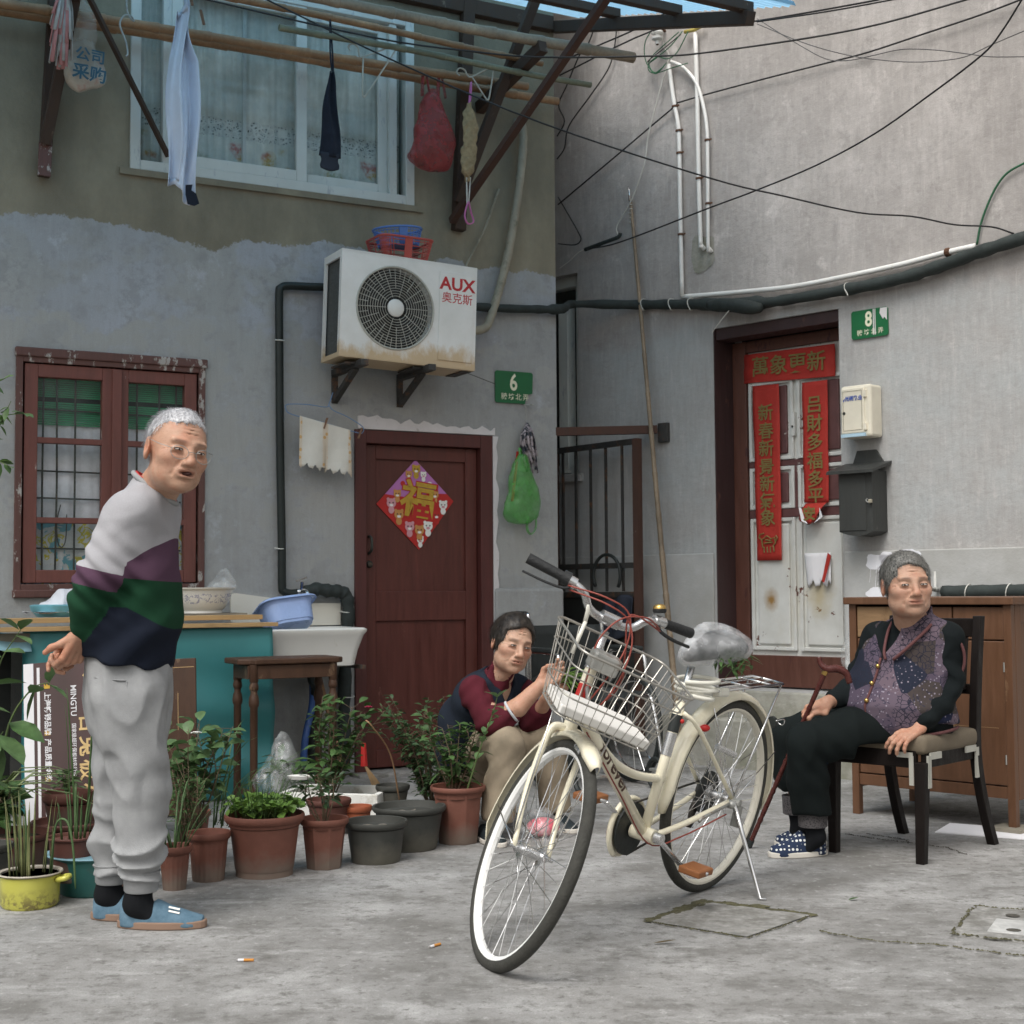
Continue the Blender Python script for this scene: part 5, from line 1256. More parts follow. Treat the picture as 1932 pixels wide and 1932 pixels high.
for dx in (-.012, .012): m.tube([(-.825 + dx, -.46, 3.35), (-.83 + dx * .4, -.46, 3.20)], .004, 5)
tag(m.build('white_cord', 'cable_white', LF), kind='stuff')
# rag mop and printed bag at the upper left
mat('rag_grey', (.46, .46, .44), .95, var=.2, scale=20); mat('rag_pink', (.52, .24, .23), .95, var=.2, scale=20)
RM = thing('rag_mop', 'mop of grey and pink rag strips hanging at the upper left', 'mop', (-3.02, -.38, 3.62), FL)
for i in range(60):
 a = random.uniform(0, 6.28); r = random.uniform(.15, 1); L_ = random.uniform(.12, .42); z0 = 4.04
 x, y = .055 * r * math.cos(a), .035 * r * math.sin(a)
 m = MB(); m.tube([(-3.025 + x * .4, -.38 + y * .4, z0), (-3.025 + x * .8, -.38 + y, z0 - L_ * .5), (-3.035 + x * 1.1, -.38 + y * 1.2, z0 - L_)], [.010, .012, .011], 5, flat=.35); m.build('rag_strip', 'rag_pink' if random.random() < .38 else 'rag_grey', RM, smooth=2)
def printed_bag():
 t = NT('printed_bag_film', .3, 0, .5)
 x = t.xyz()
 k = t.ramp(t.noise(7, 4), [(.3, (.40, .30, .22)), (.5, (.55, .50, .42)), (.65, (.50, .22, .16))])
 t.col(k); t.setin(t.b.inputs['Alpha'], t.ramp(t.math('ADD', x[2], t.math('MULTIPLY', t.noise(5), .06)), [(.10, .92), (.30, .35)]))
 t.bump(t.noise(24, 4), .4, .01)
printed_bag()
pb = bag_sdf(-2.915, -.24, 4.06, 3.57, .135, .07, 15, 'printed_bag_film', 'plastic_bag', '', FL, .014, .011)
tag(pb, 'clear plastic bag printed with blue characters hanging at the upper left', 'bag')
mat('teal_ink', (.02, .09, .14), .5)
text_mb('采购', .085, on_wall(-2.885, 3.64, -.322, R_(-4)), bold=.002).build('lettering', 'teal_ink', pb)
text_mb('公司', .075, on_wall(-2.88, 3.735, -.316, R_(-4)), bold=.0015).build('lettering', 'teal_ink', pb)
# ================================================================ the bench, sink and stool by house 6
mat('plank', (.46, .30, .14), .7, var=.25, scale=5, stretch=(.3, 1, 1), bump=.3, bscale=30, c2=(.30, .19, .09), s2=4, thr=.62)
mat('plank_grey', (.22, .20, .16), .85, var=.25, scale=6, bump=.3)
mat('teal_oilcloth', (.05, .225, .235), .38, var=.14, scale=2.5, spec=.5)
mat('enamel_white', (.80, .79, .75), .18, var=.04, c2=(.66, .63, .55), s2=6, thr=.68)
mat('tile_cream', (.76, .73, .64), .35, var=.06, scale=4)
mat('plastic_blue', (.36, .49, .80), .28, var=.05)
mat('gap_shade', (.018, .02, .018), .8, var=.2)  # shade of the gap below the bench, put into the colour
painted_wood('stool_wood', (.075, .036, .020), (.14, .085, .05), .60, 10, (1, 1, .2), .5)
film('clear_film', (.84, .86, .86), .22, .10, .9, .3)
TB = thing('work_bench', 'bench under a teal oilcloth with loose planks on top', 'bench', (-2.7, -.3, 0), FL)
m = MB()
def cloth(u, v):
 s = -3.21 + 1.205 * u; d = 1 - v
 y = -.575 - .016 * math.sin(d * 17 + .6 * math.sin(u * 4)) * min(1, 2 * d) * (.4 + .6 * u) - .01 * math.sin(u * 7) * d - .02 * d
 return (s + .012 * d * (u - .2), y + (.05 * (1 - u * 12) ** 2 if u < 1 / 12 else 0), .845 * v + .008)
m.sheet(cloth, 50, 60, .002); m.build('oilcloth', 'teal_oilcloth', TB, smooth=2)
m = MB(); m.sheet(lambda u, v: (-3.7 + .52 * u, -.50 - .10 * v * v, .86 - .08 * v * v + .02 * math.sin(u * 5)), 14, 8, .003); m.build('cloth_corner', mat('pale_blue_cloth', (.26, .46, .54), .7), TB, smooth=2)
m = MB(); m.box(-3.7, -2.02, -.55, -.02, .80, .845); m.build('bench_top', 'plank_grey', TB)
for s in (-3.55, -2.1):
 m = MB(); m.box(s, s + .06, -.5, -.44, 0, .8); m.build('leg', 'stool_wood', TB)
m = MB(); m.box(-3.75, -3.24, -.40, -.36, 0, .78); m.build('back_board', 'gap_shade', TB)  # added near-black sheet standing in for the shaded void under the bench
m = MB(); m.box(-3.36, -3.325, -.60, -.55, 0, .78); m.build('post', mat('grey_post', (.36, .36, .35), .7), TB)
def plank(label, a, b, w, h, z, mt='plank'):
 m = MB(); m.bar((a[0], a[1], z), (b[0], b[1], z), w, h); return tag(m.build('plank', mt, fr=FL, bevel=.002), label, 'plank', 'planks lying on the bench')
plank('long yellowish plank at front edge of bench, topmost', (-3.7, -.58), (-2.05, -.50), .10, .024, .905)
plank('short yellowish plank lying under the topmost at the bench right end', (-2.75, -.575), (-1.985, -.56), .09, .02, .868)
plank('yellowish plank at the bench left end below the topmost', (-3.35, -.60), (-2.78, -.575), .08, .02, .866)
m = MB(); m.box(-2.62, -2.10, -.46, -.14, .918, .925); tag(m.build('thin_board', 'plank_grey', fr=FL), 'thin grey board under the white enamel basin', 'board')
def pattern_basin():
 t = NT('enamel_pattern', .2, 0, .5)
 x = t.xyz()
 v = t.noise(24, 3, .5, None, 1.5)
 b = t.ramp(x[2], [(.045, 0.0), (.05, 1.0), (.095, 1.0), (.10, 0.0)])
 f = t.math('MULTIPLY', b, t.ramp(v, [(.47, 0.0), (.495, 1.0), (.525, 1.0), (.55, 0.0)]))
 t.col(t.mix(t.math('MULTIPLY', f, .8), (.78, .77, .72), (.22, .23, .38)))
pattern_basin()
def basin_obj(name, label, c, prof, mt, fr, sx=1.0, sy=1.0, cat='basin', n=40, rot=0):
 m = MB(); m.lathe(prof, n, c, sx, sy); return tag(m.build(name, mt, fr=fr, smooth=True, loc=c), label, cat)
EB = basin_obj('enamel_basin', 'white enamel basin with blue scroll pattern on the bench', (-2.30, -.32, .926), [(1e-6, .004), (.095, .004), (.10, 0), (.108, .0), (.105, .012), (.125, .03), (.148, .07), (.160, .115), (.176, .124), (.178, .130), (.158, .128), (.145, .075), (.12, .03), (.09, .016), (1e-6, .016)], 'enamel_pattern', FL, 1, 1)
bb = bag_sdf(-2.20, -.33, 1.15, 1.03, .10, .09, 33, 'clear_film', 'plastic_bag', '', FL, .02, .008); tag(bb, 'crumpled clear plastic bag lying over the enamel basin rim', 'bag')
# blue tub and white bag at the left end of the bench
basin_obj('blue_tub', 'pale blue plastic tub on the left of the bench behind the standing man', (-3.02, -.38, .918), [(1e-6, 0), (.10, 0), (.128, .03), (.135, .055), (.12, .06), (1e-6, .06)], mat('tub_blue', (.16, .42, .50), .4), FL)
wb = bag_sdf(-2.99, -.37, 1.06, .945, .13, .10, 41, mat('white_film', (.70, .71, .76), .5, var=.1, bump=.3, bscale=20), 'plastic_bag', '', FL, .022, .009); tag(wb, 'crumpled white plastic bag with red print on the blue tub', 'bag')
text_mb('www', .035, on_wall(-2.94, .978, -.475), bold=.001).build('lettering', 'red_print', wb)
# sink
SK = thing('sink', 'white ceramic sink fixed to the grey wall beside the red door', 'sink', (-1.7, -.25, .6), FL)
def rrect(a, b, r, n=6):
 P = []
 for cx, cy, q in ((a - r, b - r, 0), (-a + r, b - r, 1), (-a + r, -b + r, 2), (a - r, -b + r, 3)):
  for i in range(n + 1):
   t = math.pi / 2 * (q + i / n); P.append((cx + r * math.cos(t), cy + r * math.sin(t)))
 return P
def loft(mb, rings, cap0=True, cap1=True):
 n = len(rings[0]); vs = [p for r in rings for p in r]; k = len(rings)
 fs = [(i * n + j, i * n + (j + 1) % n, (i + 1) * n + (j + 1) % n, (i + 1) * n + j) for i in range(k - 1) for j in range(n)]
 if cap0: fs.append(tuple(range(n - 1, -1, -1)))
 if cap1: fs.append(tuple((k - 1) * n + j for j in range(n)))
 mb.add(vs, fs)
m = MB()
prof = [(.225, .16, .635), (.238, .172, .64), (.252, .188, .72), (.275, .215, .80), (.288, .225, .818), (.290, .226, .83), (.278, .214, .838), (.25, .19, .82), (.235, .175, .72), (.22, .16, .68)]
loft(m, [[(-1.715 + x, -.235 + y, z) for x, y in rrect(a, b, .05)] for a, b, z in prof]); m.build('bowl', 'enamel_white', SK, smooth=True)
m = MB(); m.prism([(-2.05, .845), (-1.42, .845), (-1.42, .966), (-1.60, .968), (-2.05, 1.03)][::-1], -.022, -.002); m.build('splash_back', 'tile_cream', SK)
m = MB()
for k in range(3): m.lathe([(1e-6, .0012), (.006, .0012), (.006, 0)], 10, M4=Matrix.Translation((-1.53 + .03 * k, -.052, .80)) @ Matrix.Rotation(R_(110), 4, 'X'))
tag(m.build('overflow_hole', 'ac_dark', SK), kind='stuff')
m = MB(); m.tube(spline([(-1.66, -.2, .64), (-1.66, -.2, .56), (-1.62, -.15, .5), (-1.62, -.1, .3), (-1.62, -.1, 0)], 4), .022, 8); m.build('waste_pipe', 'pipe_black', SK, smooth=2)
m = MB(); m.bar((-1.44, -.02, .628), (-1.44, -.40, .628), .03, .02); m.build('support', 'bracket_iron', SK)
TP = thing('tap', 'chrome wall tap above the sink', 'tap', (-1.66, -.06, .99), FL)
m = MB(); m.tube([(-1.70, -.02, 1.03), (-1.665, -.06, 1.03)], .017, 10); m.tube(spline([(-1.665, -.06, 1.03), (-1.66, -.10, 1.035), (-1.655, -.13, 1.02), (-1.655, -.135, .985)], 4), .013, 10); m.build('spout', 'chrome', TP, smooth=2)
m = MB(); m.tube([(-1.665, -.065, 1.045), (-1.665, -.07, 1.085)], .009, 8); m.bar((-1.70, -.07, 1.09), (-1.64, -.08, 1.11), .014, .01); m.build('handle', 'chrome', TP)
FP = thing('insulated_pipe', 'thick black foam wrapped pipe bending down beside the red door', 'pipe', (-1.42, -.05, .3), FL)
pp = spline([(-1.64, -.05, 1.025), (-1.58, -.06, 1.045), (-1.50, -.06, 1.035), (-1.435, -.06, 1.03), (-1.40, -.06, 1.0), (-1.39, -.06, .9), (-1.40, -.05, .7), (-1.41, -.05, .4), (-1.41, -.05, .05)], 6)
m = MB(); m.tube(pp, [.036 * (1 + .10 * math.sin(i * 1.3) + .05 * math.sin(i * 3.1)) for i in range(len(pp))], 12); m.build('foam', 'foam_black', FP, smooth=2)
for z in (.92, .45):
 m = MB(); m.tube([(-1.395 + .04 * math.cos(q), -.055 + .04 * math.sin(q), z + .006 * math.sin(q)) for q in np.linspace(0, 6.28, 14)], .003, 4); m.build('tie', 'cable_white', FP)
m = MB(); m.tube(spline([(-1.60, -.06, .57), (-1.64, -.16, .42), (-1.70, -.22, .25), (-1.72, -.24, .10)], 5), .019, 8); tag(m.build('hose', mat('blue_hose', (.04, .10, .30), .5), fr=FL, smooth=2), 'blue hose hanging under the sink', 'hose')
m = MB(); m.bar((-1.56, -.07, .55), (-1.53, -.30, .12), .022, .012); tag(m.build('stick', 'bamboo', fr=FL), 'thin wooden stick leaning below the sink', 'stick')
# blue wash basin tilted in the sink
BBn = thing('wash_basin', 'pale blue plastic wash basin tilted in the white sink', 'basin', (-1.83, -.30, .82), FL)
Mb = Matrix.Translation((-1.845, -.29, .955)) @ Matrix.Rotation(R_(-24), 4, 'X') @ Matrix.Rotation(R_(-7), 4, 'Y')
m = MB(); loft(m, [[tuple(Mb @ Vector((x, y, z))) for x, y in rrect(a, b, .07)] for a, b, z in ((.10, .075, -.13), (.118, .09, -.125), (.135, .105, -.02), (.142, .112, .0), (.160, .128, .004), (.162, .130, -.004), (.150, .118, .012), (.138, .108, .008), (.125, .097, -.11))], True, True); m.build('shell', 'plastic_blue', BBn, smooth=True)
# stool with turned legs
ST = thing('stool', 'dark wooden stool with four turned legs before the bench', 'stool', (-2.03, -.81, 0), FL)
m = MB(); m.prism([(-2.30, -.70), (-2.26, -.66), (-1.79, -.66), (-1.76, -.70), (-1.76, -.92), (-1.79, -.955), (-2.24, -.955), (-2.30, -.91)], .0, .001) if False else None
top = [(-2.29, -.69), (-2.25, -.665), (-1.80, -.665), (-1.765, -.70), (-1.765, -.93), (-1.795, -.955), (-2.215, -.955), (-2.235, -.93), (-2.29, -.90)]
n = len(top)
def slab(poly, z0, z1, g=0.0):
 c = (sum(p[0] for p in poly) / len(poly), sum(p[1] for p in poly) / len(poly)); q = [(c[0] + (p[0] - c[0]) * (1 + g), c[1] + (p[1] - c[1]) * (1 + g)) for p in poly]
 m = MB(); k = len(q); m.add([(x, y, z0) for x, y in q] + [(x, y, z1) for x, y in q], [tuple(range(k)), tuple(range(2 * k - 1, k - 1, -1))] + [((i + 1) % k, i, i + k, (i + 1) % k + k) for i in range(k)]); return m
slab(top, .685, .712).build('seat', 'stool_wood', ST, bevel=.006)
m = MB()
for a, b in (((-2.22, -.93), (-1.81, -.93)), ((-2.22, -.69), (-1.81, -.69)), ((-2.235, -.92), (-2.235, -.70)), ((-1.80, -.92), (-1.80, -.70))): m.bar((*a, .648), (*b, .648), .018, .065)
m.build('apron', 'stool_wood', ST, bevel=.002)
prof = [(.017, 0), (.018, .05), (.0185, .48), (.0235, .49), (.025, .505), (.022, .53), (.0165, .545), (.0165, .56), (.021, .565), (.0225, .58), (.018, .60), (.021, .605), (.021, .685)]
for x, y in ((-2.215, -.925), (-1.815, -.925), (-2.225, -.70), (-1.805, -.70)):
 m = MB(); m.lathe(prof, 14, (x, y, 0)); m.build('leg', 'stool_wood', ST, smooth=True)
for a, b, z in (((-2.215, -.925), (-1.815, -.925), .06), ((-2.225, -.70), (-2.215, -.925), .07), ((-1.805, -.70), (-1.815, -.925), .07)):
 m = MB(); m.bar((*a, z), (*b, z), .02, .025); m.build('stretcher', 'stool_wood', ST)
# leaning boards
def poster_mat():
 t = NT('poster_print', .35, 0, .5)
 n = t.noise(3.0, 3, .5, t.map((1, 1, .25)))
 t.col(t.ramp(n, [(.35, (.055, .030, .028)), (.55, (.085, .042, .042)), (.7, (.16, .05, .06))]))
poster_mat()
PO = thing('advert_board', 'brown printed advertising board with gold characters leaning on the bench', 'board', (-1.75, 5.95, 0))
Mp = Matrix.Translation((-2.045, 6.06, .735)) @ Matrix.Rotation(R_(-4.5), 4, 'Y') @ Matrix.Rotation(R_(-9), 4, 'X')
m = MB(); m.box(-.02, .50, 0, .018, -.80, 0, Mp); m.build('panel', 'poster_print', PO)
m = MB(); m.box(-.02, .022, -.0015, -.0003, -.80, -.001, Mp); m.build('white_border', 'white_paper', PO)
m = MB(); m.box(.036, .048, -.0015, -.0003, -.80, -.02, Mp); m.build('white_stripe', 'white_paper', PO)
def on_poster(x, z):      # text turned a quarter clockwise
 return lambda a, b: tuple(Mp @ Vector((x + b, -.0022, z - a)))
for z, s in ((-.215, '上海畅销品牌'), (-.41, '产品质量金奖'), (-.60, '消费者信赖')):
 text_mb(s, .030, on_poster(.078, z), bold=.0006).build('lettering', 'white_paper', PO)
 m = MB(); m.add([tuple(Mp @ Vector((.078 + dx, -.002, z + .112 + dz))) for dx, dz in ((-.012, .014), (-.004, .004), (.0, .016), (.006, .004), (.014, .012), (.012, -.008), (-.012, -.008))], [tuple(range(7))]); m.build('crown_mark', 'gold_card', PO)
mat('gold_print', (.62, .44, .20), .4, var=.25, scale=12)
text_mb('MINGTU', .034, on_poster(.188, -.17), bold=.0004).build('lettering', 'white_paper', PO)
text_mb('国家级超环保板材先行者', .020, on_poster(.188, -.375), bold=.0002).build('lettering', 'white_paper', PO)
m = MB()
for a, b, w in (((.235, -.06), (.28, -.10), .022), ((.23, -.115), (.29, -.125), .018), ((.23, -.155), (.30, -.15), .018), ((.23, -.20), (.30, -.175), .02)): m.bar(tuple(Mp @ Vector((a[0], -.002, a[1]))), tuple(Mp @ Vector((b[0], -.002, b[1]))), w, .001, tuple(Mp.to_3x3() @ Vector((0, 1, 0))))
tag(m.build('logo', 'gold_print', PO), kind='stuff')
for i, ch in enumerate('名兔板材'): text_mb(ch, .086, on_poster(.244, -.265 - .098 * i), bold=.0015).build('lettering', 'gold_print', PO)
BD = thing('leaning_board', 'dark brown wooden board leaning on the teal cloth behind the man', 'board', (-1.53, 6.62, 0))
m = MB(); Mq = Matrix.Translation((-1.62, 6.72, .72)) @ Matrix.Rotation(R_(-2.5), 4, 'Y') @ Matrix.Rotation(R_(-7), 4, 'X'); m.box(-.1, .135, 0, .016, -.72, 0, Mq); m.build('panel', 'stool_wood', BD, bevel=.002)
m = MB(); m.box(.05, .053, -.0012, -.0002, -.33, -.16, Mq); m.box(.0, .128, -.0012, -.0002, -.042, -.039, Mq); tag(m.build('scratch', 'plank', BD), kind='stuff')
# ================================================================ pots
def pot_mat(name, c, dust):
 t = NT(name, .62, 0, .35)
 z = t.xyz()[2]
 n = t.noise(9, 6, .68);
 k = t.ramp(n, [(.3, mul(c, .78)), (.6, c), (.8, mul(c, 1.2))])
 d = t.ramp(t.math('ADD', z, t.math('MULTIPLY', t.math('SUBTRACT', t.noise(14, 5), .5), -.12)), [(.015, .85), (.09, 0.0)])
 k = t.mix(d, k, dust); k = t.mix(t.ramp(t.noise(4, 5, .7), [(.60, 0.0), (.68, .6)]), k, dust)
 t.col(k); t.bump(n, .15, .004)
pot_mat('pot_terracotta', (.205, .082, .058), (.20, .16, .13))
pot_mat('pot_brown', (.125, .05, .038), (.15, .12, .10))
pot_mat('pot_dark', (.055, .056, .050), (.14, .13, .105))
pot_mat('pot_orange', (.36, .10, .045), (.25, .17, .12))
mat('soil', (.055, .042, .03), .95, var=.5, scale=50, bump=1.0, bscale=90, c2=(.16, .13, .10), s2=60, thr=.62)
mat('gravel_soil', (.20, .18, .15), .95, var=.5, scale=70, bump=1.0, bscale=90)
def pot(label, x, y, rt, h, mt, z=0.0, kind='round', soil='soil', lip=.018, taper=.72, group='flower pots standing along the wall'):
 o = thing('flower_pot', label, 'flower pot', (x, y, z), None, group)
 rb_ = rt * taper; m = MB(); n = 32
 if kind == 'octagon': n = 8
 body = [(rb_ * .96, 0), (rb_, .006), (rt * .90, h - lip * 1.6)]
 if kind == 'tub': body = [(rb_, .022), (rb_ * 1.02, .03), (rt * .86, h * .80), (rt * .89, h * .81), (rt * .90, h - lip * 1.3)]
 if kind == 'ribbed':
  rings = []
  for r, zz in ((rb_ * .97, 0), (rb_, .01), (rt * .84, h * .80)):
   rings.append([(x + (r * (1 + (.022 if (j // 2) % 2 else -.012))) * math.cos(2 * math.pi * j / 72), y + (r * (1 + (.022 if (j // 2) % 2 else -.012))) * math.sin(2 * math.pi * j / 72), z + zz) for j in range(72)])
  loft(m, rings); m.lathe([(rt * .86, h * .80), (rt * .90, h - lip * 1.4)], n, (x, y, z))
 else: m.lathe(body, n, (x, y, z))
 if kind == 'tub':
  for q in range(5):
   a = q * 2 * math.pi / 5 - 1.9
   m.lathe([(rb_ * .985, 0), (rb_ * .985, .024)], 24, (x, y, z)) if q == 0 else None
 m.build('body', mt, o, smooth=True)
 rr = 32 if kind != 'octagon' else 32
 m = MB(); m.lathe([(rt * .88, h - lip * 1.5), (rt * .95, h - lip * 1.35), (rt, h - lip * .9), (rt * 1.005, h - lip * .3), (rt * .98, h), (rt * .93, h - .002), (rt * .90, h - lip), (rt * .86, h * .80)], rr, (x, y, z)); m.build('rim', mt, o, smooth=True)
 if soil:
  zs = h * .80
  m = MB(); m.sheet(lambda u, v: (x + rt * .885 * v * math.cos(2 * math.pi * u), y + rt * .885 * v * math.sin(2 * math.pi * u), z + zs + .010 * math.sin(u * 40) * v * (1 - v) * 2 + .008 * (1 - v)), 24, 5); m.build('soil', soil, o, smooth=2)
 return o
pot('narrow ribbed terracotta pot just right of the standing man', -1.185, 5.05, .060, .152, 'pot_terracotta', kind='ribbed', taper=.66)
pot('ribbed terracotta pot second to the right of the man', -1.10, 5.205, .080, .172, 'pot_terracotta', kind='ribbed', soil=None, taper=.70)
pot('largest terracotta tub planted with clover', -.915, 5.30, .146, .222, 'pot_terracotta', kind='tub', taper=.72, lip=.022)
pot('octagonal terracotta pot with a thin twiggy shrub', -.712, 5.42, .092, .186, 'pot_terracotta', kind='octagon', taper=.72)
pot('small dark plastic pot in front row without leaves', -.530, 5.54, .122, .156, 'pot_dark', soil='gravel_soil', taper=.76)
pot('large dark plastic pot of bare soil behind the small dark one', -.422, 5.81, .149, .172, 'pot_dark', soil='gravel_soil', taper=.74)
pot('octagonal terracotta pot next to the crouching woman', -.230, 5.94, .114, .232, 'pot_terracotta', kind='octagon', taper=.74)
pot('brown round pot behind the twiggy octagonal pot', -.79, 6.16, .096, .15, 'pot_brown')
pot('little orange pot between brown and dark pots', -.672, 6.19, .064, .115, 'pot_orange')
pot('small dark pot stacked in a saucer before the leafy bush', -.55, 6.55, .078, .10, 'pot_dark', z=.055)
pot('shallow dark pot under the small stacked one', -.545, 6.55, .112, .07, 'pot_dark', soil=None, taper=.85)
pot('terracotta pot half hidden behind plants right of the man', -1.30, 5.85, .072, .15, 'pot_terracotta')
pot('upper brown pot standing inside a wide rimmed pot at left', -1.775, 5.75, .100, .14, 'pot_brown', z=.105, lip=.03)
pot('wide rimmed brown pot under the upper brown pot', -1.765, 5.76, .158, .13, 'pot_brown', soil=None)
pot('wide low brown pot at far left behind the reeds', -1.90, 5.45, .155, .135, 'pot_brown', taper=.8)
pot('thin brown nursery pot standing in the teal basin', -1.515, 4.955, .084, .150, 'pot_brown', z=.052, lip=.008, taper=.78)
pot('dark pot at left edge behind the yellow cooking pot', -1.86, 5.12, .085, .15, 'pot_dark', soil='gravel_soil')
pot('terracotta saucer pot cut by the left edge', -2.17, 5.75, .10, .20, 'pot_terracotta')
# yellow enamel cooking pot
def yellow():
 t = NT('enamel_yellow', .3, 0, .5)
 k = t.ramp(t.noise(6, 4), [(.3, (.46, .44, .07)), (.7, (.58, .56, .12))])
 z = t.xyz()[2]
 k = t.mix(t.math('MULTIPLY', t.ramp(z, [(.02, .8), (.07, 0.0)]), t.ramp(t.noise(28, 6, .75), [(.48, 0.0), (.56, 1.0)])), k, (.14, .10, .05)); t.col(k)
yellow()
YP = thing('cooking_pot', 'old yellow enamel cooking pot planted with reed stalks', 'cooking pot', (-1.605, 4.80, 0))
m = MB(); m.lathe([(1e-6, 0), (.085, 0), (.094, .012), (.096, .10), (.100, .104)], 36, (-1.605, 4.80, 0)); m.build('body', 'enamel_yellow', YP, smooth=True)
m = MB(); m.lathe([(.098, .104), (.106, .110), (.104, .114), (.094, .110), (.092, .085)], 36, (-1.605, 4.80, 0)); m.build('rim', mat('enamel_rim', (.42, .38, .32), .4, var=.3, scale=20), YP, smooth=True)
m = MB(); m.tube(spline([(-1.510, 4.775, .088), (-1.478, 4.765, .095), (-1.472, 4.785, .097), (-1.480, 4.81, .095), (-1.510, 4.815, .088)], 5), .009, 8); m.build('handle', 'enamel_yellow', YP, smooth=2)
m = MB(); m.sheet(lambda u, v: (-1.605 + .093 * v * math.cos(6.283 * u), 4.80 + .093 * v * math.sin(6.283 * u), .092 + .006 * math.sin(u * 40) * v), 24, 4); m.build('soil', 'gravel_soil', YP, smooth=2)
TBn = basin_obj('teal_basin', 'teal plastic basin holding a nursery pot behind the man', (-1.45, 5.02, 0), [(1e-6, 0), (.115, 0), (.125, .01), (.148, .12), (.160, .128), (.166, .136), (.156, .138), (.146, .128), (.122, .02), (1e-6, .018)], mat('teal_plastic', (.035, .14, .13), .45, var=.2, c2=(.10, .11, .08), s2=8, thr=.64), FW)
m = MB(); m.lathe([(.150, .126), (.168, .134), (.167, .139), (.150, .136)], 40, (-1.45, 5.02, .0005)); m.build('rim', mat('basin_rim_blue', (.24, .42, .50), .4), TBn, smooth=True)
m = MB(); m.sheet(lambda u, v: (-1.45 + .13 * v * math.cos(6.283 * u), 5.02 + .13 * v * math.sin(6.283 * u), .075), 20, 3); m.build('soil', 'soil', TBn)
# polystyrene box, spoon, broom, bag of greens
mat('styrofoam', (.74, .73, .69), .8, var=.08, scale=9, bump=.5, bscale=160, c2=(.45, .42, .35), s2=5, thr=.64)
SB = thing('foam_box', 'dirty white polystyrene box between the pots', 'box', (-.80, 6.55, 0))
Ms = frame(-.80, 6.60, R_(-12))
m = MB(); a, b_, t_ = .23, .15, .025
for q in ((-a, a, -b_, -b_ + t_), (-a, a, b_ - t_, b_), (-a, -a + t_, -b_ + t_, b_ - t_), (a - t_, a, -b_ + t_, b_ - t_)): m.box(*q, 0, .13, Ms)
m.build('walls', 'styrofoam', SB, bevel=.004)
m = MB(); m.box(-a + t_, a - t_, -b_ + t_, b_ - t_, .0, .085, Ms); m.build('soil', 'soil', SB)
m = MB(); m.lathe([(1e-6, .012), (.05, .014), (.062, .02), (.05, .004), (1e-6, 0)], 18, (-.96, 6.5, .185), 1, .6); tag(m.build('white_scoop', 'enamel_white', smooth=True), 'small white plastic scoop resting among leaves behind the tub', 'scoop')
BR = thing('hand_broom', 'short straw hand broom with red grip lying by the foam box', 'broom', (-.68, 6.85, 0))
for i in range(40):
 m = MB(); t = i / 39; m.tube([(-.72, 6.95, .20), (-.665 + .05 * t, 6.86, .09), (-.68 + .10 * t, 6.80 + random.uniform(-.02, .02), .02)], [.004, .003, .002], 4)
 if i == 0: acc = m
 else: acc.add(m.v, m.f)
tag(acc.build('bristles', mat('straw', (.25, .16, .08), .9, var=.3, scale=30), BR), kind='stuff')
m = MB(); m.tube([(-.725, 6.96, .30), (-.72, 6.95, .19)], [.012, .018], 8); m.build('grip', 'red_card', BR, smooth=True)
cb = bag_sdf(-1.09, 6.85, .36, .04, .15, .12, 52, 'clear_film', 'plastic_bag', '', FW, .03, .012); tag(cb, 'clear plastic bag of green vegetables beside the stool', 'bag')
# ================================================================ plants
def leaf_mat(name, c, c2=None):
 t = NT(name, .5, 0, .4)
 oi = t.n('ObjectInfo'); n = t.noise(13, 3); n2 = t.noise(70, 2)
 k = t.ramp(n, [(.3, mul(c, .62)), (.55, c), (.75, c2 or mul(c, 1.5))])
 k = t.mix(t.ramp(n2, [(.35, .25), (.6, 0.0)]), k, mul(c, .6)); t.col(k)
 tr = t.n('BsdfTranslucent'); t.setin(tr.inputs[0], k); mx = t.n('MixShader'); mx.inputs[0].default_value = .22
 t.l(t.b.outputs[0], mx.inputs[1]); t.l(tr.outputs[0], mx.inputs[2]); t.l(mx.outputs[0], t.out.inputs[0])
leaf_mat('leaf_green', (.075, .145, .045)); leaf_mat('leaf_dark', (.045, .09, .035), (.10, .18, .06)); leaf_mat('leaf_mid', (.060, .115, .045), (.13, .21, .08)); leaf_mat('leaf_light', (.15, .27, .05)); leaf_mat('leaf_yellow', (.34, .30, .07)); leaf_mat('reed', (.24, .26, .11), (.36, .33, .18)); leaf_mat('leaf_soft', (.11, .19, .075)); leaf_mat('variegated', (.22, .28, .12), (.55, .55, .38))
mat('stem_brown', (.13, .095, .06), .85, var=.3); mat('stem_green', (.10, .15, .05), .7, var=.2)
def add_leaf(mb, p, d, L_, W, droop=.3, fold=.25, roll=0.0):
 d = Vector(d).normalized(); s = d.cross(Vector((0, 0, 1)))
 if s.length < .05: s = Vector((1, 0, 0))
 s.normalize(); s = Matrix.Rotation(roll, 3, d) @ s; u = s.cross(d)
 rows = [(0, .06), (.25, .8), (.55, 1.0), (.8, .6), (1, .02)]; vs = []
 for t, w in rows:
  c = Vector(p) + d * (L_ * t) + Vector((0, 0, -droop * L_ * t * t))
  vs += [c - s * W * .5 * w + u * fold * W * .5 * w, c, c + s * W * .5 * w + u * fold * W * .5 * w]
 fs = []
 for i in range(4):
  o = i * 3; fs += [(o, o + 1, o + 4, o + 3), (o + 1, o + 2, o + 5, o + 4)]
 mb.add(vs, fs)
def rdir(r, up=.3):
 a = r.uniform(0, 6.283); return Vector((math.cos(a), math.sin(a), r.gauss(up, .35))).normalized()
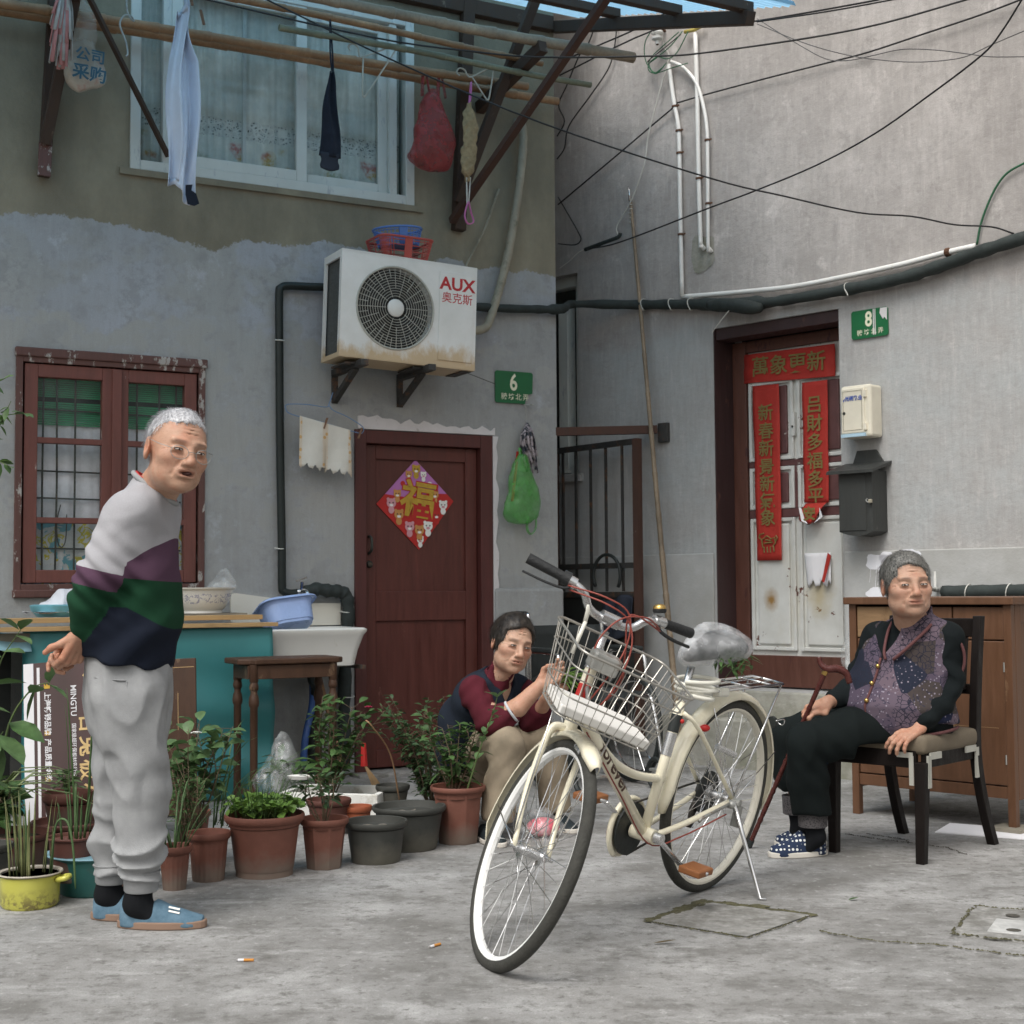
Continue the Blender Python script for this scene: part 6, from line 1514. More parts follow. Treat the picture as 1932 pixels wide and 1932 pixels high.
def bush(name, label, base, stems, spread, height, nleaf, L_, W, mt, smt='stem_brown', seed=1, flower=None, low=.25, up=.3, droop=.25, lean=(0, 0), rad=.003, group='plants growing in the pots'):
 r = random.Random(seed); o = thing(name, label, 'plant', base, None, group)
 S = MB(); Lf = MB(); x0, y0, z0 = base; per = max(1, nleaf // stems)
 for k in range(stems):
  a = r.uniform(0, 6.283); q = spread * math.sqrt(r.random()); h = height * r.uniform(.6, 1.0)
  e = Vector((x0 + q * math.cos(a) + lean[0] * h, y0 + q * math.sin(a) + lean[1] * h, z0 + h)); st = Vector((x0 + .25 * q * math.cos(a) * .5, y0 + .25 * q * math.sin(a) * .5, z0))
  mid = st.lerp(e, .5) + Vector((r.gauss(0, .02), r.gauss(0, .02), .04 * height)); P = spline([st, mid, e], 4); S.tube(P, [rad * (1.3 - .9 * i / (len(P) - 1)) for i in range(len(P))], 5)
  for i in range(per):
   t = low + (1 - low) * (i + r.random()) / per; j = min(len(P) - 2, int(t * (len(P) - 1))); p = P[j].lerp(P[j + 1], t * (len(P) - 1) - j)
   d = rdir(r, up); k2 = r.uniform(.65, 1.15); twig = p + d * L_ * r.uniform(.1, .9)
   if r.random() < .5: S.tube([p, twig], rad * .35, 4, caps=False)
   else: twig = p
   add_leaf(Lf, twig, d + Vector((r.gauss(0, .3), r.gauss(0, .3), r.gauss(0, .2))), L_ * k2, W * k2, droop, .3, r.uniform(-.6, .6))
 S.build('stems', smt, o, smooth=2); tag(Lf.build('foliage', mt, o, smooth=2), kind='stuff')
 if flower:
  for (fx, fy, fz, fr_, fm) in flower:
   F = MB()
   for ring, nn, sc in ((0, 5, 1.0), (1, 5, .75), (2, 4, .45)):
    for i in range(nn):
     a = 2 * math.pi * i / nn + ring * .5; add_leaf(F, (fx, fy, fz), (math.cos(a), math.sin(a), .35 + .55 * ring), fr_ * sc, fr_ * 1.0 * sc, .1, .5)
   F.build('flower', fm, o, smooth=2)
 return o
mat('petal_white', (.78, .77, .74), .6, var=.05); mat('petal_pink', (.55, .05, .14), .6, var=.1)
# clover and chives in the big tub
bush('clover', 'dense light green clover filling the largest terracotta tub', (-.915, 5.30, .18), 120, .135, .10, 420, .030, .034, 'leaf_light', 'stem_green', 3, low=.75, up=.15, rad=.0015, droop=.2)
def blades(name, label, base, n, rad, h, w, mt, seed, lean=.25, droop=.12, up=None, cat='plant', asparts=False):
 r = random.Random(seed); o = thing(name, label, cat, base, None, 'plants growing in the pots'); F = MB()
 for i in range(n):
  a = r.uniform(0, 6.283); q = rad * math.sqrt(r.random()); p = Vector((base[0] + q * math.cos(a), base[1] + q * math.sin(a), base[2])); hh = h * r.uniform(.55, 1.1)
  e = Vector((math.cos(a) * lean * r.uniform(.2, 1.3), math.sin(a) * lean * r.uniform(.2, 1.3), 1)).normalized() * hh
  P = [p + e * t + Vector((math.cos(a), math.sin(a), -1)) * droop * hh * t ** 3 for t in (0, .3, .6, .85, 1)]
  T = MB() if asparts else F
  T.tube(P, [w, w, w * .85, w * .55, w * .15], 4 if w < .003 else 5, flat=.35 if w > .003 else 1)
  if asparts: T.build('stalk', mt if r.random() < .75 else 'leaf_soft', o, smooth=2)
 if not asparts: tag(F.build('blades', mt, o, smooth=2), kind='stuff')
 return o
blades('chives', 'thin upright chives growing out of the clover tub', (-.93, 5.30, .2), 60, .11, .17, .0016, 'leaf_green', 5)
blades('reed_stalks', 'pale cut reed stalks standing in the yellow pot', (-1.61, 4.80, .09), 26, .075, .27, .0045, 'reed', 6, .10, .02, asparts=True)
blades('reed_stalks', 'green cut stalks growing from the nursery pot in teal basin', (-1.50, 4.96, .19), 12, .06, .20, .0045, 'leaf_soft', 16, .15, .05)
m = MB(); m.tube(spline([(-1.535, 4.80, .10), (-1.52, 4.79, .26), (-1.48, 4.78, .28), (-1.455, 4.77, .2), (-1.445, 4.77, .06)], 5), [.004] * 20 + [.002], 5); tag(m.build('drooping_blade', 'leaf_soft', smooth=2), 'single green blade drooping over the yellow pot handle', 'plant')
# twiggy shrub, camellia, rose bushes
bush('shrub', 'twiggy shrub with dark leaves in the octagonal pot', (-.712, 5.42, .15), 7, .11, .25, 90, .048, .018, 'leaf_dark', seed=8, low=.45, lean=(.02, 0))
bush('camellia', 'glossy camellia with one pink bud beside the stool', (-.84, 6.60, .1), 11, .18, .48, 300, .066, .030, 'leaf_green', seed=9, low=.12, lean=(.22, 0), flower=[(-.66, 6.55, .50, .022, 'petal_pink')])
bush('rose_bush', 'fine leaved dense bush in front of the red door', (-.38, 6.75, .05), 30, .27, .50, 1300, .040, .020, 'leaf_mid', seed=10, low=.08)
bush('rose_bush', 'taller shrub with broader leaves next to crouching woman', (-.25, 5.97, .19), 10, .13, .36, 210, .055, .028, 'leaf_green', seed=11, low=.12, lean=(-.05, 0))
m = MB(); m.tube(spline([(-.50, 6.3, .12), (-.53, 6.2, .33), (-.60, 6.1, .46), (-.625, 6.1, .485)], 5), [.0035] * 16, 5); tag(m.build('bare_stem', 'bamboo', smooth=2), 'single bare woody stem arching before the dense bush', 'plant')
S_ = thing('sapling', 'single slender sapling leaning right towards the crouching woman', 'plant', (-.20, 5.9, .19), None, 'plants growing in the pots')
m = MB(); P = spline([(-.20, 5.90, .19), (-.14, 5.85, .38), (-.085, 5.8, .53), (-.065, 5.8, .60)], 5); m.tube(P, [.004 - .0025 * i / (len(P) - 1) for i in range(len(P))], 5); m.build('stem', 'stem_green', S_)
rr_ = random.Random(4)
for k in range(16):
 p = P[min(len(P) - 1, 4 + k * 3 // 4)] if k < 12 else P[-1]; m = MB(); add_leaf(m, p, rdir(rr_, .5), .065, .024, .2, .3); m.build('leaf', 'leaf_soft', S_, smooth=2)
# behind and beside the man
bush('leafy_plant', 'broad leaved green plant just right of standing man', (-1.20, 5.45, .14), 12, .15, .40, 150, .075, .045, 'leaf_soft', seed=12, low=.3)
bush('leafy_plant', 'fine feathery herb between man and clover tub', (-1.21, 5.30, .12), 16, .11, .30, 420, .030, .007, 'leaf_green', seed=13, low=.1)
blades('grass_tuft', 'long drooping grass in the pots right of the man', (-1.19, 5.06, .13), 16, .05, .30, .0040, 'leaf_soft', 14, .5, .25)
blades('grass_tuft', 'tall pale seed grass behind the ribbed pots', (-1.16, 5.55, .14), 18, .10, .50, .0035, 'leaf_soft', 15, .45, .25)
bush('white_rose', 'white rose with three blooms partly hidden behind the man', (-1.49, 5.55, .1), 6, .08, .5, 60, .05, .03, 'leaf_green', seed=17, low=.2, flower=[(-1.520, 5.36, .535, .042, 'petal_white'), (-1.54, 5.36, .455, .040, 'petal_white'), (-1.545, 5.36, .395, .036, 'petal_white'), (-1.19, 5.4, .50, .024, 'petal_white')])
blades('tall_stem_plant', 'two tall green stems left of the standing man', (-1.56, 5.2, .2), 5, .05, .55, .0045, 'leaf_green', 18, .08, .02)
blades('spider_plant', 'striped spider plant arching at the left edge', (-2.05, 5.55, .16), 40, .06, .42, .0095, 'variegated', 19, .8, .55)
bush('leafy_plant', 'low rounded plant with big leaves below the spider plant', (-2.0, 5.55, .12), 8, .13, .20, 60, .11, .06, 'leaf_green', seed=20, low=.3)
bush('leafy_plant', 'small seedlings in the upper brown pot', (-1.775, 5.74, .21), 6, .06, .12, 40, .045, .022, 'leaf_soft', 'stem_green', seed=21, low=.3)
# tall plant with large separate leaves at the left edge
TPn = thing('tall_plant', 'tall plant with large pointed leaves at the left edge before the bench', 'plant', (-1.86, 5.25, .12), None, 'plants growing in the pots')
stalks = [[(-1.90, 5.3, .12), (-1.93, 5.3, .45), (-1.90, 5.3, .75), (-1.80, 5.25, .90)], [(-1.90, 5.3, .3), (-1.85, 5.28, .55), (-1.76, 5.25, .68), (-1.68, 5.22, .71)], [(-1.92, 5.3, .2), (-1.93, 5.28, .42), (-1.86, 5.25, .53)]]
for s in stalks:
 m = MB(); P = spline(s, 5); m.tube(P, [.0055 - .004 * i / (len(P) - 1) for i in range(len(P))], 6); m.build('stem', 'stem_green', TPn, smooth=2)
leaves = [(-1.80, .90, .3, .3, .10), (-1.80, .90, -.6, .5, .085), (-1.81, .88, 1.0, -.2, .10), (-1.87, .80, -1, .15, .12), (-1.86, .82, .9, .1, .10), (-1.90, .74, -1, -.1, .11), (-1.89, .70, 1, .2, .12), (-1.70, .705, .9, -.35, .11), (-1.68, .71, .3, .7, .10), (-1.74, .69, -.2, -.7, .11), (-1.76, .67, .7, .4, .10), (-1.82, .60, -.7, .3, .12), (-1.84, .56, .9, -.3, .15), (-1.87, .52, .9, -.55, .17), (-1.88, .52, .15, -.6, .15), (-1.90, .50, -.9, -.35, .15), (-1.92, .46, .6, .2, .13), (-1.93, .40, -.8, .1, .14), (-1.92, .36, .8, -.1, .12), (-1.93, .62, -.8, .2, .12)]
for k, (x, z, dx, dz, l_) in enumerate(leaves):
 m = MB(); add_leaf(m, (x, 5.25 - .02 * (k % 3), z), (dx, -.35 + .3 * math.sin(k * 2.3), dz), l_, l_ * .55, .15, .25, .5 * math.sin(k * 1.7)); m.build('leaf', 'leaf_soft' if k % 3 else 'leaf_green', TPn, smooth=2)
# spray of leaves entering at the left edge by the window
VN = thing('vine_spray', 'spray of small green leaves entering by the left window', 'plant', (-1.85, 5.0, 1.55))
vst = [[(-1.98, 5.1, 1.42), (-1.83, 5.05, 1.60), (-1.765, 5.02, 1.71)], [(-1.95, 5.1, 1.60), (-1.80, 5.05, 1.66), (-1.70, 5.02, 1.665)], [(-1.95, 5.1, 1.75), (-1.83, 5.05, 1.78), (-1.77, 5.02, 1.80)], [(-1.95, 5.1, 1.47), (-1.83, 5.05, 1.50), (-1.765, 5.02, 1.475)]]
rv = random.Random(3)
for s in vst:
 P = spline(s, 5); m = MB(); m.tube(P, [.0035 - .0025 * i / (len(P) - 1) for i in range(len(P))], 5); m.build('stem', 'stem_green', VN)
 for i in range(12):
  p = P[int(rv.random() * (len(P) - 1))]; m = MB(); add_leaf(m, p, (rv.uniform(-1, 1), rv.uniform(-.8, .2), rv.uniform(-.8, .6)), rv.uniform(.035, .055), .026, .2, .25, rv.uniform(-.8, .8)); m.build('leaf', rv.choice(['leaf_light', 'leaf_soft', 'leaf_green']), VN, smooth=2)
# greens inside the clear bag
bush('bagged_greens', 'green onions and leaves inside the clear plastic bag', (-1.09, 6.85, .06), 10, .10, .2, 60, .10, .03, 'leaf_green', 'leaf_soft', 23, group=None)
# ================================================================ cabinet, chair, wheelchair by house 8
painted_wood('cabinet_wood', (.135, .064, .033), (.17, .095, .052), .66, 5, (1, 1, .12), .42)
painted_wood('cabinet_pale', (.27, .165, .085), (.20, .12, .06), .60, 6, (.2, 1, 1), .5)
painted_wood('chair_black', (.009, .006, .005), (.09, .045, .028), .70, 22, (1, 1, .4), .5); MATS['chair_black'].node_tree.nodes['Principled BSDF'].inputs['Specular IOR Level'].default_value = .2
mat('seat_fabric', (.155, .125, .088), .8, var=.12, scale=8, bump=.25, bscale=200)
mat('bracket_pale', (.46, .45, .40), .5, .3, var=.15)
CB = thing('cabinet', 'worn brown wooden cabinet with drawers and doors behind the seated woman', 'cabinet', (1.74, -.9, 0), FR)
s0, s1, y0, y1 = 1.352, 2.132, -1.170, -.62
m = MB(); m.box(s0 - .018, s1 + .018, y0 - .022, y1 + .01, .955, .988); m.build('top', 'cabinet_wood', CB, bevel=.004)
m = MB(); m.box(s0, s0 + .022, y0 + .012, y1, .12, .955); m.build('side_panel', 'cabinet_wood', CB, bevel=.002)
m = MB(); m.box(s1 - .022, s1 - .006, y0 + .06, y1 - .05, .20, .90); m.build('side_panel', 'cabinet_wood', CB)
m = MB(); frame_box(m, 0, 1, 0, 1, 0, 1, .1) if False else None
m = MB(); m.box(s1 - .022, s1, y0 + .036, y0 + .085, .13, .955); m.box(s1 - .022, s1, y1 - .05, y1, .13, .955); m.box(s1 - .022, s1, y0 + .085, y1 - .05, .88, .955); m.box(s1 - .022, s1, y0 + .085, y1 - .05, .13, .21); m.build('side_frame', 'cabinet_wood', CB, bevel=.002)
for s in (s0, s1 - .035):
 m = MB(); m.box(s - .001, s + .034, y0, y0 + .035, .012 if s > 2 else 0, .955); m.build('leg', 'cabinet_wood', CB, bevel=.002)
 m = MB(); m.box(s, s + .035, y1 - .036, y1 - .001, 0, .955); m.build('leg', 'cabinet_wood', CB, bevel=.002)
m = MB(); m.box(s0 + .034, s1 - .036, y0 + .006, y0 + .03, .135, .185); m.build('bottom_rail', 'cabinet_wood', CB, bevel=.002)
m = MB(); m.box(s0 + .02, s1 - .02, y0 + .03, y1, .15, .17); m.box(s0 + .02, s1 - .02, y1 - .012, y1 - .002, .15, .955); m.build('carcass', 'cabinet_wood', CB)
w_ = (s1 - s0 - .07) / 3
for k in range(3):
 a = s0 + .036 + k * w_
 m = MB(); m.box(a + .003, a + w_ - .003, y0 + .004, y0 + .03, .805, .945); d = m.build('drawer', 'cabinet_pale' if k == 0 else 'cabinet_wood', CB, bevel=.004)
for k in range(2):
 a = s0 + .036 + k * w_ * 1.5
 m = MB(); m.box(a + .003, a + w_ * 1.5 - .003, y0 + .005, y0 + .03, .19, .80); d = m.build('door', 'cabinet_wood', CB, bevel=.004)
 for z in (.30, .69):
  m = MB(); m.tube([(a + (w_ * 1.5 - .004 if k else .003), y0 + .002, z - .02), (a + (w_ * 1.5 - .004 if k else .003), y0 + .002, z + .02)], .004, 6); m.build('hinge', 'steel_worn', d)
m = MB(); m.box(s0 + .036 + w_ * 1.5 * .8, s0 + .036 + w_ * 1.5 * 1.9, y0 + .0038, y0 + .0049, .43, .433); m.build('scratch', 'cabinet_pale', CB)
m = MB(); m.box(s1 - .10, s1 + .04, y0 - .05, y0 + .10, 0, .02); tag(m.build('wood_block', 'plank_grey', fr=FR, bevel=.002), 'flat wooden block under the cabinet leg', 'block')
m = MB(); m.box(s1 - .30, s1 + .14, y0 - .16, y0 + .10, -.002, .004, Matrix.Translation((s1, y0, 0)) @ Matrix.Rotation(R_(14), 4, 'Z') @ Matrix.Translation((-s1, -y0, 0))); tag(m.build('newspaper', 'white_paper', fr=FR), 'folded newspaper on the ground under the cabinet corner', 'paper')
pb2 = bag_sdf(1.30, -1.06, .86, .62, .06, .05, 71, 'clear_film', 'plastic_bag', '', FR, .02, .009); tag(pb2, 'clear plastic bag hanging at the left end of the cabinet', 'bag')
# wall tap and lagged pipe behind the cabinet
WT = thing('tap', 'old brass wall tap behind the seated woman', 'tap', (1.20, -.06, 1.0), FR)
m = MB(); m.tube([(1.20, -.002, 1.02), (1.20, -.07, 1.02)], .013, 8); m.tube(spline([(1.20, -.07, 1.02), (1.195, -.11, 1.02), (1.19, -.12, .99)], 3), .012, 8); m.build('spout', 'steel_worn', WT, smooth=2)
m = MB(); m.tube([(1.20, -.06, 1.03), (1.20, -.06, 1.09)], .007, 8); m.tube([(1.20, -.06, 1.06), (1.20, -.06, 1.115)], .0055, 6); m.build('handle', 'enamel_white', WT)
LP = thing('insulated_pipe', 'black lagged pipe running along the wall just above cabinet', 'pipe', (1.7, -.06, 1.0), FR)
m = MB(); P = spline([(1.24, -.05, 1.005), (1.5, -.05, 1.008), (1.9, -.05, 1.012), (2.6, -.05, 1.015)], 8); m.tube(P, [.036 * (1 + .05 * math.sin(i * 2.1)) for i in range(len(P))], 10); m.build('foam', 'foam_black', LP, smooth=2)
for s in (1.38, 1.60, 1.82):
 m = MB(); m.tube([(s + .008 * math.sin(q), -.05 + .038 * math.cos(q), 1.009 + .038 * math.sin(q)) for q in np.linspace(0, 6.28, 14)], .003, 4); m.build('tie', 'cable_white', LP)
# chair: own frame, +x is where the sitter faces
FC = frame(1.386, 5.532, math.atan2(-.725, -.69))
CH = thing('chair', 'dark wooden chair with olive padded seat under the old woman', 'chair', (-.25, 0, 0), FC)
def taper_leg(a, b, w0, w1):
 m = MB(); d = Vector(b) - Vector(a); vs = []
 for p, w in ((a, w0), (b, w1)): vs += [(p[0] + sx * w / 2, p[1] + sy * w / 2, p[2]) for sx, sy in ((-1, -1), (1, -1), (1, 1), (-1, 1))]
 m.add(vs, [(3, 2, 1, 0), (4, 5, 6, 7)] + [(i, (i + 1) % 4, (i + 1) % 4 + 4, i + 4) for i in range(4)]); return m
for sy in (-1, 1):
 taper_leg((.0, sy * .185, 0), (-.012, sy * .19, .375), .034, .046).build('leg', 'chair_black', CH, bevel=.003)
 m = MB()
 def post(t): # rear leg and back post in one bow
  z = .915 * t; x = -.445 - .125 * (1 - min(1, z / .40)) ** 1.6 - .075 * max(0, (z - .42) / .5) ** 1.3; return (x, sy * (.185 + .012 * (1 - t)), z)
 P = [post(i / 14) for i in range(15)]
 vs = []
 for x, y, z in P: vs += [(x + a, y + b, z) for a, b in ((-.021, -.017), (.021, -.017), (.021, .017), (-.021, .017))]
 fs = [(3, 2, 1, 0), (56, 57, 58, 59)] + [(i * 4 + j, i * 4 + (j + 1) % 4, i * 4 + 4 + (j + 1) % 4, i * 4 + 4 + j) for i in range(14) for j in range(4)]
 m.add(vs, fs); m.build('leg', 'chair_black', CH, bevel=.003)
for a, b in (((-.01, -.17), (-.01, .17)), ((-.44, -.17), (-.44, .17)), ((-.02, -.19), (-.44, -.185)), ((-.02, .19), (-.44, .185))):
 m = MB(); m.bar((*a, .385), (*b, .385), .022, .065); m.build('seat_rail', 'chair_black', CH, bevel=.003)
def seat(P):
 q = np.abs(P - np.array((-.222, 0, .438))) - np.array((.205, .192, .018)); d = np.linalg.norm(np.maximum(q, 0), axis=1) + np.minimum(q.max(1), 0) - .018
 return d - .012 * np.clip(1 - ((P[:, 0] + .222) / .24) ** 2, 0, 1) * np.clip(1 - (P[:, 1] / .23) ** 2, 0, 1) * (P[:, 2] > .43)
V, Q = sn_mesh(seat, (-.49, -.26, .38), (.05, .26, .52), .011); np_build(V, Q, 'seat_pad', 'seat_fabric', CH, relax=2)
for z0, z1 in ((.83, .905), (.60, .64)):
 m = MB(); m.box(-.535, -.505, -.17, .17, z0, z1); m.build('back_rail', 'chair_black', CH, bevel=.004)
for k in range(4):
 m = MB(); m.bar((-.485, -.12 + .08 * k, .62), (-.52, -.12 + .08 * k, .85), .035, .012, (1, 0, 0)); m.build('back_slat', 'chair_black', CH, bevel=.002)
for x, a, b in ((-.035, (-.035, .2125), (.0, 0)), (-.42, (-.42, .207), (0, 0))):
 dx = -1 if x > -.2 else 1
 m = MB(); m.box(min(a[0], a[0] + dx * .085), max(a[0], a[0] + dx * .085), a[1] - .006, a[1] + .002, .385, .41); m.box(a[0] - .012 - dx * .01, a[0] + .012 - dx * .01, a[1] - .006, a[1] + .0022, .28, .40); m.build('corner_brace', 'bracket_pale', CH)
m = MB(); m.box(.0125, .0165, .10, .165, .392, .412); m.box(.0125, .0168, .15, .168, .29, .40); m.build('corner_brace', 'bracket_pale', CH)
# wheelchair parked at the alley mouth
mat('vinyl_black', (.02, .024, .024), .5, var=.2, scale=6, bump=.25, bscale=14)
FWc = frame(.40, 7.62, R_(-62))
WC = thing('wheelchair', 'black folded wheelchair with chrome tubes parked behind the crouching woman', 'wheelchair', (0, 0, 0), FWc)
for sy in (-.26, .26):
 m = MB(); m.tube([(.28 * math.cos(a), sy, .30 + .28 * math.sin(a)) for a in np.linspace(0, 6.283, 40, endpoint=False)], .017, 8, closed=True); wl = m.build('wheel', 'black_rubber', WC, smooth=True)
 m = MB(); m.tube([(.24 * math.cos(a), sy * 1.12, .30 + .24 * math.sin(a)) for a in np.linspace(0, 6.283, 40, endpoint=False)], .007, 6, closed=True); m.build('hand_rim', 'chrome', wl, smooth=True)
 m = MB()
 for k in range(18): a = k * 6.283 / 18; m.tube([(0, sy, .30), (.27 * math.cos(a), sy, .30 + .27 * math.sin(a))], .0015, 3)
 tag(m.build('spokes', 'chrome', wl), kind='stuff')
 m = MB(); m.tube(spline([(-.36, sy * .88, .90), (-.27, sy * .88, .90), (-.24, sy * .88, .86), (-.23, sy * .88, .5), (-.22, sy * .88, .2)], 4), .011, 8); m.build('back_tube', 'chrome', WC, smooth=2)
 m = MB(); m.tube([(-.38, sy * .88, .90), (-.27, sy * .88, .90)], .018, 8); m.build('push_grip', 'black_rubber', WC, smooth=True)
 m = MB(); m.tube(spline([(-.20, sy, .50), (-.20, sy, .66), (-.16, sy, .70), (.08, sy, .70), (.14, sy, .67), (.16, sy, .50)], 5), .011, 8); m.build('arm_tube', 'chrome', WC, smooth=2)
 m = MB(); m.box(-.18, .10, sy - .025, sy + .025, .705, .73); m.build('arm_pad', 'vinyl_black', WC, bevel=.008)
 m = MB(); m.tube(spline([(-.22, sy * .85, .48), (.20, sy * .85, .48), (.28, sy * .85, .42), (.36, sy * .85, .14)], 5), .011, 8); m.build('seat_tube', 'chrome', WC, smooth=2)
 m = MB(); m.box(.32, .46, sy * .85 - (.0 if sy > 0 else -.0) - .06, sy * .85 + .06, .10, .115); m.build('foot_plate', 'steel_worn', WC, bevel=.004)
 m = MB(); m.tube([(.30 + .075 * math.cos(a), sy * .85, .08 + .075 * math.sin(a)) for a in np.linspace(0, 6.283, 20, endpoint=False)], .014, 7, closed=True); m.build('castor', 'black_rubber', WC, smooth=True)
m = MB(); m.sheet(lambda u, v: (-.235 - .03 * math.sin(u * 3.14), -.22 + .44 * u, .50 + .34 * v), 12, 6, .006); m.build('back_sling', 'vinyl_black', WC, smooth=2)
m = MB(); m.sheet(lambda u, v: (-.20 + .40 * v, -.22 + .44 * u, .49 - .04 * math.sin(u * 3.14)), 12, 6, .008); m.build('seat_sling', 'vinyl_black', WC, smooth=2)
# small litter
mat('filter_orange', (.55, .24, .05), .8, var=.1); mat('ash', (.30, .29, .28), .9)
def butt(label, x, y, a):
 o = thing('cigarette_butt', label, 'cigarette butt', (x, y, 0), None, 'cigarette butts on the ground'); d = Vector((math.cos(a), math.sin(a), 0)); p = Vector((x, y, .0045))
 m = MB(); m.tube([p - d * .004, p + d * .024], .004, 8); m.build('filter', 'filter_orange', o, smooth=True)
 m = MB(); m.tube([p - d * .020, p - d * .004], .0039, 8); m.build('paper', 'white_paper', o, smooth=True)
 m = MB(); m.tube([p - d * .026, p - d * .0195], [.002, .0038], 6); m.build('ash', 'ash', o)
butt('cigarette butt lying level on the ground left of the bicycle wheel, nearer the man', -.754, 4.06, R_(0))
butt('cigarette butt lying aslant just left of the front bicycle wheel', -.233, 4.21, R_(50))
leaf_mat('dead_leaf', (.16, .12, .06))
m = MB(); add_leaf(m, (.40, 4.22, .004), (1, .1, .02), .07, .016, -.1, .3); tag(m.build('fallen_leaf', 'dead_leaf', smooth=2), 'dry brown leaf on the ground right of the front wheel', 'leaf')
m = MB(); add_leaf(m, (1.10, 4.78, .004), (1, .4, .05), .04, .016, -.1, .3); tag(m.build('fallen_leaf', 'leaf_green', smooth=2), 'small green leaf on the ground near the kickstand', 'leaf')
mat('pink_film', (.62, .12, .16), .45, var=.3, scale=18, bump=.4, bscale=40)
pk = bag_sdf(.10, 6.05, .13, .0, .12, .09, 81, 'clear_film', 'plastic_bag', '', FW, .025, .009); tag(pk, 'clear plastic bag with pink print by the crouching woman feet', 'bag')
m = MB(); m.ball((.12, 6.03, .045), (.07, .05, .04)); m.build('pink_content', 'pink_film', pk, smooth=2)
# ================================================================ the bicycle
mat('bike_cream', (.80, .745, .58), .28, var=.04, scale=4, c2=(.55, .46, .30), s2=9, thr=.72, soft=.02, **{'Coat Weight': .5})
mat('alloy', (.62, .62, .62), .25, .9, var=.08, scale=14)
mat('rim_white', (.86, .86, .84), .3, var=.04, scale=9)
mat('rim_cream', (.70, .66, .56), .35, var=.05, scale=9)
mat('tyre', (.045, .044, .038), .8, var=.2, scale=20, bump=.6, bscale=140)
mat('red_cable', (.26, .055, .04), .45, var=.1)
mat('grip_black', (.02, .021, .022), .6, var=.2, bump=.5, bscale=120)
mat('brass', (.55, .36, .12), .22, .9, var=.1)
mat('pedal_orange', (.26, .10, .035), .4, var=.15)
mat('brown_print', (.085, .045, .03), .5)
mat('cord_white', (.72, .70, .62), .4, var=.06)
mat('chain_dark', (.05, .045, .04), .5, .6, var=.3, scale=60)
BO = Vector((.6372, 4.9613, 0)); BH, BL_, BS, BWB, BHA, BRK, BP_ = -2.2313, .1944, .9695, 1.1172, 1.1927, .0519, -.0116
RW = .335
_h = Vector((math.cos(BH), math.sin(BH), 0)); _l = Vector((-_h.y, _h.x, 0)); _ll = _l * math.cos(BL_) - Vector((0, 0, math.sin(BL_))); _up = _l * math.sin(BL_) + Vector((0, 0, math.cos(BL_)))
def bw(a, b, c):
 """bicycle frame: a forward from the rear axle, b to its left, c up"""
 a2 = a * math.cos(BP_) - (c - RW) * math.sin(BP_); c2 = (c - RW) * math.cos(BP_) + a * math.sin(BP_) + RW
 return BO + _h * a2 + _ll * b + _up * c2
_ax = Vector((-math.cos(BHA), 0, math.sin(BHA))); _pt = Vector((BWB, 0, RW)) - BRK * Vector((math.sin(BHA), 0, math.cos(BHA)))
def bs(a, b, c):
 """the same for everything that turns with the handlebar"""
 q = Matrix.Rotation(BS, 3, _ax) @ (Vector((a, b, c)) - _pt) + _pt
 return bw(*q)
def axis(z): return _pt + _ax * ((z - RW) / math.sin(BHA))
BK_ = thing('bicycle', 'cream city bicycle with wire front basket leaning on its kickstand', 'bicycle', tuple(BO))
def bt(name, pts, r, mt, T=bw, n=10, sp=0, parent=None, closed=False, flat=1.0, stuff=False, smooth=2):
 P = [T(*p) for p in (spline(pts, sp, closed) if sp else pts)]
 m = MB(); m.tube(P, r if not callable(r) else [r(i / (len(P) - 1)) for i in range(len(P))], n, closed=closed, flat=flat); o = m.build(name, mt, parent or BK_, smooth=smooth)
 return tag(o, kind='stuff') if stuff else o
def bwheel(cx, T, rimmat, label):
 ring = lambda r, y=0, n=64: [(cx + r * math.cos(a), y, RW + r * math.sin(a)) for a in np.linspace(0, 2 * math.pi, n, endpoint=False)]
 w = bt('wheel', ring(RW - .0185), .0185, 'tyre', T, 10, closed=True); tag(w, label)
 m = MB(); N = 64; prof = [(.298, -.013), (.316, -.015), (.319, -.011), (.312, 0), (.319, .011), (.316, .015), (.298, .013), (.292, .006), (.292, -.006)]
 vs = []
 for a in np.linspace(0, 2 * math.pi, N, endpoint=False): vs += [T(cx + r * math.cos(a), y, RW + r * math.sin(a)) for r, y in prof]
 k = len(prof); m.add(vs, [(i * k + j, i * k + (j + 1) % k, ((i + 1) % N) * k + (j + 1) % k, ((i + 1) % N) * k + j) for i in range(N) for j in range(k)]); m.build('rim', rimmat, w, smooth=True)
 m = MB()
 for i in range(36):
  sd = 1 if i % 2 else -1; a = 2 * math.pi * i / 36; hb = a + (1.15 if (i // 2) % 2 else -1.15)
  m.tube([T(cx + .022 * math.cos(hb), sd * .030, RW + .022 * math.sin(hb)), T(cx + .294 * math.cos(a), 0, RW + .294 * math.sin(a))], .0012, 4)
 tag(m.build('spokes', 'chrome', w), kind='stuff')
 m = MB(); P = [(-.07, .006), (-.052, .006), (-.05, .012), (-.034, .012), (-.033, .027), (-.027, .027), (-.024, .014), (.024, .014), (.027, .027), (.033, .027), (.034, .012), (.05, .012), (.052, .006), (.07, .006)]
 vs = []
 for y, r in P: vs += [T(cx + r * math.cos(a), y, RW + r * math.sin(a)) for a in np.linspace(0, 2 * math.pi, 14, endpoint=False)]
 m.add(vs, [(i * 14 + j, i * 14 + (j + 1) % 14, (i + 1) * 14 + (j + 1) % 14, (i + 1) * 14 + j) for i in range(len(P) - 1) for j in range(14)]); m.build('hub', 'alloy', w, smooth=True)
 return w
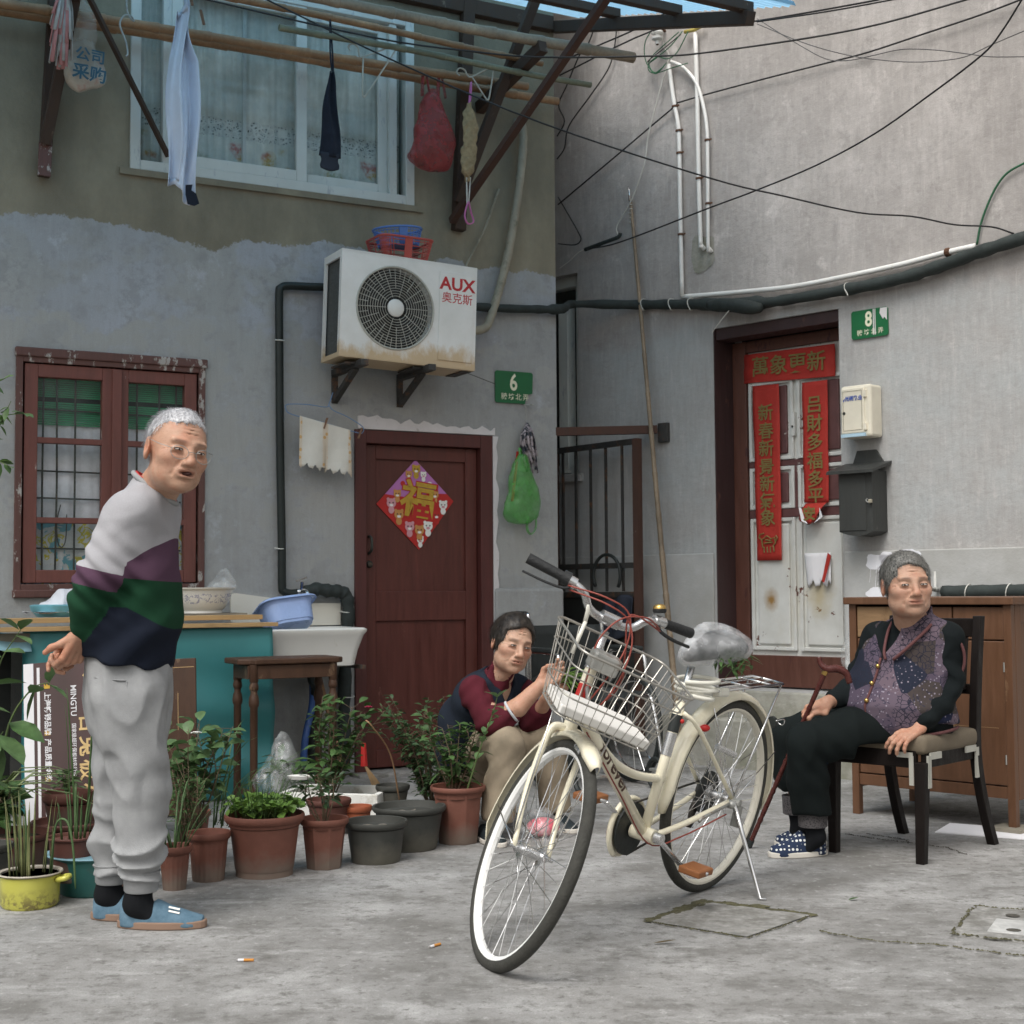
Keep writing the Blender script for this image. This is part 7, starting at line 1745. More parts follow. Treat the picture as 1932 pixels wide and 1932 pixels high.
bwheel(0, bw, 'rim_cream', 'rear wheel with pale rim'); bwheel(BWB, bs, 'rim_white', 'turned front wheel with white rim')
def fender(cx, T, a0, a1, r, name='fender'):
 m = MB(); K = 30; prof = [(-.030, -.020), (-.027, -.006), (-.014, .003), (0, .006), (.014, .003), (.027, -.006), (.030, -.020)]; vs = []
 for i in range(K + 1):
  a = R_(a0 + (a1 - a0) * i / K); e = min(1, .35 + min(i, K - i) * .35)
  vs += [T(cx + (r + dr) * math.cos(a), y * e, RW + (r + dr) * math.sin(a)) for y, dr in prof]
 k = len(prof); m.add(vs, [(i * k + j, i * k + j + 1, (i + 1) * k + j + 1, (i + 1) * k + j) for i in range(K) for j in range(k - 1)])
 o = m.build(name, 'bike_cream', BK_, smooth=2); sm = o.modifiers.new('t', 'SOLIDIFY'); sm.thickness = .0016; return o
rfd = fender(0, bw, -2, 196, .358); ffd = fender(BWB, bs, 70, 204, .356)
tag(rfd, 'rear mudguard'); tag(ffd, 'front mudguard')
# frame
head_t, head_b = axis(.848), axis(.70)
BBp = (.437, 0, .268)
fr_ = bt('frame', [tuple(axis(.852)), tuple(axis(.70))], .0185, 'bike_cream', n=14, smooth=True)
dt = bt('down_tube', [tuple(axis(.735)), (.437, 0, .268)], .0185, 'bike_cream', n=14, parent=fr_)
bt('top_tube', [tuple(axis(.79)), (.83, 0, .66), (.70, 0, .545), (.55, 0, .475), (.368, 0, .437)], .0135, 'bike_cream', sp=6, n=12, parent=fr_)
stb = bt('seat_tube', [BBp, (.327, 0, .685)], .0165, 'bike_cream', n=14, parent=fr_)
for sy in (-1, 1):
 bt('chain_stay', [(.42, sy * .03, .268), (.25, sy * .045, .29), (.0, sy * .062, .335)], .010, 'bike_cream', sp=4, parent=fr_)
 bt('seat_stay', [(.333, sy * .018, .655), (.27, sy * .05, .60), (0, sy * .062, .34)], .0075, 'bike_cream', sp=4, parent=fr_)
bt('bottom_bracket', [(.437, -.042, .268), (.437, .042, .268)], .024, 'bike_cream', n=14, parent=fr_, smooth=True)
bt('seat_band', [(.352, 0, .59), (.338, 0, .645)], .0185, 'black_rubber', n=14, parent=fr_, smooth=True)
bt('silver_band', [(.372, 0, .515), (.353, 0, .587)], .0180, 'alloy', n=14, parent=fr_, smooth=True)
m = MB(); m.ball(bw(.337, .020, .628), .008); m.build('red_dot', 'red_card', fr_, smooth=2)
m = MB(); m.ball(bw(.22, .04, .60), (.018, .012, .012)); m.build('reflector', 'red_card', BK_, smooth=2)
# lettering on the down tube
A_, B_ = Vector(axis(.735)), Vector((.437, 0, .268)); dv = (B_ - A_).normalized(); uv = Vector((-dv.z, 0, dv.x)) * -1
def on_tube(a, b):
 ang = b / .0188; c = A_.lerp(B_, .46) + dv * a
 ang += .35; q = c + uv * (.0197 * math.sin(ang)); return bw(q.x, .0197 * math.cos(ang), q.z)
text_mb('forever', .056, on_tube, bold=.0012, sx=1.4, cuts=4).build('lettering', 'brown_print', dt)
bt('badge', [tuple(axis(.80) + Vector((.004, .002, 0))), tuple(axis(.765) + Vector((.004, .002, 0)))], .0188, 'red_card', n=14, parent=fr_, smooth=True)
# fork
fk = bt('fork', [tuple(axis(.70)), tuple(axis(.665))], .021, 'bike_cream', bs, 14, smooth=True)
for sy in (-1, 1):
 bt('fork_blade', [tuple(axis(.672) + Vector((0, sy * .012, 0))), tuple(axis(.668) + Vector((.0, sy * .045, -.004))), tuple(axis(.62) + Vector((.004, sy * .058, 0))), tuple(axis(.48) + Vector((.004, sy * .058, 0))), (BWB, sy * .054, RW)], lambda t: .0135 - .006 * t, 'bike_cream', bs, sp=5, parent=fk)
 bt('fender_stay', [(BWB, sy * .056, RW), (BWB - .335, sy * .028, RW - .02)], .002, 'chrome', bs, 5)
# stem and handlebar
bt('stem', [tuple(axis(.85)), tuple(axis(.955))], .0125, 'alloy', bs, 12)
bt('headset', [tuple(axis(.845)), tuple(axis(.868))], .022, 'chrome', bs, 14, smooth=True)
bt('stem_clamp', [(.815, -.03, .972), (.815, .03, .972)], .020, 'alloy', bs, 12, smooth=True)
hb = bt('handlebar', [(.735, -.28, 1.022), (.775, -.17, 1.022), (.80, -.11, 1.012), (.812, -.07, .975), (.815, 0, .965), (.812, .07, .975), (.80, .11, 1.012), (.775, .17, 1.022), (.735, .28, 1.022)], .0122, 'alloy', bs, 12, sp=6)
for sy in (-1, 1):
 bt('grip', [(.732, sy * .285, 1.022), (.771, sy * .178, 1.022)], lambda t: .0165 + .0015 * math.sin(t * 30), 'grip_black', bs, 12, parent=hb, smooth=True)
 bt('brake_lever', [(.785, sy * .15, 1.015), (.805, sy * .165, 1.0), (.79, sy * .22, .990), (.757, sy * .29, .985)], lambda t: .007 - .002 * t, 'grip_black' if sy > 0 else 'grip_black', bs, 8, sp=4, parent=hb, flat=.7)
 bt('brake_clamp', [(.785, sy * .135, 1.020), (.775, sy * .172, 1.022)], .018, 'alloy', bs, 10, parent=hb, smooth=True)
bt('shifter', [(.78, -.155, 1.022), (.771, -.178, 1.022)], .022, 'grip_black', bs, 12, parent=hb, smooth=True)
m = MB(); m.lathe([(.008, 0), (.018, .0), (.021, .006), (.021, .012), (.018, .013)], 16, tuple(bs(.775, .145, 1.045))); bell = m.build('bell', 'grip_black', hb, smooth=True)
m = MB(); m.lathe([(.020, .013), (.019, .02), (.013, .026), (1e-5, .028)], 16, tuple(bs(.775, .145, 1.045))); m.build('bell_dome', 'brass', bell, smooth=True)
# brake cables
for k, pts in enumerate(([(.80, -.16, 1.01), (.86, -.06, 1.035), (.875, .02, 1.02), (.90, .05, .93), (.94, .02, .80), (.93, .0, .70)], [(.80, -.15, 1.00), (.87, -.05, 1.02), (.88, .03, 1.00), (.915, .065, .92), (.95, .05, .78), (.90, .0, .62)], [(.80, .16, 1.005), (.86, .08, 1.03), (.885, .0, 1.0), (.91, -.04, .92), (.94, -.03, .82), (.92, 0, .72)], [(.805, .165, 1.0), (.84, .06, 1.02), (.86, .03, 1.0), (.88, .07, .90), (.87, .10, .80), (.80, .05, .60)])):
 bt('brake_cable', pts, .0028, 'red_cable', bs, 6, sp=6)
bt('brake_cable', [(.86, .012, .64), (.65, .026, .43), (.46, .035, .25), (.30, .06, .255), (.06, .08, .30)], .0026, 'red_cable', bw, 6, sp=6)
# basket
bk = thing('x', 'x', 'x'); bpy.data.objects.remove(bk)
def rim_pts(z, k=0.0):
 t = (z - .738) / .195; xb, xf, yb = .985 - .085 * t, 1.158 + .042 * t, .150 + .032 * t
 P = []; r = .045
 for cx, cy, q in ((xf - r, yb - r, 0), (xb + r * .6, yb - r, 1), (xb + r * .6, -yb + r, 2), (xf - r, -yb + r, 3)):
  for i in range(6): a = math.pi / 2 * (q + i / 5); P.append((cx + r * math.cos(a), cy + r * math.sin(a), z))
 return P
mat('wire_dull', (.42, .40, .36), .35, .7, var=.15)
bsk = bt('basket', rim_pts(.935), .0038, 'wire_dull', bs, 8, closed=True); tag(bsk, 'chrome wire basket on the handlebar')
for z in (.885, .80, .739): bt('hoop', rim_pts(z), .0024, 'wire_dull', bs, 6, closed=True, parent=bsk)
m = MB(); top, bot = rim_pts(.935), rim_pts(.739)
def resamp(P, n):
 P = [Vector(p) for p in P]; L_ = [0]
 for a, b in zip(P, P[1:] + P[:1]): L_.append(L_[-1] + (b - a).length)
 out = []
 for i in range(n):
  t = L_[-1] * i / n; j = max(q for q in range(len(P)) if L_[q] <= t); out.append(P[j].lerp(P[(j + 1) % len(P)], (t - L_[j]) / max(1e-9, L_[j + 1] - L_[j])))
 return out
for a, b in zip(resamp(top, 36), resamp(bot, 36)): m.tube([bs(*a), bs(*b)], .0014, 4)
for i in range(1, 13):
 y = -.15 + .30 * i / 13; m.tube([bs(.985, y, .739), bs(1.158, y, .739)], .0015, 4)
for i in range(1, 7):
 x = .985 + .173 * i / 7; m.tube([bs(x, -.148, .7395), bs(x, .148, .7395)], .0015, 4)
tag(m.build('wire_mesh', 'wire_dull', bsk), kind='stuff')
bt('basket_bracket', [tuple(axis(.80) + Vector((.02, 0, 0))), (.96, 0, .76), (1.05, 0, .735)], .007, 'steel_worn', bs, 6, sp=3)
bt('basket_stay', [(.99, .10, .739), (BWB - .02, .062, .36)], .0025, 'chrome', bs, 5); bt('basket_stay', [(.99, -.10, .739), (BWB - .02, -.062, .36)], .0025, 'chrome', bs, 5)
def bbox(x0, x1, y0, y1, z0, z1, T=bs):
 m = MB(); vs = [T(x, y, z) for z in (z0, z1) for y in (y0, y1) for x in (x0, x1)]; m.add(vs, [(0, 2, 3, 1), (4, 5, 7, 6), (0, 1, 5, 4), (2, 6, 7, 3), (0, 4, 6, 2), (1, 3, 7, 5)]); return m
lmp = bbox(.90, .955, -.045, .045, .845, .90).build('basket_plate', 'steel_worn', BK_, bevel=.008)
m = MB(); rl = resamp(rim_pts(.742), 40)
tray = thing('foam_tray', 'clean white foam tray lying in the bicycle basket', 'tray', tuple(bs(1.07, 0, .745)))
q_ = MB(); vs = [bs(x, y, .744) for x, y in ((.992, -.14), (.992, .118), (1.152, .142), (1.152, -.14))] + [bs(x, y, .770) for x, y in ((.990, -.142), (.990, .120), (1.154, .142), (1.154, -.142))]
q_.add(vs, [(0, 1, 2, 3), (7, 6, 5, 4), (0, 4, 5, 1), (1, 5, 6, 2), (2, 6, 7, 3), (3, 7, 4, 0)]); q_.build('tray', 'white_card', tray, bevel=.004)
cr = MB(); cr.tube([bs(.905, -.10, .95), bs(.895, -.105, .985), bs(.90, -.115, 1.0)], [.006, .007, .004], 8); cr.tube([bs(.905, -.10, .955), bs(.93, -.10, .86)], .006, 8); tag(cr.build('plastic_cord_end', 'cord_white', smooth=2), 'cream plastic cord hooked on the back of the bicycle basket', 'cord')
# saddle wrapped in a clear bag, coiled lock
bt('seat_post', [(.33, 0, .67), (.295, 0, .80)], .0125, 'alloy', n=12)
def saddle(P):
 a = np.array(bw(.315, 0, .845)); b = np.array(bw(.10, 0, .865)); d = b - a; t = np.clip((P - a) @ d / (d @ d), 0, 1)
 q = P - a - t[:, None] * d; lat = q @ np.array(_ll); ver = q @ np.array(_up); al = q @ np.array(_h)
 w = .028 + .062 * t ** 1.5; hgt = .030 + .014 * t
 return (np.sqrt((lat / w) ** 2 + (ver / hgt) ** 2 + (al / .04) ** 2) - 1) * .03
cc = np.array(bw(.21, 0, .855)); V, Q = sn_mesh(saddle, cc - .25, cc + .25, .009); np_build(V, Q, 'saddle', 'vinyl_black', BK_)
film('bag_on_saddle', (.86, .87, .89), .30, .09, .9, .2)
def sbag(P): return saddle(P) * 1.0 - .022 + np.abs(nz(P, 22, 91)) * .020 + np.abs(nz(P, 48, 92)) * .006
V, Q = sn_mesh(sbag, cc - .3, cc + .3, .008); sbg = np_build(V, Q, 'plastic_bag', 'bag_on_saddle'); tag(sbg, 'clear plastic bag with greens wrapped over the bicycle saddle', 'bag')
rg = random.Random(5); gm = MB()
for i in range(40):
 p = bw(rg.uniform(.06, .22), rg.uniform(.03, .095), rg.uniform(.80, .85)); add_leaf(gm, p, rdir(rg, 0), .05, .012)
tag(gm.build('bagged_greens', 'leaf_green', smooth=2), 'green leaves inside the bag on the bicycle saddle', 'vegetables')
lk = thing('coil_lock', 'cream coiled cable lock wound below the bicycle saddle', 'lock', tuple(bw(.25, .03, .73)))
m = MB(); P = []
for i in range(90):
 a = i * .28; P.append(bw(.262 + .075 * math.cos(a) - .02 * math.sin(i * .3), .01 + .058 * math.sin(a), .755 - .0006 * i + .010 * math.sin(a * .5)))
m.tube(P, .0075, 8); m.build('cable', 'cord_white', lk, smooth=2)
m = MB(); m.bar(bw(.20, .05, .72), bw(.13, .05, .715), .03, .03); m.build('lock_body', 'cord_white', lk, bevel=.008)
# rack
rk = bt('rack', [(.235, -.03, .722), (.20, -.058, .725), (-.245, -.062, .72), (-.255, 0, .72), (-.245, .062, .72), (.20, .058, .725), (.235, .03, .722)], .0048, 'chrome', n=8, sp=1)
for y in (-.022, .022): bt('rack_bar', [(.225, y, .724), (-.252, y, .721)], .0040, 'chrome', n=6, parent=rk)
for x in (.13, -.02, -.16): bt('rack_bar', [(x, -.06, .722), (x, .06, .722)], .0040, 'chrome', n=6, parent=rk)
for sy in (-1, 1):
 bt('rack_stay', [(-.235, sy * .062, .72), (.0, sy * .068, .345)], .0042, 'chrome', n=6, parent=rk)
 bt('fender_stay', [(.0, sy * .07, .335), (-.33, sy * .03, .46), ], .002, 'chrome', n=5)
bt('fender_stay', [(-.01, .07, .335), (.10, .05, .52), (.16, .03, .66)], .002, 'chrome', n=5)
m = MB(); m.lathe([(1e-5, .0), (.02, .0), (.022, .012), (.012, .03), (1e-5, .034)], 14, M4=Matrix.Translation(bw(-.325, 0, .56)) @ _h.to_track_quat('-Z', 'Y').to_matrix().to_4x4()); m.build('rear_lamp', 'black_rubber', BK_, smooth=True)
bt('lamp_guard', [(-.30, .03, .575), (-.36, .032, .575), (-.372, .02, .55), (-.36, -.02, .57), (-.31, -.03, .575)], .0025, 'chrome', n=5, sp=4)
# drive
def disc(name, c, r, mt, T=bw, w=.006, n=32, parent=None):
 m = MB(); vs = []
 for y in (c[1] - w / 2, c[1] + w / 2): vs += [T(c[0] + r * math.cos(a), y, c[2] + r * math.sin(a)) for a in np.linspace(0, 2 * math.pi, n, endpoint=False)]
 m.add(vs, [tuple(range(n - 1, -1, -1)), tuple(range(n, 2 * n))] + [(i, (i + 1) % n, (i + 1) % n + n, i + n) for i in range(n)]); return m.build(name, mt, parent or BK_)
disc('chainring', (.437, -.052, .268), .085, 'black_rubber', w=.008)
disc('chain_guard', (.437, -.075, .268), .096, 'bike_cream', w=.005)
bt('chain_guard_edge', [(.437 + .096 * math.cos(a), -.066, .268 + .096 * math.sin(a)) for a in np.linspace(-1.0, 3.6, 30)], .010, 'bike_cream', n=6)
disc('sprocket', (0, -.05, .335), .042, 'chain_dark', w=.02); disc('spoke_guard', (0, -.036, .335), .075, 'black_rubber', w=.003)
bt('chain', [(.437, -.052, .183), (.05, -.052, .25), (.0, -.052, .293)], .004, 'chain_dark', n=5); bt('chain', [(.437, -.052, .353), (0, -.052, .377)], .004, 'chain_dark', n=5)
bt('derailleur', [(.0, -.062, .33), (.03, -.065, .27), (.04, -.06, .21)], .012, 'chain_dark', n=6)
ca = R_(218)
for sy, a in ((1, ca), (-1, ca + math.pi)):
 e = (.437 + .16 * math.cos(a), sy * .075, .268 + .16 * math.sin(a)); c0 = (.437, sy * .055, .268)
 bt('crank', [c0, e], .010, 'alloy', n=8, flat=.7)
 pd = bbox(e[0] - .045, e[0] + .045, min(sy * .095, sy * .175), max(sy * .095, sy * .175), e[2] - .012, e[2] + .012, bw).build('pedal', 'pedal_orange', BK_, bevel=.006)
 bt('pedal_axle', [e, (e[0], sy * .18, e[2])], .006, 'chrome', n=6, parent=pd)
bt('crank_boss', [(.437, .045, .268), (.437, .07, .268)], .018, 'alloy', n=12, smooth=True)
kb = bw(.01, .075, .335); ke = Vector((.812, 4.80, .006))
m = MB(); m.tube([kb, kb.lerp(ke, .35), ke, ke + Vector((.02, -.008, -.001))], [.010, .008, .0065, .0065], 8); m.build('kickstand', 'chrome', BK_, smooth=2)
bt('kickstand_mount', [(.03, .07, .33), (-.02, .08, .31), (.0, .085, .25)], .016, 'steel_worn', n=8)
bt('axle_nut', [(0, .06, .335), (0, .095, .335)], .012, 'steel_worn', n=8, smooth=True)
# brake and pump details
bbox(BWB - .03, BWB + .02, -.028, .028, .655, .668, bs).build('brake_caliper', 'alloy', BK_, bevel=.004)
bt('hub_brake_arm', [(.02, .07, .33), (.18, .06, .30), (.2, .06, .29)], .006, 'steel_worn', n=6)
bt('pump', [(.13, .045, .53), (.05, .075, .50)], .011, 'alloy', n=8, smooth=True)
# ================================================================ people
def skin_mat():
 t = NT('skin', .55, 0, .4)
 a = t.n('Attribute'); a.attribute_name = 'tint'
 n = t.noise(38, 4, .65); n2 = t.noise(120, 3, .6)
 k = t.mix(t.ramp(n, [(.30, .35), (.55, 0.0)]), a.outputs['Color'], t.mix(1.0, a.outputs['Color'], (.72, .58, .52), 'MULTIPLY'))
 bl = t.noise(16, 4, .6, t.map((1, 1, 1), (4, 2, 1))); k = t.mix(t.ramp(bl, [(.52, 0.0), (.68, .55)]), k, t.mix(1.0, k, (1.0, .70, .62), 'MULTIPLY')); sp = t.noise(150, 2, .5, t.map((1, 1, 1), (2, 9, 1))); k = t.mix(t.ramp(sp, [(.66, 0.0), (.72, .5)]), k, t.mix(1.0, k, (.55, .42, .36), 'MULTIPLY'))
 t.col(k)
 t.b.inputs['Subsurface Weight'].default_value = .08; t.b.inputs['Subsurface Radius'].default_value = (.008, .003, .0015); t.b.inputs['Subsurface Scale'].default_value = .6
 b = t.bump(t.noise(75, 4, .6, t.map((1, 1, 2.2))), .30, .004); t.bump(n2, .12, .002, b)
skin_mat()
def hair_mat(name, c1, c2, sc=60):
 t = NT(name, .45, 0, .35)
 t.col(t.ramp(t.noise(sc, 3, .6, t.map((1, 1, .5))), [(.35, c1), (.65, c2)])); t.bump(t.noise(180, 2), .3, .002)
hair_mat('hair_white', (.30, .30, .32), (.72, .72, .74), 170); hair_mat('hair_grey', (.035, .035, .032), (.22, .215, .20), 200); hair_mat('hair_black', (.012, .010, .009), (.05, .04, .032))
mat('eye_dark', (.02, .013, .010), .15, var=.1); mat('eye_white', (.55, .50, .46), .3, var=.05); mat('mouth_dark', (.05, .016, .014), .6)
def basis(f, up):
 y = np.array(f, float); y /= np.linalg.norm(y); z = np.array(up, float); z -= y * (z @ y); z /= np.linalg.norm(z); return np.stack([np.cross(y, z), y, z], 1)
def head_sdf(wide=1.0, old=0.5, mouth=0.0, jaw=1.0):
 def f(q):
  q = q * np.array([1 / wide, 1, 1]); x = np.abs(q[:, 0]); S = np.stack([x, q[:, 1], q[:, 2]], 1)
  d = sd_ell(S, (0, -.014, .030), (.075, .096, .087))
  d = smin(d, sd_ell(S, (0, .028, -.028), (.063, .064, .083)), .03)
  d = smin(d, sd_ell(S, (0, .032, -.074), (.050 * jaw, .048, .038)), .03)
  d = smin(d, sd_ell(S, (.030 * jaw, .005, -.068), (.026, .040, .030)), .03)
  d = smin(d, sd_ell(S, (0, .069, -.098), (.022, .018, .015)), .022)
  d = smin(d, sd_ell(S, (.042, .052, -.024), (.024, .026, .020)), .022)              # cheekbone
  d = smin(d, sd_cone(S, (.012, .085, .021), (.044, .074, .024), .0065, .006), .014)    # brow
  d = smax(d, -sd_ell(S, (.032, .101, .001), (.019, .019, .0125)), .014)               # socket
  d = smin(d, sd_ell(S, (.0315, .0735, .0005), (.0165, .0135, .0105)), .004)            # lid over the eyeball
  d = smax(d, -sd_cone(S, (.018, .0880, -.0140), (.045, .0775, -.0125), .0034, .0030), .005)  # bag under the eye
  d = smin(d, sd_cone(S, (0, .086, .012), (0, .106, -.030), .0080, .0115), .012)        # nose
  d = smin(d, sd_ell(S, (0, .106, -.034), (.0135, .0115, .0105)), .006)
  d = smin(d, sd_ell(S, (.0150, .093, -.038), (.0095, .0115, .0085)), .006)
  d = smax(d, -sd_ell(S, (.0078, .102, -.0455), (.0048, .0065, .0036)), .002)           # nostril
  d = smax(d, -sd_cone(S, (.0215, .0915, -.034), (.036, .078, -.070), .0042, .0040), .006 + .003 * old)  # fold beside mouth
  d = smin(d, sd_ell(S, (0, .083, -.063), (.028, .014, .019)), .016)
  d = smin(d, sd_ell(S, (0, .0935, -.0575 + .003 * mouth), (.0255, .0065, .0048)), .004)    # upper lip
  d = smin(d, sd_ell(S, (0, .0915, -.0685 - .006 * mouth), (.0220, .0072, .0060)), .004)    # lower lip
  d = smax(d, -sd_ell(S, (0, .099, -.0630 - .0015 * mouth), (.0265, .013, .0016 + .0042 * mouth)), .002)
  d = smax(d, -sd_ell(S, (0, .093, -.0810), (.019, .008, .0040)), .008)
  e = sd_ell(S, (.079, -.014, -.006), (.0085, .021, .034), np.array([[.94, .34, 0], [-.34, .94, 0], [0, 0, 1]]))
  e = smax(e, -sd_ell(S, (.090, -.008, -.002), (.0085, .012, .020)), .006)
  d = smin(d, e, .008)
  for k in range(3): d = smax(d, -sd_ell(S, (0, .0875 - .004 * k, .047 + .011 * k), (.036, .012, .0013)), .003 + .002 * old) if old > .4 else d
  d = smax(d, -sd_cone(S, (.012, .0925, .026), (.010, .089, .040), .0016, .0012), .004); d = smax(d, -sd_cone(S, (.052, .066, .004), (.066, .050, .010), .0016, .0012), .004); d = smax(d, -sd_cone(S, (.052, .066, -.003), (.066, .050, -.008), .0016, .0012), .004)
  return d
 return f
def face_tint(base):
 def g(q):
  base_ = np.array(base); x = np.abs(q[:, 0]); c = np.tile(base_, (len(q), 1))
  def blend(w, col): nonlocal c; w = np.clip(w, 0, 1)[:, None]; c = c * (1 - w) + np.array(col) * w
  gs = lambda cx, cy, cz, r: np.exp(-(((x - cx) ** 2 + (q[:, 1] - cy) ** 2 + (q[:, 2] - cz) ** 2) / r ** 2))
  blend(.45 * gs(.045, .065, -.03, .026), base_ * np.array([1.05, .72, .68]))
  blend(.40 * gs(0, .105, -.03, .016), base_ * np.array([1.05, .75, .70]))
  blend(.55 * gs(.082, -.012, -.006, .030), base_ * np.array([1.05, .70, .62]))
  blend(.35 * gs(.03, .085, -.012, .014), base_ * np.array([.85, .66, .64]))
  lip = np.exp(-((x / .0245) ** 4 + ((q[:, 2] + .063) / .0105) ** 4)) * (q[:, 1] > .08)
  blend(.75 * lip, base_ * np.array([.72, .46, .45]))
  blend(.95 * np.exp(-((x / .017) ** 4 + ((q[:, 2] + .063) / .0024) ** 4)) * (q[:, 1] > .07) * (q[:, 1] < .0935), base_ * .16)
  br = np.exp(-(((x - .030) / .017) ** 4 + ((q[:, 2] - .0235) / .0042) ** 2)) * (q[:, 1] > .05)
  blend(.8 * br, base_ * .3)
  return np.clip(c, 0, 1)
 return g
def hand_prims(w, fdir, back, thumb_side, curls=(.5, .5, .5, .5), tdir=None, s=1.0, spread=.06, first=None):
 """cones for a hand: wrist w, fingers towards fdir, back-of-hand normal, thumb on 'thumb_side'"""
 Y = np.array(fdir, float); Y /= np.linalg.norm(Y); Z = np.array(back, float); Z -= Y * (Z @ Y); Z /= np.linalg.norm(Z); X = np.cross(Y, Z)
 if X @ np.array(thumb_side, float) < 0: X = -X
 w = np.array(w, float); T = lambda v: w + s * (X * v[0] + Y * v[1] + Z * v[2]); C = []
 for i, (bx, L_) in enumerate(((.030, .070), (.010, .078), (-.010, .072), (-.028, .057))):
  b = np.array((bx, .088 - .006 * abs(i - 1), .004)); C.append((T((bx * .55, .0, 0)), T(b), .0165 * s, .0108 * s))
  a = first[i] if first else curls[i]; p = b; r = .0092 - .0008 * (i == 3)
  for j, fr_ in enumerate((.46, .30, .24)):
   d = np.array((spread * (1.5 - i) * .6, math.cos(a), -math.sin(a))); q = p + d / np.linalg.norm(d) * L_ * fr_; r2 = r * .9; C.append((T(p), T(q), r * s, r2 * s)); p, r = q, r2; a += curls[i]
 t0 = np.array((.022, .018, -.006)); t1 = np.array((.042, .045, -.014)); C.append((T((.006, .0, 0)), T(t0), .017 * s, .016 * s)); C.append((T(t0), T(t1), .015 * s, .0115 * s))
 if tdir is None: td = np.array((.25, .8, -.5))
 else: td = np.array([np.array(tdir) @ X, np.array(tdir) @ Y, np.array(tdir) @ Z])
 td = td / np.linalg.norm(td); t2 = t1 + td * .030; t3 = t2 + (td * .8 + np.array((-.25, .2, 0))) * .026; C.append((T(t1), T(t2), .0112 * s, .0100 * s)); C.append((T(t2), T(t3), .0100 * s, .0078 * s))
 return C
def cones_sdf(C, k=.006):
 def f(P):
  d = None
  for a, b, ra, rb in C:
   q = sd_cone(P, a, b, ra, rb); d = q if d is None else smin(d, q, k)
  return d
 return f
def person_body(root, hc, fwd, up, scale, neck, base, hands, core, wide=1.0, old=.5, mouth=0.0, jaw=1.0, neck_r=.054, hand_tint=None, gaze=0.0):
 """one skin mesh: head and neck, hands with forearms, and the body they sit on"""
 Rm = basis(fwd, up); hc = np.array(hc, float); hs = head_sdf(wide, old, mouth, jaw); neck = np.array(neck, float)
 loc = lambda P: ((P - hc) @ Rm) / scale
 def fh(P):
  d = hs(loc(P)) * scale
  nt = hc + Rm @ np.array((0, -.022, -.055)) * scale
  d = smin(d, sd_cone(P, nt, neck, neck_r * .97, neck_r * 1.08), .025)
  d = smin(d, sd_cone(P, hc + Rm @ np.array((.034, -.02, -.06)) * scale, neck + Rm @ np.array((.012, .045, 0)), .011, .011), .02)
  return d
 lo = np.minimum(hc - .17, neck - .09); hi = np.maximum(hc + .17, neck + .09)
 V, Q = sn_mesh(fh, lo, hi, .0037); col = face_tint(base)(loc(V))
 Vs, Qs, Cs = [V], [Q], [col]; off = len(V)
 for C, h in hands:
  pts = np.array([p for c in C for p in c[:2]]); f = cones_sdf(C)
  def fw(P, f=f): return f(P) + nz(P, 130, 5) * .0006
  v, q = sn_mesh(fw, pts.min(0) - .06, pts.max(0) + .06, h); ht = np.array(hand_tint if hand_tint is not None else base) * np.array([1.0, .9, .86])
  Vs.append(v); Qs.append(q + off); Cs.append(np.tile(ht, (len(v), 1)) * (1 - .10 * np.clip(nz(v, 90, 8), 0, 1))[:, None]); off += len(v)
 f = cones_sdf(core, .05); pts = np.array([p for c in core for p in c[:2]]); v, q = sn_mesh(f, pts.min(0) - .16, pts.max(0) + .16, .022)
 Vs.append(v); Qs.append(q + off); Cs.append(np.tile(np.array(base), (len(v), 1)))
 C_ = np.concatenate(Cs)
 o = np_build(np.concatenate(Vs), np.concatenate(Qs), 'body', 'skin', root, relax=0, attrs={'tint': lambda V: C_})
 T = lambda x, y, z: tuple(hc + Rm @ np.array((x * wide, y, z)) * scale)
 for sx in (-1, 1):
  m = MB(); n = 9
  P = [T(sx * (.0315 + .0125 * math.cos(math.pi * i / (n - 1))), .0868 - .0034 * abs(math.cos(math.pi * i / (n - 1))) ** 2, -.0005 - .0012 * math.cos(math.pi * i / (n - 1)) * 0 + .0014 * math.sin(math.pi * i / (n - 1))) for i in range(n)]
  m.tube(P, [.0010, .0024, .0035, .0040, .0041, .0040, .0035, .0024, .0010], 6); m.build('eye', 'eye_dark', o, smooth=2)
  m = MB(); P = [T(sx * (.0315 + .0105 * math.cos(math.pi * i / (n - 1))) + gaze * 0, .0888 - .0030 * abs(math.cos(math.pi * i / (n - 1))) ** 2, -.0012 + .0008 * math.sin(math.pi * i / (n - 1))) for i in range(n)]
  m.tube(P, [.0006, .0016, .0024, .0028, .0029, .0028, .0024, .0016, .0006], 6); m.build('eye_white', 'eye_white', o, smooth=2)
  m = MB(); m.ball(T(sx * .0315 + gaze, .0905, -.0004), .0034 * scale, 10, 8); m.build('iris', 'eye_dark', o, smooth=2)
 return o, loc, T, Rm
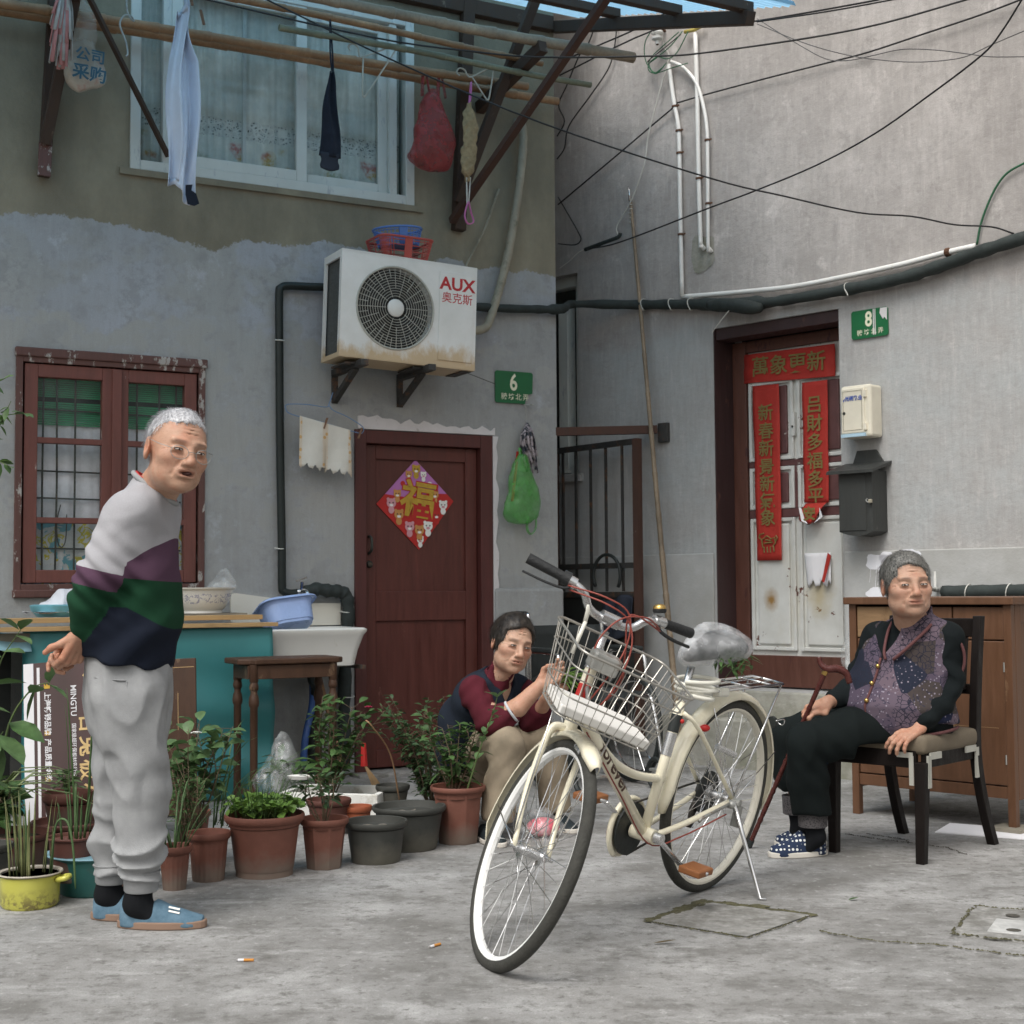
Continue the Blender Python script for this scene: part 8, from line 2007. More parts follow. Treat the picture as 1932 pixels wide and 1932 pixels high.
def hair(root, hc, Rm, scale, tab, mt, thick=.010, wide=1.0, seed=1, comb=(0, .3, -.6), n_str=2600, slen=.030, puff=0.0, fringe=None, step=.0045):
 hc = np.array(hc, float); loc = lambda P: ((P - hc) @ Rm) / scale
 ys, zs = tab
 def f(P):
  q = loc(P) * np.array([1 / wide, 1, 1]); d = sd_ell(q, (0, -.016, .032), (.076 + thick, .098 + thick, .087 + thick + puff))
  lim = np.interp(q[:, 1], ys, zs) + (fringe(q) if fringe else 0)
  d = smax(d, (lim - q[:, 2]) * .75, .006); d = smax(d, -sd_ell(q, (0, .03, -.05), (.060, .07, .06)), .004)
  return (d + nz(q * np.array([1, .45, .45]), 150, seed) * .0016 + nz(q, 60, seed + 1) * .0016) * scale
 V, Q = sn_mesh(f, hc - .165, hc + .165, step); o = np_build(V, Q, 'hair', mt, root, relax=0)
 r = np.random.default_rng(seed); ql = loc(V); keep = np.where(ql[:, 2] > -.09)[0]; sel = r.choice(keep, n_str)
 q = ql[sel]; nrm = q - np.array((0, -.016, .0)); nrm /= np.linalg.norm(nrm, axis=1)[:, None]
 cr = np.array((.02, -.05, .125)); d = q - cr; d = d - nrm * (d * nrm).sum(1)[:, None]; d /= np.maximum(np.linalg.norm(d, axis=1), 1e-6)[:, None]
 d = d + np.array(comb) * .5 + r.normal(0, .22, q.shape); d = d - nrm * (d * nrm).sum(1)[:, None] * .8; d /= np.linalg.norm(d, axis=1)[:, None]
 L_ = slen * r.uniform(.5, 1.2, len(q)) * np.where(q[:, 1] > .02, .38, 1.0); sd = np.cross(nrm, d); w = .0006
 p0 = q - nrm * .001; p1 = q + d * (L_ * .5)[:, None] + nrm * .0020; p2 = q + d * L_[:, None] + nrm * (r.normal(.0005, .0022, len(q)))[:, None]
 vs = np.concatenate([p0 - sd * w, p0 + sd * w, p1 - sd * w, p1 + sd * w, p2]); k = len(q); vs = hc + (vs * scale) @ Rm.T
 i = np.arange(k); F = [tuple(x) for x in np.stack([i, i + k, i + 3 * k, i + 2 * k], 1)] + [tuple(x) for x in np.stack([i + 2 * k, i + 3 * k, i + 4 * k], 1)]
 m = MB(); m.add(vs.tolist(), F); tag(m.build('hair_strands', mt, o, smooth=2), kind='stuff'); return o
def slices(Z, CX, CY, RA, RB, ax=(1, 0)):
 """stack of ellipses: centre and radii by height; ax = front direction in plan"""
 a = np.array(ax, float); a /= np.linalg.norm(a); b = np.array((-a[1], a[0]))
 def f(P):
  z = P[:, 2]; cx, cy, ra, rb = (np.interp(z, Z, q) for q in (CX, CY, RA, RB)); dx, dy = P[:, 0] - cx, P[:, 1] - cy
  u, v = dx * a[0] + dy * a[1], dx * b[0] + dy * b[1]; k = np.sqrt((u / ra) ** 2 + (v / rb) ** 2); return (k - 1) * np.minimum(ra, rb)
 return f
def rz(P, s, seed): return 1 - 2 * np.minimum(1, np.abs(nz(P, s, seed)) * 1.4)
def cloth_obj(f, lo, hi, h, name, mt, root, attrs=None, relax=1):
 V, Q = sn_mesh(f, lo, hi, h); return np_build(V, Q, name, mt, root, attrs=attrs, relax=relax)
def knit(name, c, rough=.9, bump=.5, sc=420):
 t = NT(name, rough, 0, .15); n = t.noise(sc, 2, .6); t.col(t.ramp(t.noise(9, 4), [(.3, mul(c, .82)), (.7, mul(c, 1.15))])); t.bump(n, bump, .002)
knit('knit_black', (.008, .011, .012)); knit('knit_maroon', (.085, .014, .022)); knit('navy_quilt', (.016, .021, .032)); knit('sock_black', (.010, .011, .013)); knit('grey_sweat', (.31, .315, .32), sc=260); knit('trouser_black', (.007, .010, .010)); knit('khaki', (.335, .275, .20), sc=300)
def shoe(root, heel, toe, w, hgt, upper, sole, opening=.45, sole_h=.022, name='shoe'):
 a, b = np.array((*heel, 0), float), np.array((*toe, 0), float); d = b - a; L_ = np.linalg.norm(d); d /= L_; s = np.array((-d[1], d[0], 0))
 def up(P):
  q = P - a; u = q @ d / L_; v = q @ s; z = q[:, 2]; uc = np.clip(u, 0.02, .98)
  ww = w * (.72 + .28 * np.sin(np.clip(uc, 0, 1) * 2.6)) * np.sqrt(np.clip(1 - np.maximum(0, (u - .72) / .29) ** 2.4, .001, 1)) * np.sqrt(np.clip(1 - np.maximum(0, (.14 - u) / .15) ** 2, .001, 1))
  hh = np.interp(u, [0, .12, .32, .45, .6, .85, 1], [hgt * .92, hgt, hgt * .80, hgt * 1.08, hgt * .82, hgt * .52, hgt * .40])
  e = np.sqrt((v / np.maximum(ww, 1e-3)) ** 2.0 + (np.maximum(z - .008, 0) / hh) ** 2.3) - 1
  return np.maximum(np.maximum(e * .03, .004 - z), np.maximum(-u, u - 1) * L_)
 lo = np.minimum(a, b) - .08; hi = np.maximum(a, b) + .08; hi[2] = hgt + .04; lo[2] = -.02
 o = cloth_obj(up, lo, hi, .0055, name, upper, root)
 n = 30; P = []
 for i in range(n):
  t = 2 * math.pi * i / n; u = .5 + .53 * math.cos(t); ww = w * 1.09 * (.80 + .20 * math.sin(min(1, max(0, u)) * 2.6)); v = ww * math.copysign(abs(math.sin(t)) ** .75, math.sin(t)); q = a + d * (u * L_) + s * v; P.append((q[0], q[1]))
 m = MB(); k = len(P); m.add([(x, y, .0005) for x, y in P] + [(x, y, sole_h) for x, y in P], [tuple(range(k - 1, -1, -1)), tuple(range(k, 2 * k))] + [(i, (i + 1) % k, (i + 1) % k + k, i + k) for i in range(k)]); m.build('sole', sole, o, bevel=.004)
 return o
# ---------------------------------------------------------------- standing man
def make_man():
 root = thing('person', 'grey haired person in striped jumper and glasses standing with hands behind back', 'person', (-1.2, 4.5, 0))
 hc, fwd, up, sc = (-1.040, 4.43, 1.468), (.60, -.79, -.07), (.22, -.03, .97), 1.10
 handR = hand_prims((-1.318, 4.395, .905), (-.45, .10, -.89), (.75, -.60, -.25), (-.6, -.6, .4), (1.05, 1.15, 1.2, 1.2), (-.85, -.25, -.35), 1.06, first=(.55, .7, .8, .9))
 handR += [((-1.268, 4.355, 1.02), (-1.318, 4.395, .905), .036, .027)]
 handL = hand_prims((-1.335, 4.49, .885), (-.80, -.30, -.50), (.1, .35, .93), (-.4, .2, .9), (.35, .75, 1.0, 1.1), (-.8, -.3, .2), 1.04)
 handL += [((-1.34, 4.60, .96), (-1.335, 4.49, .885), .034, .026)]
 core = [((-1.22, 4.54, .75), (-1.19, 4.54, 1.22), .09, .085), ((-1.19, 4.54, 1.22), (-1.15, 4.52, 1.34), .07, .05), ((-1.20, 4.48, .75), (-1.155, 4.46, .47), .07, .055), ((-1.155, 4.46, .47), (-1.152, 4.47, .10), .05, .035), ((-1.23, 4.61, .75), (-1.265, 4.60, .46), .07, .055), ((-1.265, 4.60, .46), (-1.275, 4.60, .1), .05, .035), ((-1.17, 4.42, 1.27), (-1.263, 4.35, 1.06), .045, .04), ((-1.21, 4.68, 1.27), (-1.33, 4.70, 1.06), .045, .04), ((-1.33, 4.70, 1.06), (-1.34, 4.58, .95), .04, .034)]
 body, loc, T, Rm = person_body(root, hc, fwd, up, sc, (-1.125, 4.505, 1.345), (.49, .295, .205), [(handR, .0034), (handL, .0036)], core, 1.05, .7, 1.0, 1.02, .062)
 m = MB(); m.ball(T(0, .0895, -.064), (.017, .009, .0055)); m.build('open_mouth', 'mouth_dark', body, smooth=2)
 fr = lambda q: np.where(q[:, 1] > .03, .004 * np.sin(q[:, 0] * 300), 0) + np.where(np.abs(q[:, 0]) > .05, .012, 0)
 hair(root, hc, Rm, sc, ([-.11, -.07, -.035, -.005, .02, .05, .075, .10], [-.072, -.055, -.022, .030, .046, .070, .084, .092]), 'hair_white', .004, 1.0, 3, (.5, .05, .5), 3600, .026, .002, fr)
 # jumper
 tor = slices([.74, .80, .91, 1.05, 1.21, 1.29, 1.345, 1.39, 1.43], [-1.222, -1.218, -1.194, -1.190, -1.186, -1.168, -1.143, -1.13, -1.125], [4.545] * 6 + [4.53, 4.51, 4.505], [.134, .140, .150, .132, .112, .105, .090, .070, .058], [.19, .195, .20, .20, .20, .175, .12, .082, .06], (1, 0))
 A1 = [(-1.178, 4.405, 1.275), (-1.258, 4.352, 1.075), (-1.285, 4.372, 1.0), (-1.308, 4.388, .935)]; A2 = [(-1.212, 4.685, 1.28), (-1.33, 4.715, 1.06), (-1.345, 4.60, .97), (-1.338, 4.53, .915)]
 arm = lambda P, A: chain(P, A, [.074, .070, .060, .040], .02)
 def cut_neck(P): return P[:, 2] - (1.350 + .35 * (-(P[:, 0] + 1.15)) + .0)
 def jf(P):
  d = smin(tor(P), arm(P, A1), .045); d = smin(d, arm(P, A2), .045)
  hem = .818 - .22 * (P[:, 0] + 1.22); hem = np.where(np.abs(P[:, 0] + 1.30) + np.abs(P[:, 1] - 4.37) < .13, -1, hem)
  d = np.maximum(d, np.where(arm(P, A1) < tor(P), -9, .818 - .22 * (P[:, 0] + 1.22) - P[:, 2])); d = smax(d, (P[:, 2] - 1.362 + .75 * (P[:, 0] + 1.13)) * .8, .008)
  fold = .0055 * nz(P, 26, 31) - .006 * rz(P * np.array([1, 1, 1.25]) + .3 * P[:, [2, 0, 0]] * np.array([1, 0, 0]), 22, 33) + .002 * nz(P, 60, 32); el = np.exp(-((P - np.array(A1[1])) ** 2).sum(1) / .010); dr = (P[:, 0] * .6 + P[:, 2])
  return d + fold * .8 + el * .011 * np.sin(dr * 95 + P[:, 0] * 30) + .006 * np.sin((P[:, 2] - .8 * P[:, 0]) * 55) * np.clip((1.12 - P[:, 2]) * 3, 0, 1) * (tor(P) < .02)
 def band(V):
  x, z = V[:, 0], V[:, 2]; X = [-1.31, -1.17, -1.06]; lp, pg, gn = np.interp(x, X, [1.29, 1.12, 1.205]), np.interp(x, X, [1.15, 1.075, 1.062]), np.interp(x, X, [.99, .985, .915])
  t = np.where(z > lp, 3 + (z - lp) * 10, np.where(z > pg, 2 + (z - pg) / np.maximum(lp - pg, .01), np.where(z > gn, 1 + (z - gn) / np.maximum(pg - gn, .01), 1 + (z - gn) * 10)))
  zs = z + .25 * (x + 1.25); s = np.interp(zs, [.5, 1.045, 1.100, 1.5], [1.3, 2.0, 3.0, 7]); a = np.minimum(arm(V, A1), arm(V, A2)); return np.where(a < tor(V) - .004, s, t)
 t = NT('striped_jumper', .92, 0, .15); a = t.n('Attribute'); a.attribute_name = 'band'
 v = t.math('MULTIPLY', a.outputs['Fac'], .2)
 k = t.ramp(v, [(0.0, (.012, .016, .028)), (.2, (.012, .052, .026)), (.4, (.095, .050, .082)), (.6, (.385, .38, .40))], 'CONSTANT'); t.col(t.mix(t.ramp(t.noise(300, 2), [(.3, .25), (.7, 0.0)]), k, t.mix(1.0, k, (.6, .6, .6), 'MULTIPLY'))); t.bump(t.noise(420, 2), .5, .002)
 cloth_obj(jf, (-1.45, 4.25, .72), (-.98, 4.83, 1.46), .0062, 'jumper', 'striped_jumper', root, {'band': band})
 m = MB(); P = [(-1.126 + .066 * math.cos(q), 4.508 + .078 * math.sin(q), 1.360 - .050 * math.cos(q)) for q in np.linspace(0, 6.283, 30, endpoint=False)]; m.tube(P, .0085, 8, closed=True); m.build('collar', 'grey_sweat', root, smooth=2)
 m = MB(); P = [(-1.124 + .060 * math.cos(q), 4.508 + .070 * math.sin(q), 1.366 - .047 * math.cos(q)) for q in np.linspace(0, 6.283, 30, endpoint=False)]; m.tube(P, .004, 6, closed=True); m.build('undershirt_edge', 'red_card', root, smooth=2)
 # trousers
 pel = slices([.55, .62, .70, .80, .88], [-1.215, -1.216, -1.218, -1.218, -1.215], [4.54] * 5, [.105, .125, .136, .134, .126], [.155, .172, .178, .176, .17])
 B = [(-1.195, 4.472, .70), (-1.165, 4.465, .50), (-1.150, 4.463, .42), (-1.158, 4.468, .25), (-1.152, 4.47, .165)]; A = [(-1.232, 4.612, .70), (-1.262, 4.605, .48), (-1.268, 4.602, .36), (-1.276, 4.60, .25), (-1.278, 4.60, .165)]
 def tf(P):
  d = smax(pel(P), .56 - P[:, 2], .05); d = smin(d, chain(P, B, [.108, .086, .080, .080, .066], .02), .04); d = smin(d, chain(P, A, [.100, .080, .072, .068, .060], .02), .03)
  d = np.maximum(d, np.maximum(P[:, 2] - .87, .145 - P[:, 2])); lowm = np.clip((.40 - P[:, 2]) / .16, 0, 1)
  ang = np.arctan2(P[:, 1] - 4.53, P[:, 0] + 1.2); bunch = 1 - 2.2 * np.abs(np.sin(P[:, 2] * 44 + 1.6 * np.sin(ang * 2 + P[:, 2] * 17) + 1.5 * nz(P, 22, 40)))
  return d - .0085 * lowm * bunch - (.0065 * rz(P * np.array([1.3, 1.3, .7]) + P[:, [2, 2, 0]] * np.array([.5, 0, 0]), 22, 41) - .0035 * nz(P, 20, 42)) * np.clip((P[:, 2] - .2) * 4, .35, 1)
 tr = cloth_obj(tf, (-1.42, 4.30, .12), (-1.02, 4.78, .90), .0062, 'trousers', 'grey_sweat', root)
 for c, z0, z1 in (((-1.152, 4.47), .112, .175), ((-1.278, 4.60), .112, .172)):
  m = MB(); m.lathe([(.048, z0), (.052, z0 + .006), (.054, z1 - .01), (.06, z1)], 30, (c[0], c[1], 0)); m.build('ribbed_cuff', 'grey_sweat', tr, smooth=True)
 m = MB(); P = spline([(-1.275, 4.378, .775), (-1.21, 4.362, .768), (-1.175, 4.366, .765)], 4); m.tube(P, .0022, 5); P = spline([(-1.175, 4.366, .765), (-1.168, 4.370, .68), (-1.178, 4.372, .655), (-1.235, 4.372, .648), (-1.262, 4.378, .655)], 5); m.tube(P, .0018, 5); m.build('back_pocket_seam', 'grey_sweat', tr, smooth=2)
 # socks and slippers
 for c, h_ in (((-1.152, 4.47), (-1.222, 4.487)), ((-1.278, 4.60), (-1.335, 4.603))):
  cloth_obj(lambda P, c=c, h_=h_: chain(P, [(c[0], c[1], .15), (c[0] - .012, c[1], .075), (c[0] + .035, c[1], .035)], [.043, .040, .030], .02), (c[0] - .09, c[1] - .09, -.01), (c[0] + .14, c[1] + .09, .2), .007, 'sock', 'sock_black', root)
 def denim():
  t = NT('slipper_blue', .85, 0, .2); t.col(t.ramp(t.noise(40, 4), [(.3, (.075, .14, .195)), (.7, (.13, .21, .275))])); t.bump(t.noise(300, 2), .4, .002)
 denim(); mat('slipper_edge', (.24, .155, .11), .7, var=.15);
 s1 = shoe(root, (-1.222, 4.490), (-.958, 4.478), .050, .072, 'slipper_blue', 'slipper_edge', sole_h=.024, name='slipper'); s2 = shoe(root, (-1.338, 4.606), (-1.085, 4.59), .049, .072, 'slipper_blue', 'slipper_edge', sole_h=.024, name='slipper')
 m = MB()
 for k in range(3): m.bar((-1.062 + .0 * k, 4.452 - .003 * k, .0635 - .011 * k + .004), (-1.028, 4.452 - .003 * k, .056 - .011 * k + .004), .006, .001, (0, -.7, .7))
 tag(m.build('slipper_print', 'white_card', s1), kind='stuff')
 # glasses
 gl = thing('glasses', 'thin wire framed glasses worn by the standing person', 'glasses', T(0, .1, 0))
 for sx in (-1, 1):
  m = MB(); m.tube([T(sx * .034 + .023 * math.cos(q), .1085 - .010 * abs(sx * .034 + .023 * math.cos(q)) / .05, -.010 + .019 * math.sin(q)) for q in np.linspace(0, 6.283, 24, endpoint=False)], .0011, 5, closed=True); m.build('lens_rim', 'steel_worn', gl, smooth=2)
  m = MB(); m.tube([T(sx * .057, .098, -.002), T(sx * .080, .06, .006), T(sx * .084, -.005, .020), T(sx * .080, -.022, .008)], .0011, 5); m.build('temple', 'steel_worn', gl, smooth=2)
 m = MB(); m.tube([T(-.011, .108, -.006), T(0, .110, -.004), T(.011, .108, -.006)], .0011, 5); m.build('bridge', 'steel_worn', gl)
 return root
make_man()
# ---------------------------------------------------------------- seated old woman
def make_old():
 root = thing('person', 'elderly grey haired person in patterned vest seated on the dark chair', 'person', (1.5, 5.66, 0))
 hc, fwd, up, sc = (1.513, 5.50, 1.040), (.06, -1.0, .02), (-.03, 0, 1), 1.04
 caneA, caneB = np.array((.93, 5.76, .0)), np.array((1.188, 5.47, .714)); cp = caneA + (caneB - caneA) * .77
 hR = hand_prims((1.218, 5.585, .588), (-.90, -.30, -.38), (.05, -.25, .95), (-.3, -.8, .2), (1.0, 1.0, 1.05, 1.1), (-.9, -.2, .15), .98, first=(.35, .45, .55, .6)); hR += [((1.33, 5.69, .605), (1.218, 5.585, .588), .036, .026)]
 hL = hand_prims((1.535, 5.455, .502), (-.80, -.30, -.42), (-.25, -.45, .85), (-.5, .6, .2), (.40, .45, .45, .5), (-.75, .5, -.35), 1.0, .14, first=(.25, .30, .35, .4)); hL += [((1.63, 5.505, .60), (1.535, 5.455, .502), .036, .027)]
 core = [((1.55, 5.67, .56), (1.56, 5.62, .80), .085, .085), ((1.56, 5.62, .80), (1.55, 5.57, .90), .07, .05), ((1.50, 5.60, .50), (1.12, 5.505, .445), .040, .04), ((1.12, 5.505, .445), (1.148, 5.556, .12), .035, .028), ((1.46, 5.785, .50), (1.10, 5.785, .44), .035, .035), ((1.10, 5.785, .44), (1.13, 5.79, .12), .03, .026), ((1.67, 5.53, .83), (1.665, 5.53, .64), .04, .036), ((1.665, 5.53, .64), (1.60, 5.49, .56), .036, .034), ((1.45, 5.69, .83), (1.38, 5.73, .64), .04, .036), ((1.38, 5.73, .64), (1.30, 5.67, .60), .036, .034)]
 body, loc, T, Rm = person_body(root, hc, fwd, up, sc, (1.548, 5.572, .895), (.45, .275, .195), [(hR, .0042), (hL, .0042)], core, 1.08, 1.0, 0.0, 1.15, .060, None, .0035)
 fr = lambda q: np.where(q[:, 1] > .02, .010 * np.sin(q[:, 0] * 38 + 1.0) - .006, 0) + np.where((np.abs(q[:, 0]) > .05) & (q[:, 1] > -.01), -.030, 0)
 hair(root, hc, Rm, sc, ([-.11, -.07, -.03, .0, .02, .05, .075, .10], [-.085, -.075, -.05, -.012, .026, .060, .074, .082]), 'hair_grey', .009, 1.04, 7, (.9, .0, -.1), 3600, .030, .002, fr)
 F = (-.69, -.725)
 tor = slices([.44, .50, .58, .68, .78, .85, .895, .93], [1.535, 1.520, 1.505, 1.525, 1.545, 1.555, 1.553, 1.55], [5.675, 5.66, 5.645, 5.645, 5.635, 5.615, 5.59, 5.58], [.175, .190, .190, .166, .134, .098, .066, .058], [.205, .210, .208, .197, .19, .17, .10, .065], F)
 aL = [(1.672, 5.527, .835), (1.668, 5.530, .66), (1.64, 5.512, .61), (1.56, 5.465, .525)]; aR = [(1.452, 5.695, .835), (1.385, 5.735, .66), (1.345, 5.705, .62), (1.255, 5.62, .596)]
 arm = lambda P, A: chain(P, A, [.066, .060, .055, .042], .02)
 def sw(P):
  d = smin(tor(P) + .006, arm(P, aL), .03); d = smin(d, arm(P, aR), .03); d = np.maximum(d, np.maximum(P[:, 2] - .922, np.where(np.minimum(arm(P, aL), arm(P, aR)) < tor(P), -9, .47 - P[:, 2])))
  return d - .004 * rz(P, 30, 61) + .003 * np.sin(P[:, 2] * 80 + P[:, 0] * 40) * (np.abs(P[:, 2] - .64) < .12)
 cloth_obj(sw, (1.20, 5.33, .42), (1.78, 5.86, .94), .0075, 'sweater', 'knit_black', root)
 nb = np.array(F); lat = np.array((-F[1], F[0])) * -1
 def fl(P):      # coordinates across the body: u to the front, v to the sitter's left
  d = P[:, :2] - np.array((1.53, 5.64)); return d @ nb, d @ np.array((.725, -.69))
 def vest(P):
  u, v = fl(P); d = tor(P) - .012; sh = sd_ell(P, (1.655, 5.545, .870), (.060, .050, .028)); sh = np.minimum(sh, sd_ell(P, (1.470, 5.685, .872), (.055, .05, .026))); d = smin(d, sh, .03)
  d = smax(d, -(np.minimum(sd_ell(P, (1.722, 5.492, .765), (.062, .055, .100)), sd_ell(P, (1.40, 5.74, .765), (.055, .055, .10)))), .008)
  d = smax(d, -sd_ell(P, (1.545, 5.575, .955), (.078, .080, .085)), .008)
  vn = np.abs(v + .015) - .055 * np.clip((P[:, 2] - .745) / .12, 0, 1); d = np.where(u > 0, smax(d, -np.maximum(vn, .745 - P[:, 2]) - .0, .006), d)
  hem = .487 - .03 * np.cos(v * 14) * (u > 0) + .02 * (u < 0); d = smax(d, hem - P[:, 2], .006)
  return d + .003 * nz(P, 28, 63) - .0045 * rz(P, 24, 64)
 t = NT('patchwork', .92, 0, .15); vv = t.n('TexVoronoi'); vv.feature = 'F1'; vv.inputs['Scale'].default_value = 9.5; t.l(t.co(), vv.inputs['Vector'])
 cs = t.n('SeparateColor'); t.l(vv.outputs['Color'], cs.inputs[0])
 base = t.ramp(cs.outputs[0], [(0.0, (.115, .088, .115)), (.30, (.016, .020, .046)), (.48, (.135, .10, .125)), (.62, (.062, .050, .048)), (.78, (.09, .07, .10)), (.9, (.02, .024, .04))], 'CONSTANT')
 lines = t.ramp(t.vor(48, None, 'DISTANCE_TO_EDGE'), [(.03, 1.0), (.07, 0.0)]); dots = t.ramp(t.vor(70), [(.20, 1.0), (.26, 0.0)]); sel = t.ramp(cs.outputs[1], [(0, 0.0), (.55, 1.0)], 'CONSTANT')
 k = t.mix(t.math('MULTIPLY', lines, t.math('SUBTRACT', 1.0, sel)), base, (.022, .022, .034)); k = t.mix(t.math('MULTIPLY', dots, sel), k, (.26, .23, .28)); sc2 = t.noise(34, 3, .5, None, 1.6); k = t.mix(t.ramp(sc2, [(.60, 0.0), (.62, .8), (.66, .8), (.68, 0.0)]), k, (.03, .03, .05)); t.col(k); t.bump(t.noise(300, 2), .5, .002)
 vo = cloth_obj(vest, (1.22, 5.36, .42), (1.80, 5.92, .96), .0068, 'vest', 'patchwork', root)
 mat('vest_piping', (.11, .042, .042), .8, var=.15)
 def surf(u_, v_, z):       # a point on the vest front, by angle
  c = np.array((np.interp(z, [.44, .50, .58, .68, .78, .85], [1.535, 1.520, 1.505, 1.525, 1.545, 1.555]), np.interp(z, [.44, .50, .58, .68, .78, .85], [5.675, 5.66, 5.645, 5.645, 5.635, 5.615]))); ra = np.interp(z, [.44, .50, .58, .68, .78, .85], [.175, .190, .190, .166, .134, .098]) + .014; rb = np.interp(z, [.44, .50, .58, .68, .78, .85], [.200, .205, .205, .195, .19, .17]) + .014
  a = u_; p = c + nb * ra * math.cos(a) + np.array((.725, -.69)) * rb * math.sin(a); return (p[0], p[1], z)
 m = MB(); m.tube([surf(a, 0, .462 + .026 * (math.cos(a * 2.4) < .2) * 0 + .028 * (1 - math.cos(a * 1.3)) * .6) for a in np.linspace(-1.9, 1.9, 40)], .0065, 6); m.build('hem_piping', 'vest_piping', vo, smooth=2)
 m = MB(); m.tube([surf(-.10 + .02 * math.sin(z * 30), 0, z) for z in np.linspace(.462, .76, 24)], .0055, 6); m.build('front_piping', 'vest_piping', vo, smooth=2)
 for z in (.52, .60, .665, .73):
  p = surf(-.10, 0, z); m = MB(); m.ball((p[0] + nb[0] * .006, p[1] + nb[1] * .006, z), .0095); m.build('button', 'brass', vo, smooth=2)
 m = MB(); m.tube(spline([(1.600, 5.525, .885), (1.66, 5.485, .868), (1.71, 5.475, .81), (1.722, 5.485, .74), (1.70, 5.50, .68), (1.655, 5.475, .66)], 6), .0065, 6); m.build('arm_piping', 'vest_piping', vo, smooth=2)
 m = MB(); m.tube(spline([(1.625, 5.53, .905), (1.575, 5.465, .87), (1.50, 5.47, .80), (1.455, 5.50, .755)], 6), .0065, 6); m.tube(spline([(1.49, 5.62, .905), (1.455, 5.57, .86), (1.43, 5.535, .79), (1.43, 5.52, .755)], 6), .006, 6); tag(m.build('neck_piping', 'vest_piping', vo, smooth=2), kind='stuff')
 # trousers
 L1 = [(1.50, 5.605, .485), (1.30, 5.545, .475), (1.118, 5.505, .440), (1.125, 5.53, .30), (1.145, 5.555, .17)]; L2 = [(1.47, 5.785, .485), (1.27, 5.785, .475), (1.095, 5.785, .435), (1.11, 5.79, .30), (1.135, 5.795, .22)]
 def tf(P):
  d = smin(chain(P, L1, [.100, .092, .078, .074, .076], .02), chain(P, L2, [.098, .09, .078, .074, .075], .02), .02); d = smin(d, sd_ell(P, (1.56, 5.70, .475), (.17, .18, .065)), .03)
  d = np.maximum(d, np.where(P[:, 0] < 1.27, .165 - P[:, 2] + .06 * (P[:, 1] > 5.66), .452 - P[:, 2] if False else -9)); d = np.where(P[:, 0] > 1.30, np.maximum(d, .437 - P[:, 2]), d)
  kn = np.exp(-((P - np.array((1.17, 5.52, .38))) ** 2).sum(1) / .012); return d - .005 * rz(P, 20, 66) + .006 * kn * np.sin((P[:, 0] + P[:, 2]) * 70)
 tr = cloth_obj(tf, (.96, 5.38, .14), (1.78, 5.92, .62), .0085, 'trousers', 'trouser_black', root)
 t = NT('plaid', .9); w1 = t.ramp(t.math('PINGPONG', t.xyz()[2], .006), [(.4, .0), (.6, 1.0)]); t.col(t.mix(t.ramp(t.vor(150), [(.3, 0.0), (.5, .6)]), (.025, .023, .026), (.12, .11, .11)))
 for c, z in (((1.148, 5.558), .115), ((1.13, 5.778), .13)):
  m = MB(); m.lathe([(.050, z), (.055, z + .003), (.058, z + .075)], 24, (c[0], c[1], 0)); m.build('inner_cuff', 'plaid', root, smooth=True)
  cloth_obj(lambda P, c=c: chain(P, [(c[0], c[1], .15), (c[0] + .012, c[1], .075), (c[0] - .02, c[1], .035)], [.038, .034, .022], .02), (c[0] - .13, c[1] - .09, -.01), (c[0] + .09, c[1] + .09, .21), .008, 'sock', 'sock_black', root)
 t = NT('dotted_canvas', .85, 0, .2); dv = t.vor(62, t.map((1, 1, 1))); t.b.inputs['Roughness'].default_value = .85; vn = t.n('TexVoronoi'); vn.inputs['Scale'].default_value = 62; vn.inputs['Randomness'].default_value = .15; t.l(t.co(), vn.inputs['Vector']); t.col(t.mix(t.ramp(vn.outputs[0], [(.30, 1.0), (.34, 0.0)]), (.022, .034, .07), (.72, .72, .70)))
 mat('sole_white', (.62, .58, .52), .6, var=.1)
 shoe(root, (1.205, 5.613), (.982, 5.555), .049, .084, 'dotted_canvas', 'sole_white', sole_h=.022); shoe(root, (1.245, 5.79), (1.045, 5.788), .048, .084, 'dotted_canvas', 'sole_white', sole_h=.022)
 # walking stick
 painted_wood('cane_red', (.085, .022, .018), (.12, .04, .03), .75, 6, (1, 1, 1), .25)
 cn = thing('walking_stick', 'dark red carved walking stick held by the seated person', 'walking stick', tuple(caneA))
 m = MB(); P = [Vector(caneA).lerp(Vector(caneB), i / 60) for i in range(61)]; rr = [.0098 + .0016 * (1 if i in (10, 20, 30, 40, 48) else 0) - .0016 * (1 if i in (9, 11, 19, 21, 29, 31, 39, 41, 47, 49) else 0) for i in range(61)]; m.tube(P, rr, 10); m.build('shaft', 'cane_red', cn, smooth=2)
 d = Vector(caneB - caneA).normalized(); e = Vector(caneB)
 m = MB(); m.tube([e - d * .012, e + d * .012], .0118, 12); m.build('ferrule', 'brass', cn, smooth=True)
 m = MB(); m.tube(spline([e + Vector((-.024, 0, .055)), e + Vector((-.018, 0, .030)), e + d * .012, e + Vector((.045, .0, .010)), e + Vector((.078, .0, -.008)), e + Vector((.092, 0, -.045))], 6), lambda_r(31, .008, .0155, .011), 10); m.build('handle', 'cane_red', cn, smooth=2)
 m = MB(); m.tube([caneA, caneA + np.array(d) * .04], .013, 10); m.build('tip', 'black_rubber', cn, smooth=True)
 return root
def lambda_r(n, a, b, c): return [a + (b - a) * min(1, i / (n * .5)) if i < n * .6 else b + (c - b) * (i - n * .6) / (n * .4) for i in range(n)]
make_old()
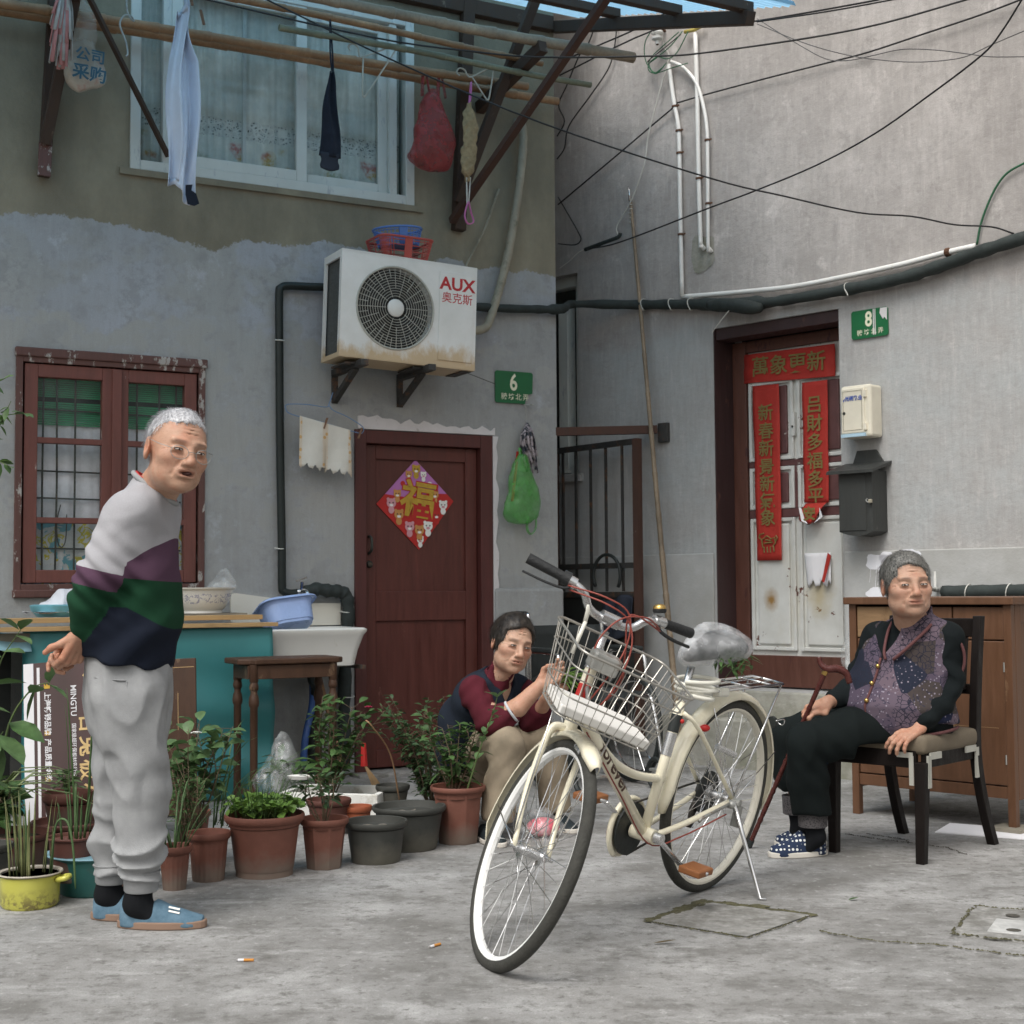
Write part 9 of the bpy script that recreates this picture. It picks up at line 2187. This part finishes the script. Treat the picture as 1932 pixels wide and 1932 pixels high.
# ---------------------------------------------------------------- crouching woman
def make_crouch():
 root = thing('person', 'dark haired person in navy vest crouching over vegetables beside the pots', 'person', (-.05, 6.15, 0))
 hc, fwd, up, sc = (-.002, 6.10, .806), (.38, -.91, -.13), (.22, 0, .97), 1.03
 hR = hand_prims((.118, 5.985, .640), (.75, -.1, .55), (.35, .80, -.15), (-.2, -.5, .8), (.75, .80, .8, .85), (.5, -.6, .4), .98, first=(.35, .4, .45, .5)); hR += [((-.05, 5.995, .508), (.02, 5.985, .545), .042, .040), ((.02, 5.985, .545), (.118, 5.985, .640), .040, .027)]
 hL = hand_prims((.142, 6.07, .575), (.70, -.35, .45), (.3, .8, -.2), (0, -.5, .8), (.7, .7, .75, .8), (.4, -.5, .5), .96, first=(.4, .45, .5, .55)); hL += [((.09, 6.20, .47), (.142, 6.07, .575), .036, .026)]
 core = [((-.15, 6.33, .36), (-.09, 6.2, .58), .09, .08), ((-.09, 6.2, .58), (-.05, 6.15, .68), .06, .05), ((-.14, 6.30, .30), (-.035, 5.99, .39), .07, .055), ((-.035, 5.99, .39), (-.077, 5.98, .10), .05, .035), ((-.05, 6.38, .30), (.15, 6.2, .39), .07, .055), ((.15, 6.2, .39), (.184, 6.27, .1), .05, .035), ((-.16, 6.09, .61), (-.09, 6.0, .49), .045, .042), ((-.09, 6.0, .49), (-.04, 5.995, .51), .042, .04), ((.03, 6.30, .60), (.08, 6.24, .46), .045, .04), ((.08, 6.24, .46), (.10, 6.18, .50), .04, .036)]
 body, loc, T, Rm = person_body(root, hc, fwd, up, sc, (-.050, 6.155, .672), (.50, .315, .225), [(hR, .0042), (hL, .0045)], core, 1.0, .6, 0.0, 1.08, .050)
 fr = lambda q: np.where(q[:, 1] > .01, -.012 + .020 * np.exp(-((q[:, 0] + .015) / .03) ** 2) , 0) + np.where((np.abs(q[:, 0]) > .052) & (q[:, 1] > .0) & (q[:, 1] < .05), -.045, 0)
 hair(root, hc, Rm, sc, ([-.11, -.07, -.035, -.005, .02, .05, .075, .10], [-.098, -.088, -.07, -.018, .028, .064, .080, .088]), 'hair_black', .009, 1.03, 11, (-.5, .1, -.5), 3600, .034, .002, fr)
 lat = np.array((.66, .75, 0)); lat /= np.linalg.norm(lat); sp = np.array((.09, -.16, .36)); sp /= np.linalg.norm(sp); fr_ = np.cross(sp, lat); Rt = np.stack([lat, np.cross(sp, lat), sp], 1)
 def tor(P):
  d = sd_ell(P, (-.175, 6.335, .34), (.165, .150, .130), Rt); d = smin(d, sd_ell(P, (-.165, 6.28, .47), (.165, .140, .15), Rt), .05); d = smin(d, sd_ell(P, (-.11, 6.21, .575), (.168, .115, .11), Rt), .05); d = smin(d, sd_cone(P, (-.10, 6.19, .60), (-.052, 6.155, .675), .085, .062), .04); return d
 aR = [(-.165, 6.09, .605), (-.10, 6.005, .485), (-.055, 5.995, .495), (-.018, 5.99, .520)]; aL = [(.030, 6.305, .59), (.082, 6.245, .455), (.10, 6.19, .475), (.115, 6.15, .51)]
 arm = lambda P, A: chain(P, A, [.066, .058, .053, .049], .02)
 def sw(P):
  d = smin(tor(P) + .010, arm(P, aR), .03); d = smin(d, arm(P, aL), .03); d = smin(d, sd_cone(P, (-.075, 6.17, .645), (-.048, 6.153, .695), .070, .060), .02); return smax(d, -sd_cone(P, (-.06, 6.16, .67), (-.03, 6.14, .74), .050, .056), .006) - .0045 * rz(P, 30, 71) + .004 * np.sin((P[:, 0] - P[:, 2]) * 85) * (np.minimum(arm(P, aR), arm(P, aL)) < .02) * .6
 cloth_obj(sw, (-.36, 5.88, .16), (.20, 6.56, .74), .0085, 'sweater', 'knit_maroon', root)
 def vest(P):
  d = tor(P) - .006; d = smin(d, sd_ell(P, (-.150, 6.115, .635), (.06, .055, .035)), .03); d = smin(d, sd_ell(P, (.02, 6.285, .625), (.055, .055, .035)), .03); d = smax(d, -np.minimum(sd_ell(P, (-.155, 6.035, .555), (.062, .062, .090)), sd_ell(P, (.06, 6.28, .55), (.06, .06, .09))), .008)
  d = smax(d, -sd_cone(P, (-.055, 6.15, .665), (-.03, 6.135, .74), .068, .085), .008); v = (P - np.array((-.03, 6.13, .60))) @ lat; u = (P - np.array((-.1, 6.2, .58))) @ np.array((.75, -.66, 0))
  d = np.where(u > 0, smax(d, -(np.abs(v) - .050 * np.clip((P[:, 2] - .53) / .12, 0, 1)), .006), d); return d + .004 * nz(P, 26, 73)
 cloth_obj(vest, (-.38, 5.95, .16), (.16, 6.56, .74), .0078, 'vest', 'navy_quilt', root)
 m = MB(); c0 = np.array((-.018, 5.99, .520)); dd = np.array((.075, -.005, .05)); dd /= np.linalg.norm(dd); b1 = np.cross(dd, (0, 1, 0)); b1 /= np.linalg.norm(b1); b2 = np.cross(dd, b1)
 m.tube([c0 + dd * .012 + (b1 * math.cos(q) + b2 * math.sin(q)) * .046 for q in np.linspace(0, 6.283, 24, endpoint=False)], .006, 6, closed=True); m.build('cuff', mat('cuff_pale', (.50, .52, .55), .9), root, smooth=2)
 L1 = [(-.15, 6.29, .315), (-.085, 6.12, .375), (-.034, 5.995, .392), (-.05, 5.985, .25), (-.070, 5.985, .11)]; L2 = [(-.06, 6.40, .30), (.06, 6.28, .36), (.148, 6.20, .388), (.160, 6.23, .25), (.180, 6.26, .10)]
 def tf(P):
  d = smin(chain(P, L1, [.105, .092, .078, .068, .070], .02), chain(P, L2, [.10, .088, .076, .066, .068], .02), .02); d = smin(d, sd_ell(P, (-.17, 6.36, .29), (.17, .16, .10), Rt), .04); d = np.maximum(d, .075 - P[:, 2])
  k = np.exp(-((P - np.array((-.07, 6.0, .31))) ** 2).sum(1) / .010); return d - .006 * rz(P * np.array([1, 1, .6]), 22, 75) + .006 * k * np.sin((P[:, 2] - P[:, 0]) * 80)
 cloth_obj(tf, (-.40, 5.86, .05), (.30, 6.58, .52), .0085, 'trousers', 'khaki', root)
 mat('shoe_dark', (.014, .022, .026), .7, var=.2)
 shoe(root, (-.135, 6.03), (-.05, 5.80), .043, .058, 'shoe_dark', 'sole_white', sole_h=.020); shoe(root, (.155, 6.34), (.255, 6.12), .043, .058, 'shoe_dark', 'sole_white', sole_h=.020)
 st = thing('low_stool', 'low wooden stool hidden under the crouching person', 'stool', (-.17, 6.38, 0)); m = MB(); m.box(-.30, -.04, 6.27, 6.50, .175, .205); m.build('seat', 'stool_wood', st, bevel=.004)
 for x in (-.28, -.06):
  for y in (6.29, 6.48): m = MB(); m.box(x - .015, x + .015, y - .015, y + .015, 0, .175); m.build('leg', 'stool_wood', st)
 vg = MB(); r = random.Random(8)
 for i in range(26):
  p = Vector((.215 + r.uniform(-.02, .02), 5.97 + r.uniform(-.03, .02), .665 + r.uniform(-.02, .02))); e = p + Vector((r.uniform(.02, .10), r.uniform(-.05, .03), r.uniform(-.07, .06))); vg.tube(spline([p, p.lerp(e, .5) + Vector((0, 0, .012)), e], 3), [.0022] * 6 + [.0006], 4)
 tag(vg.build('vegetable_shoots', 'leaf_light', smooth=2), 'bunch of green vegetable shoots in the crouching person hands', 'vegetables')
 return root
make_crouch()
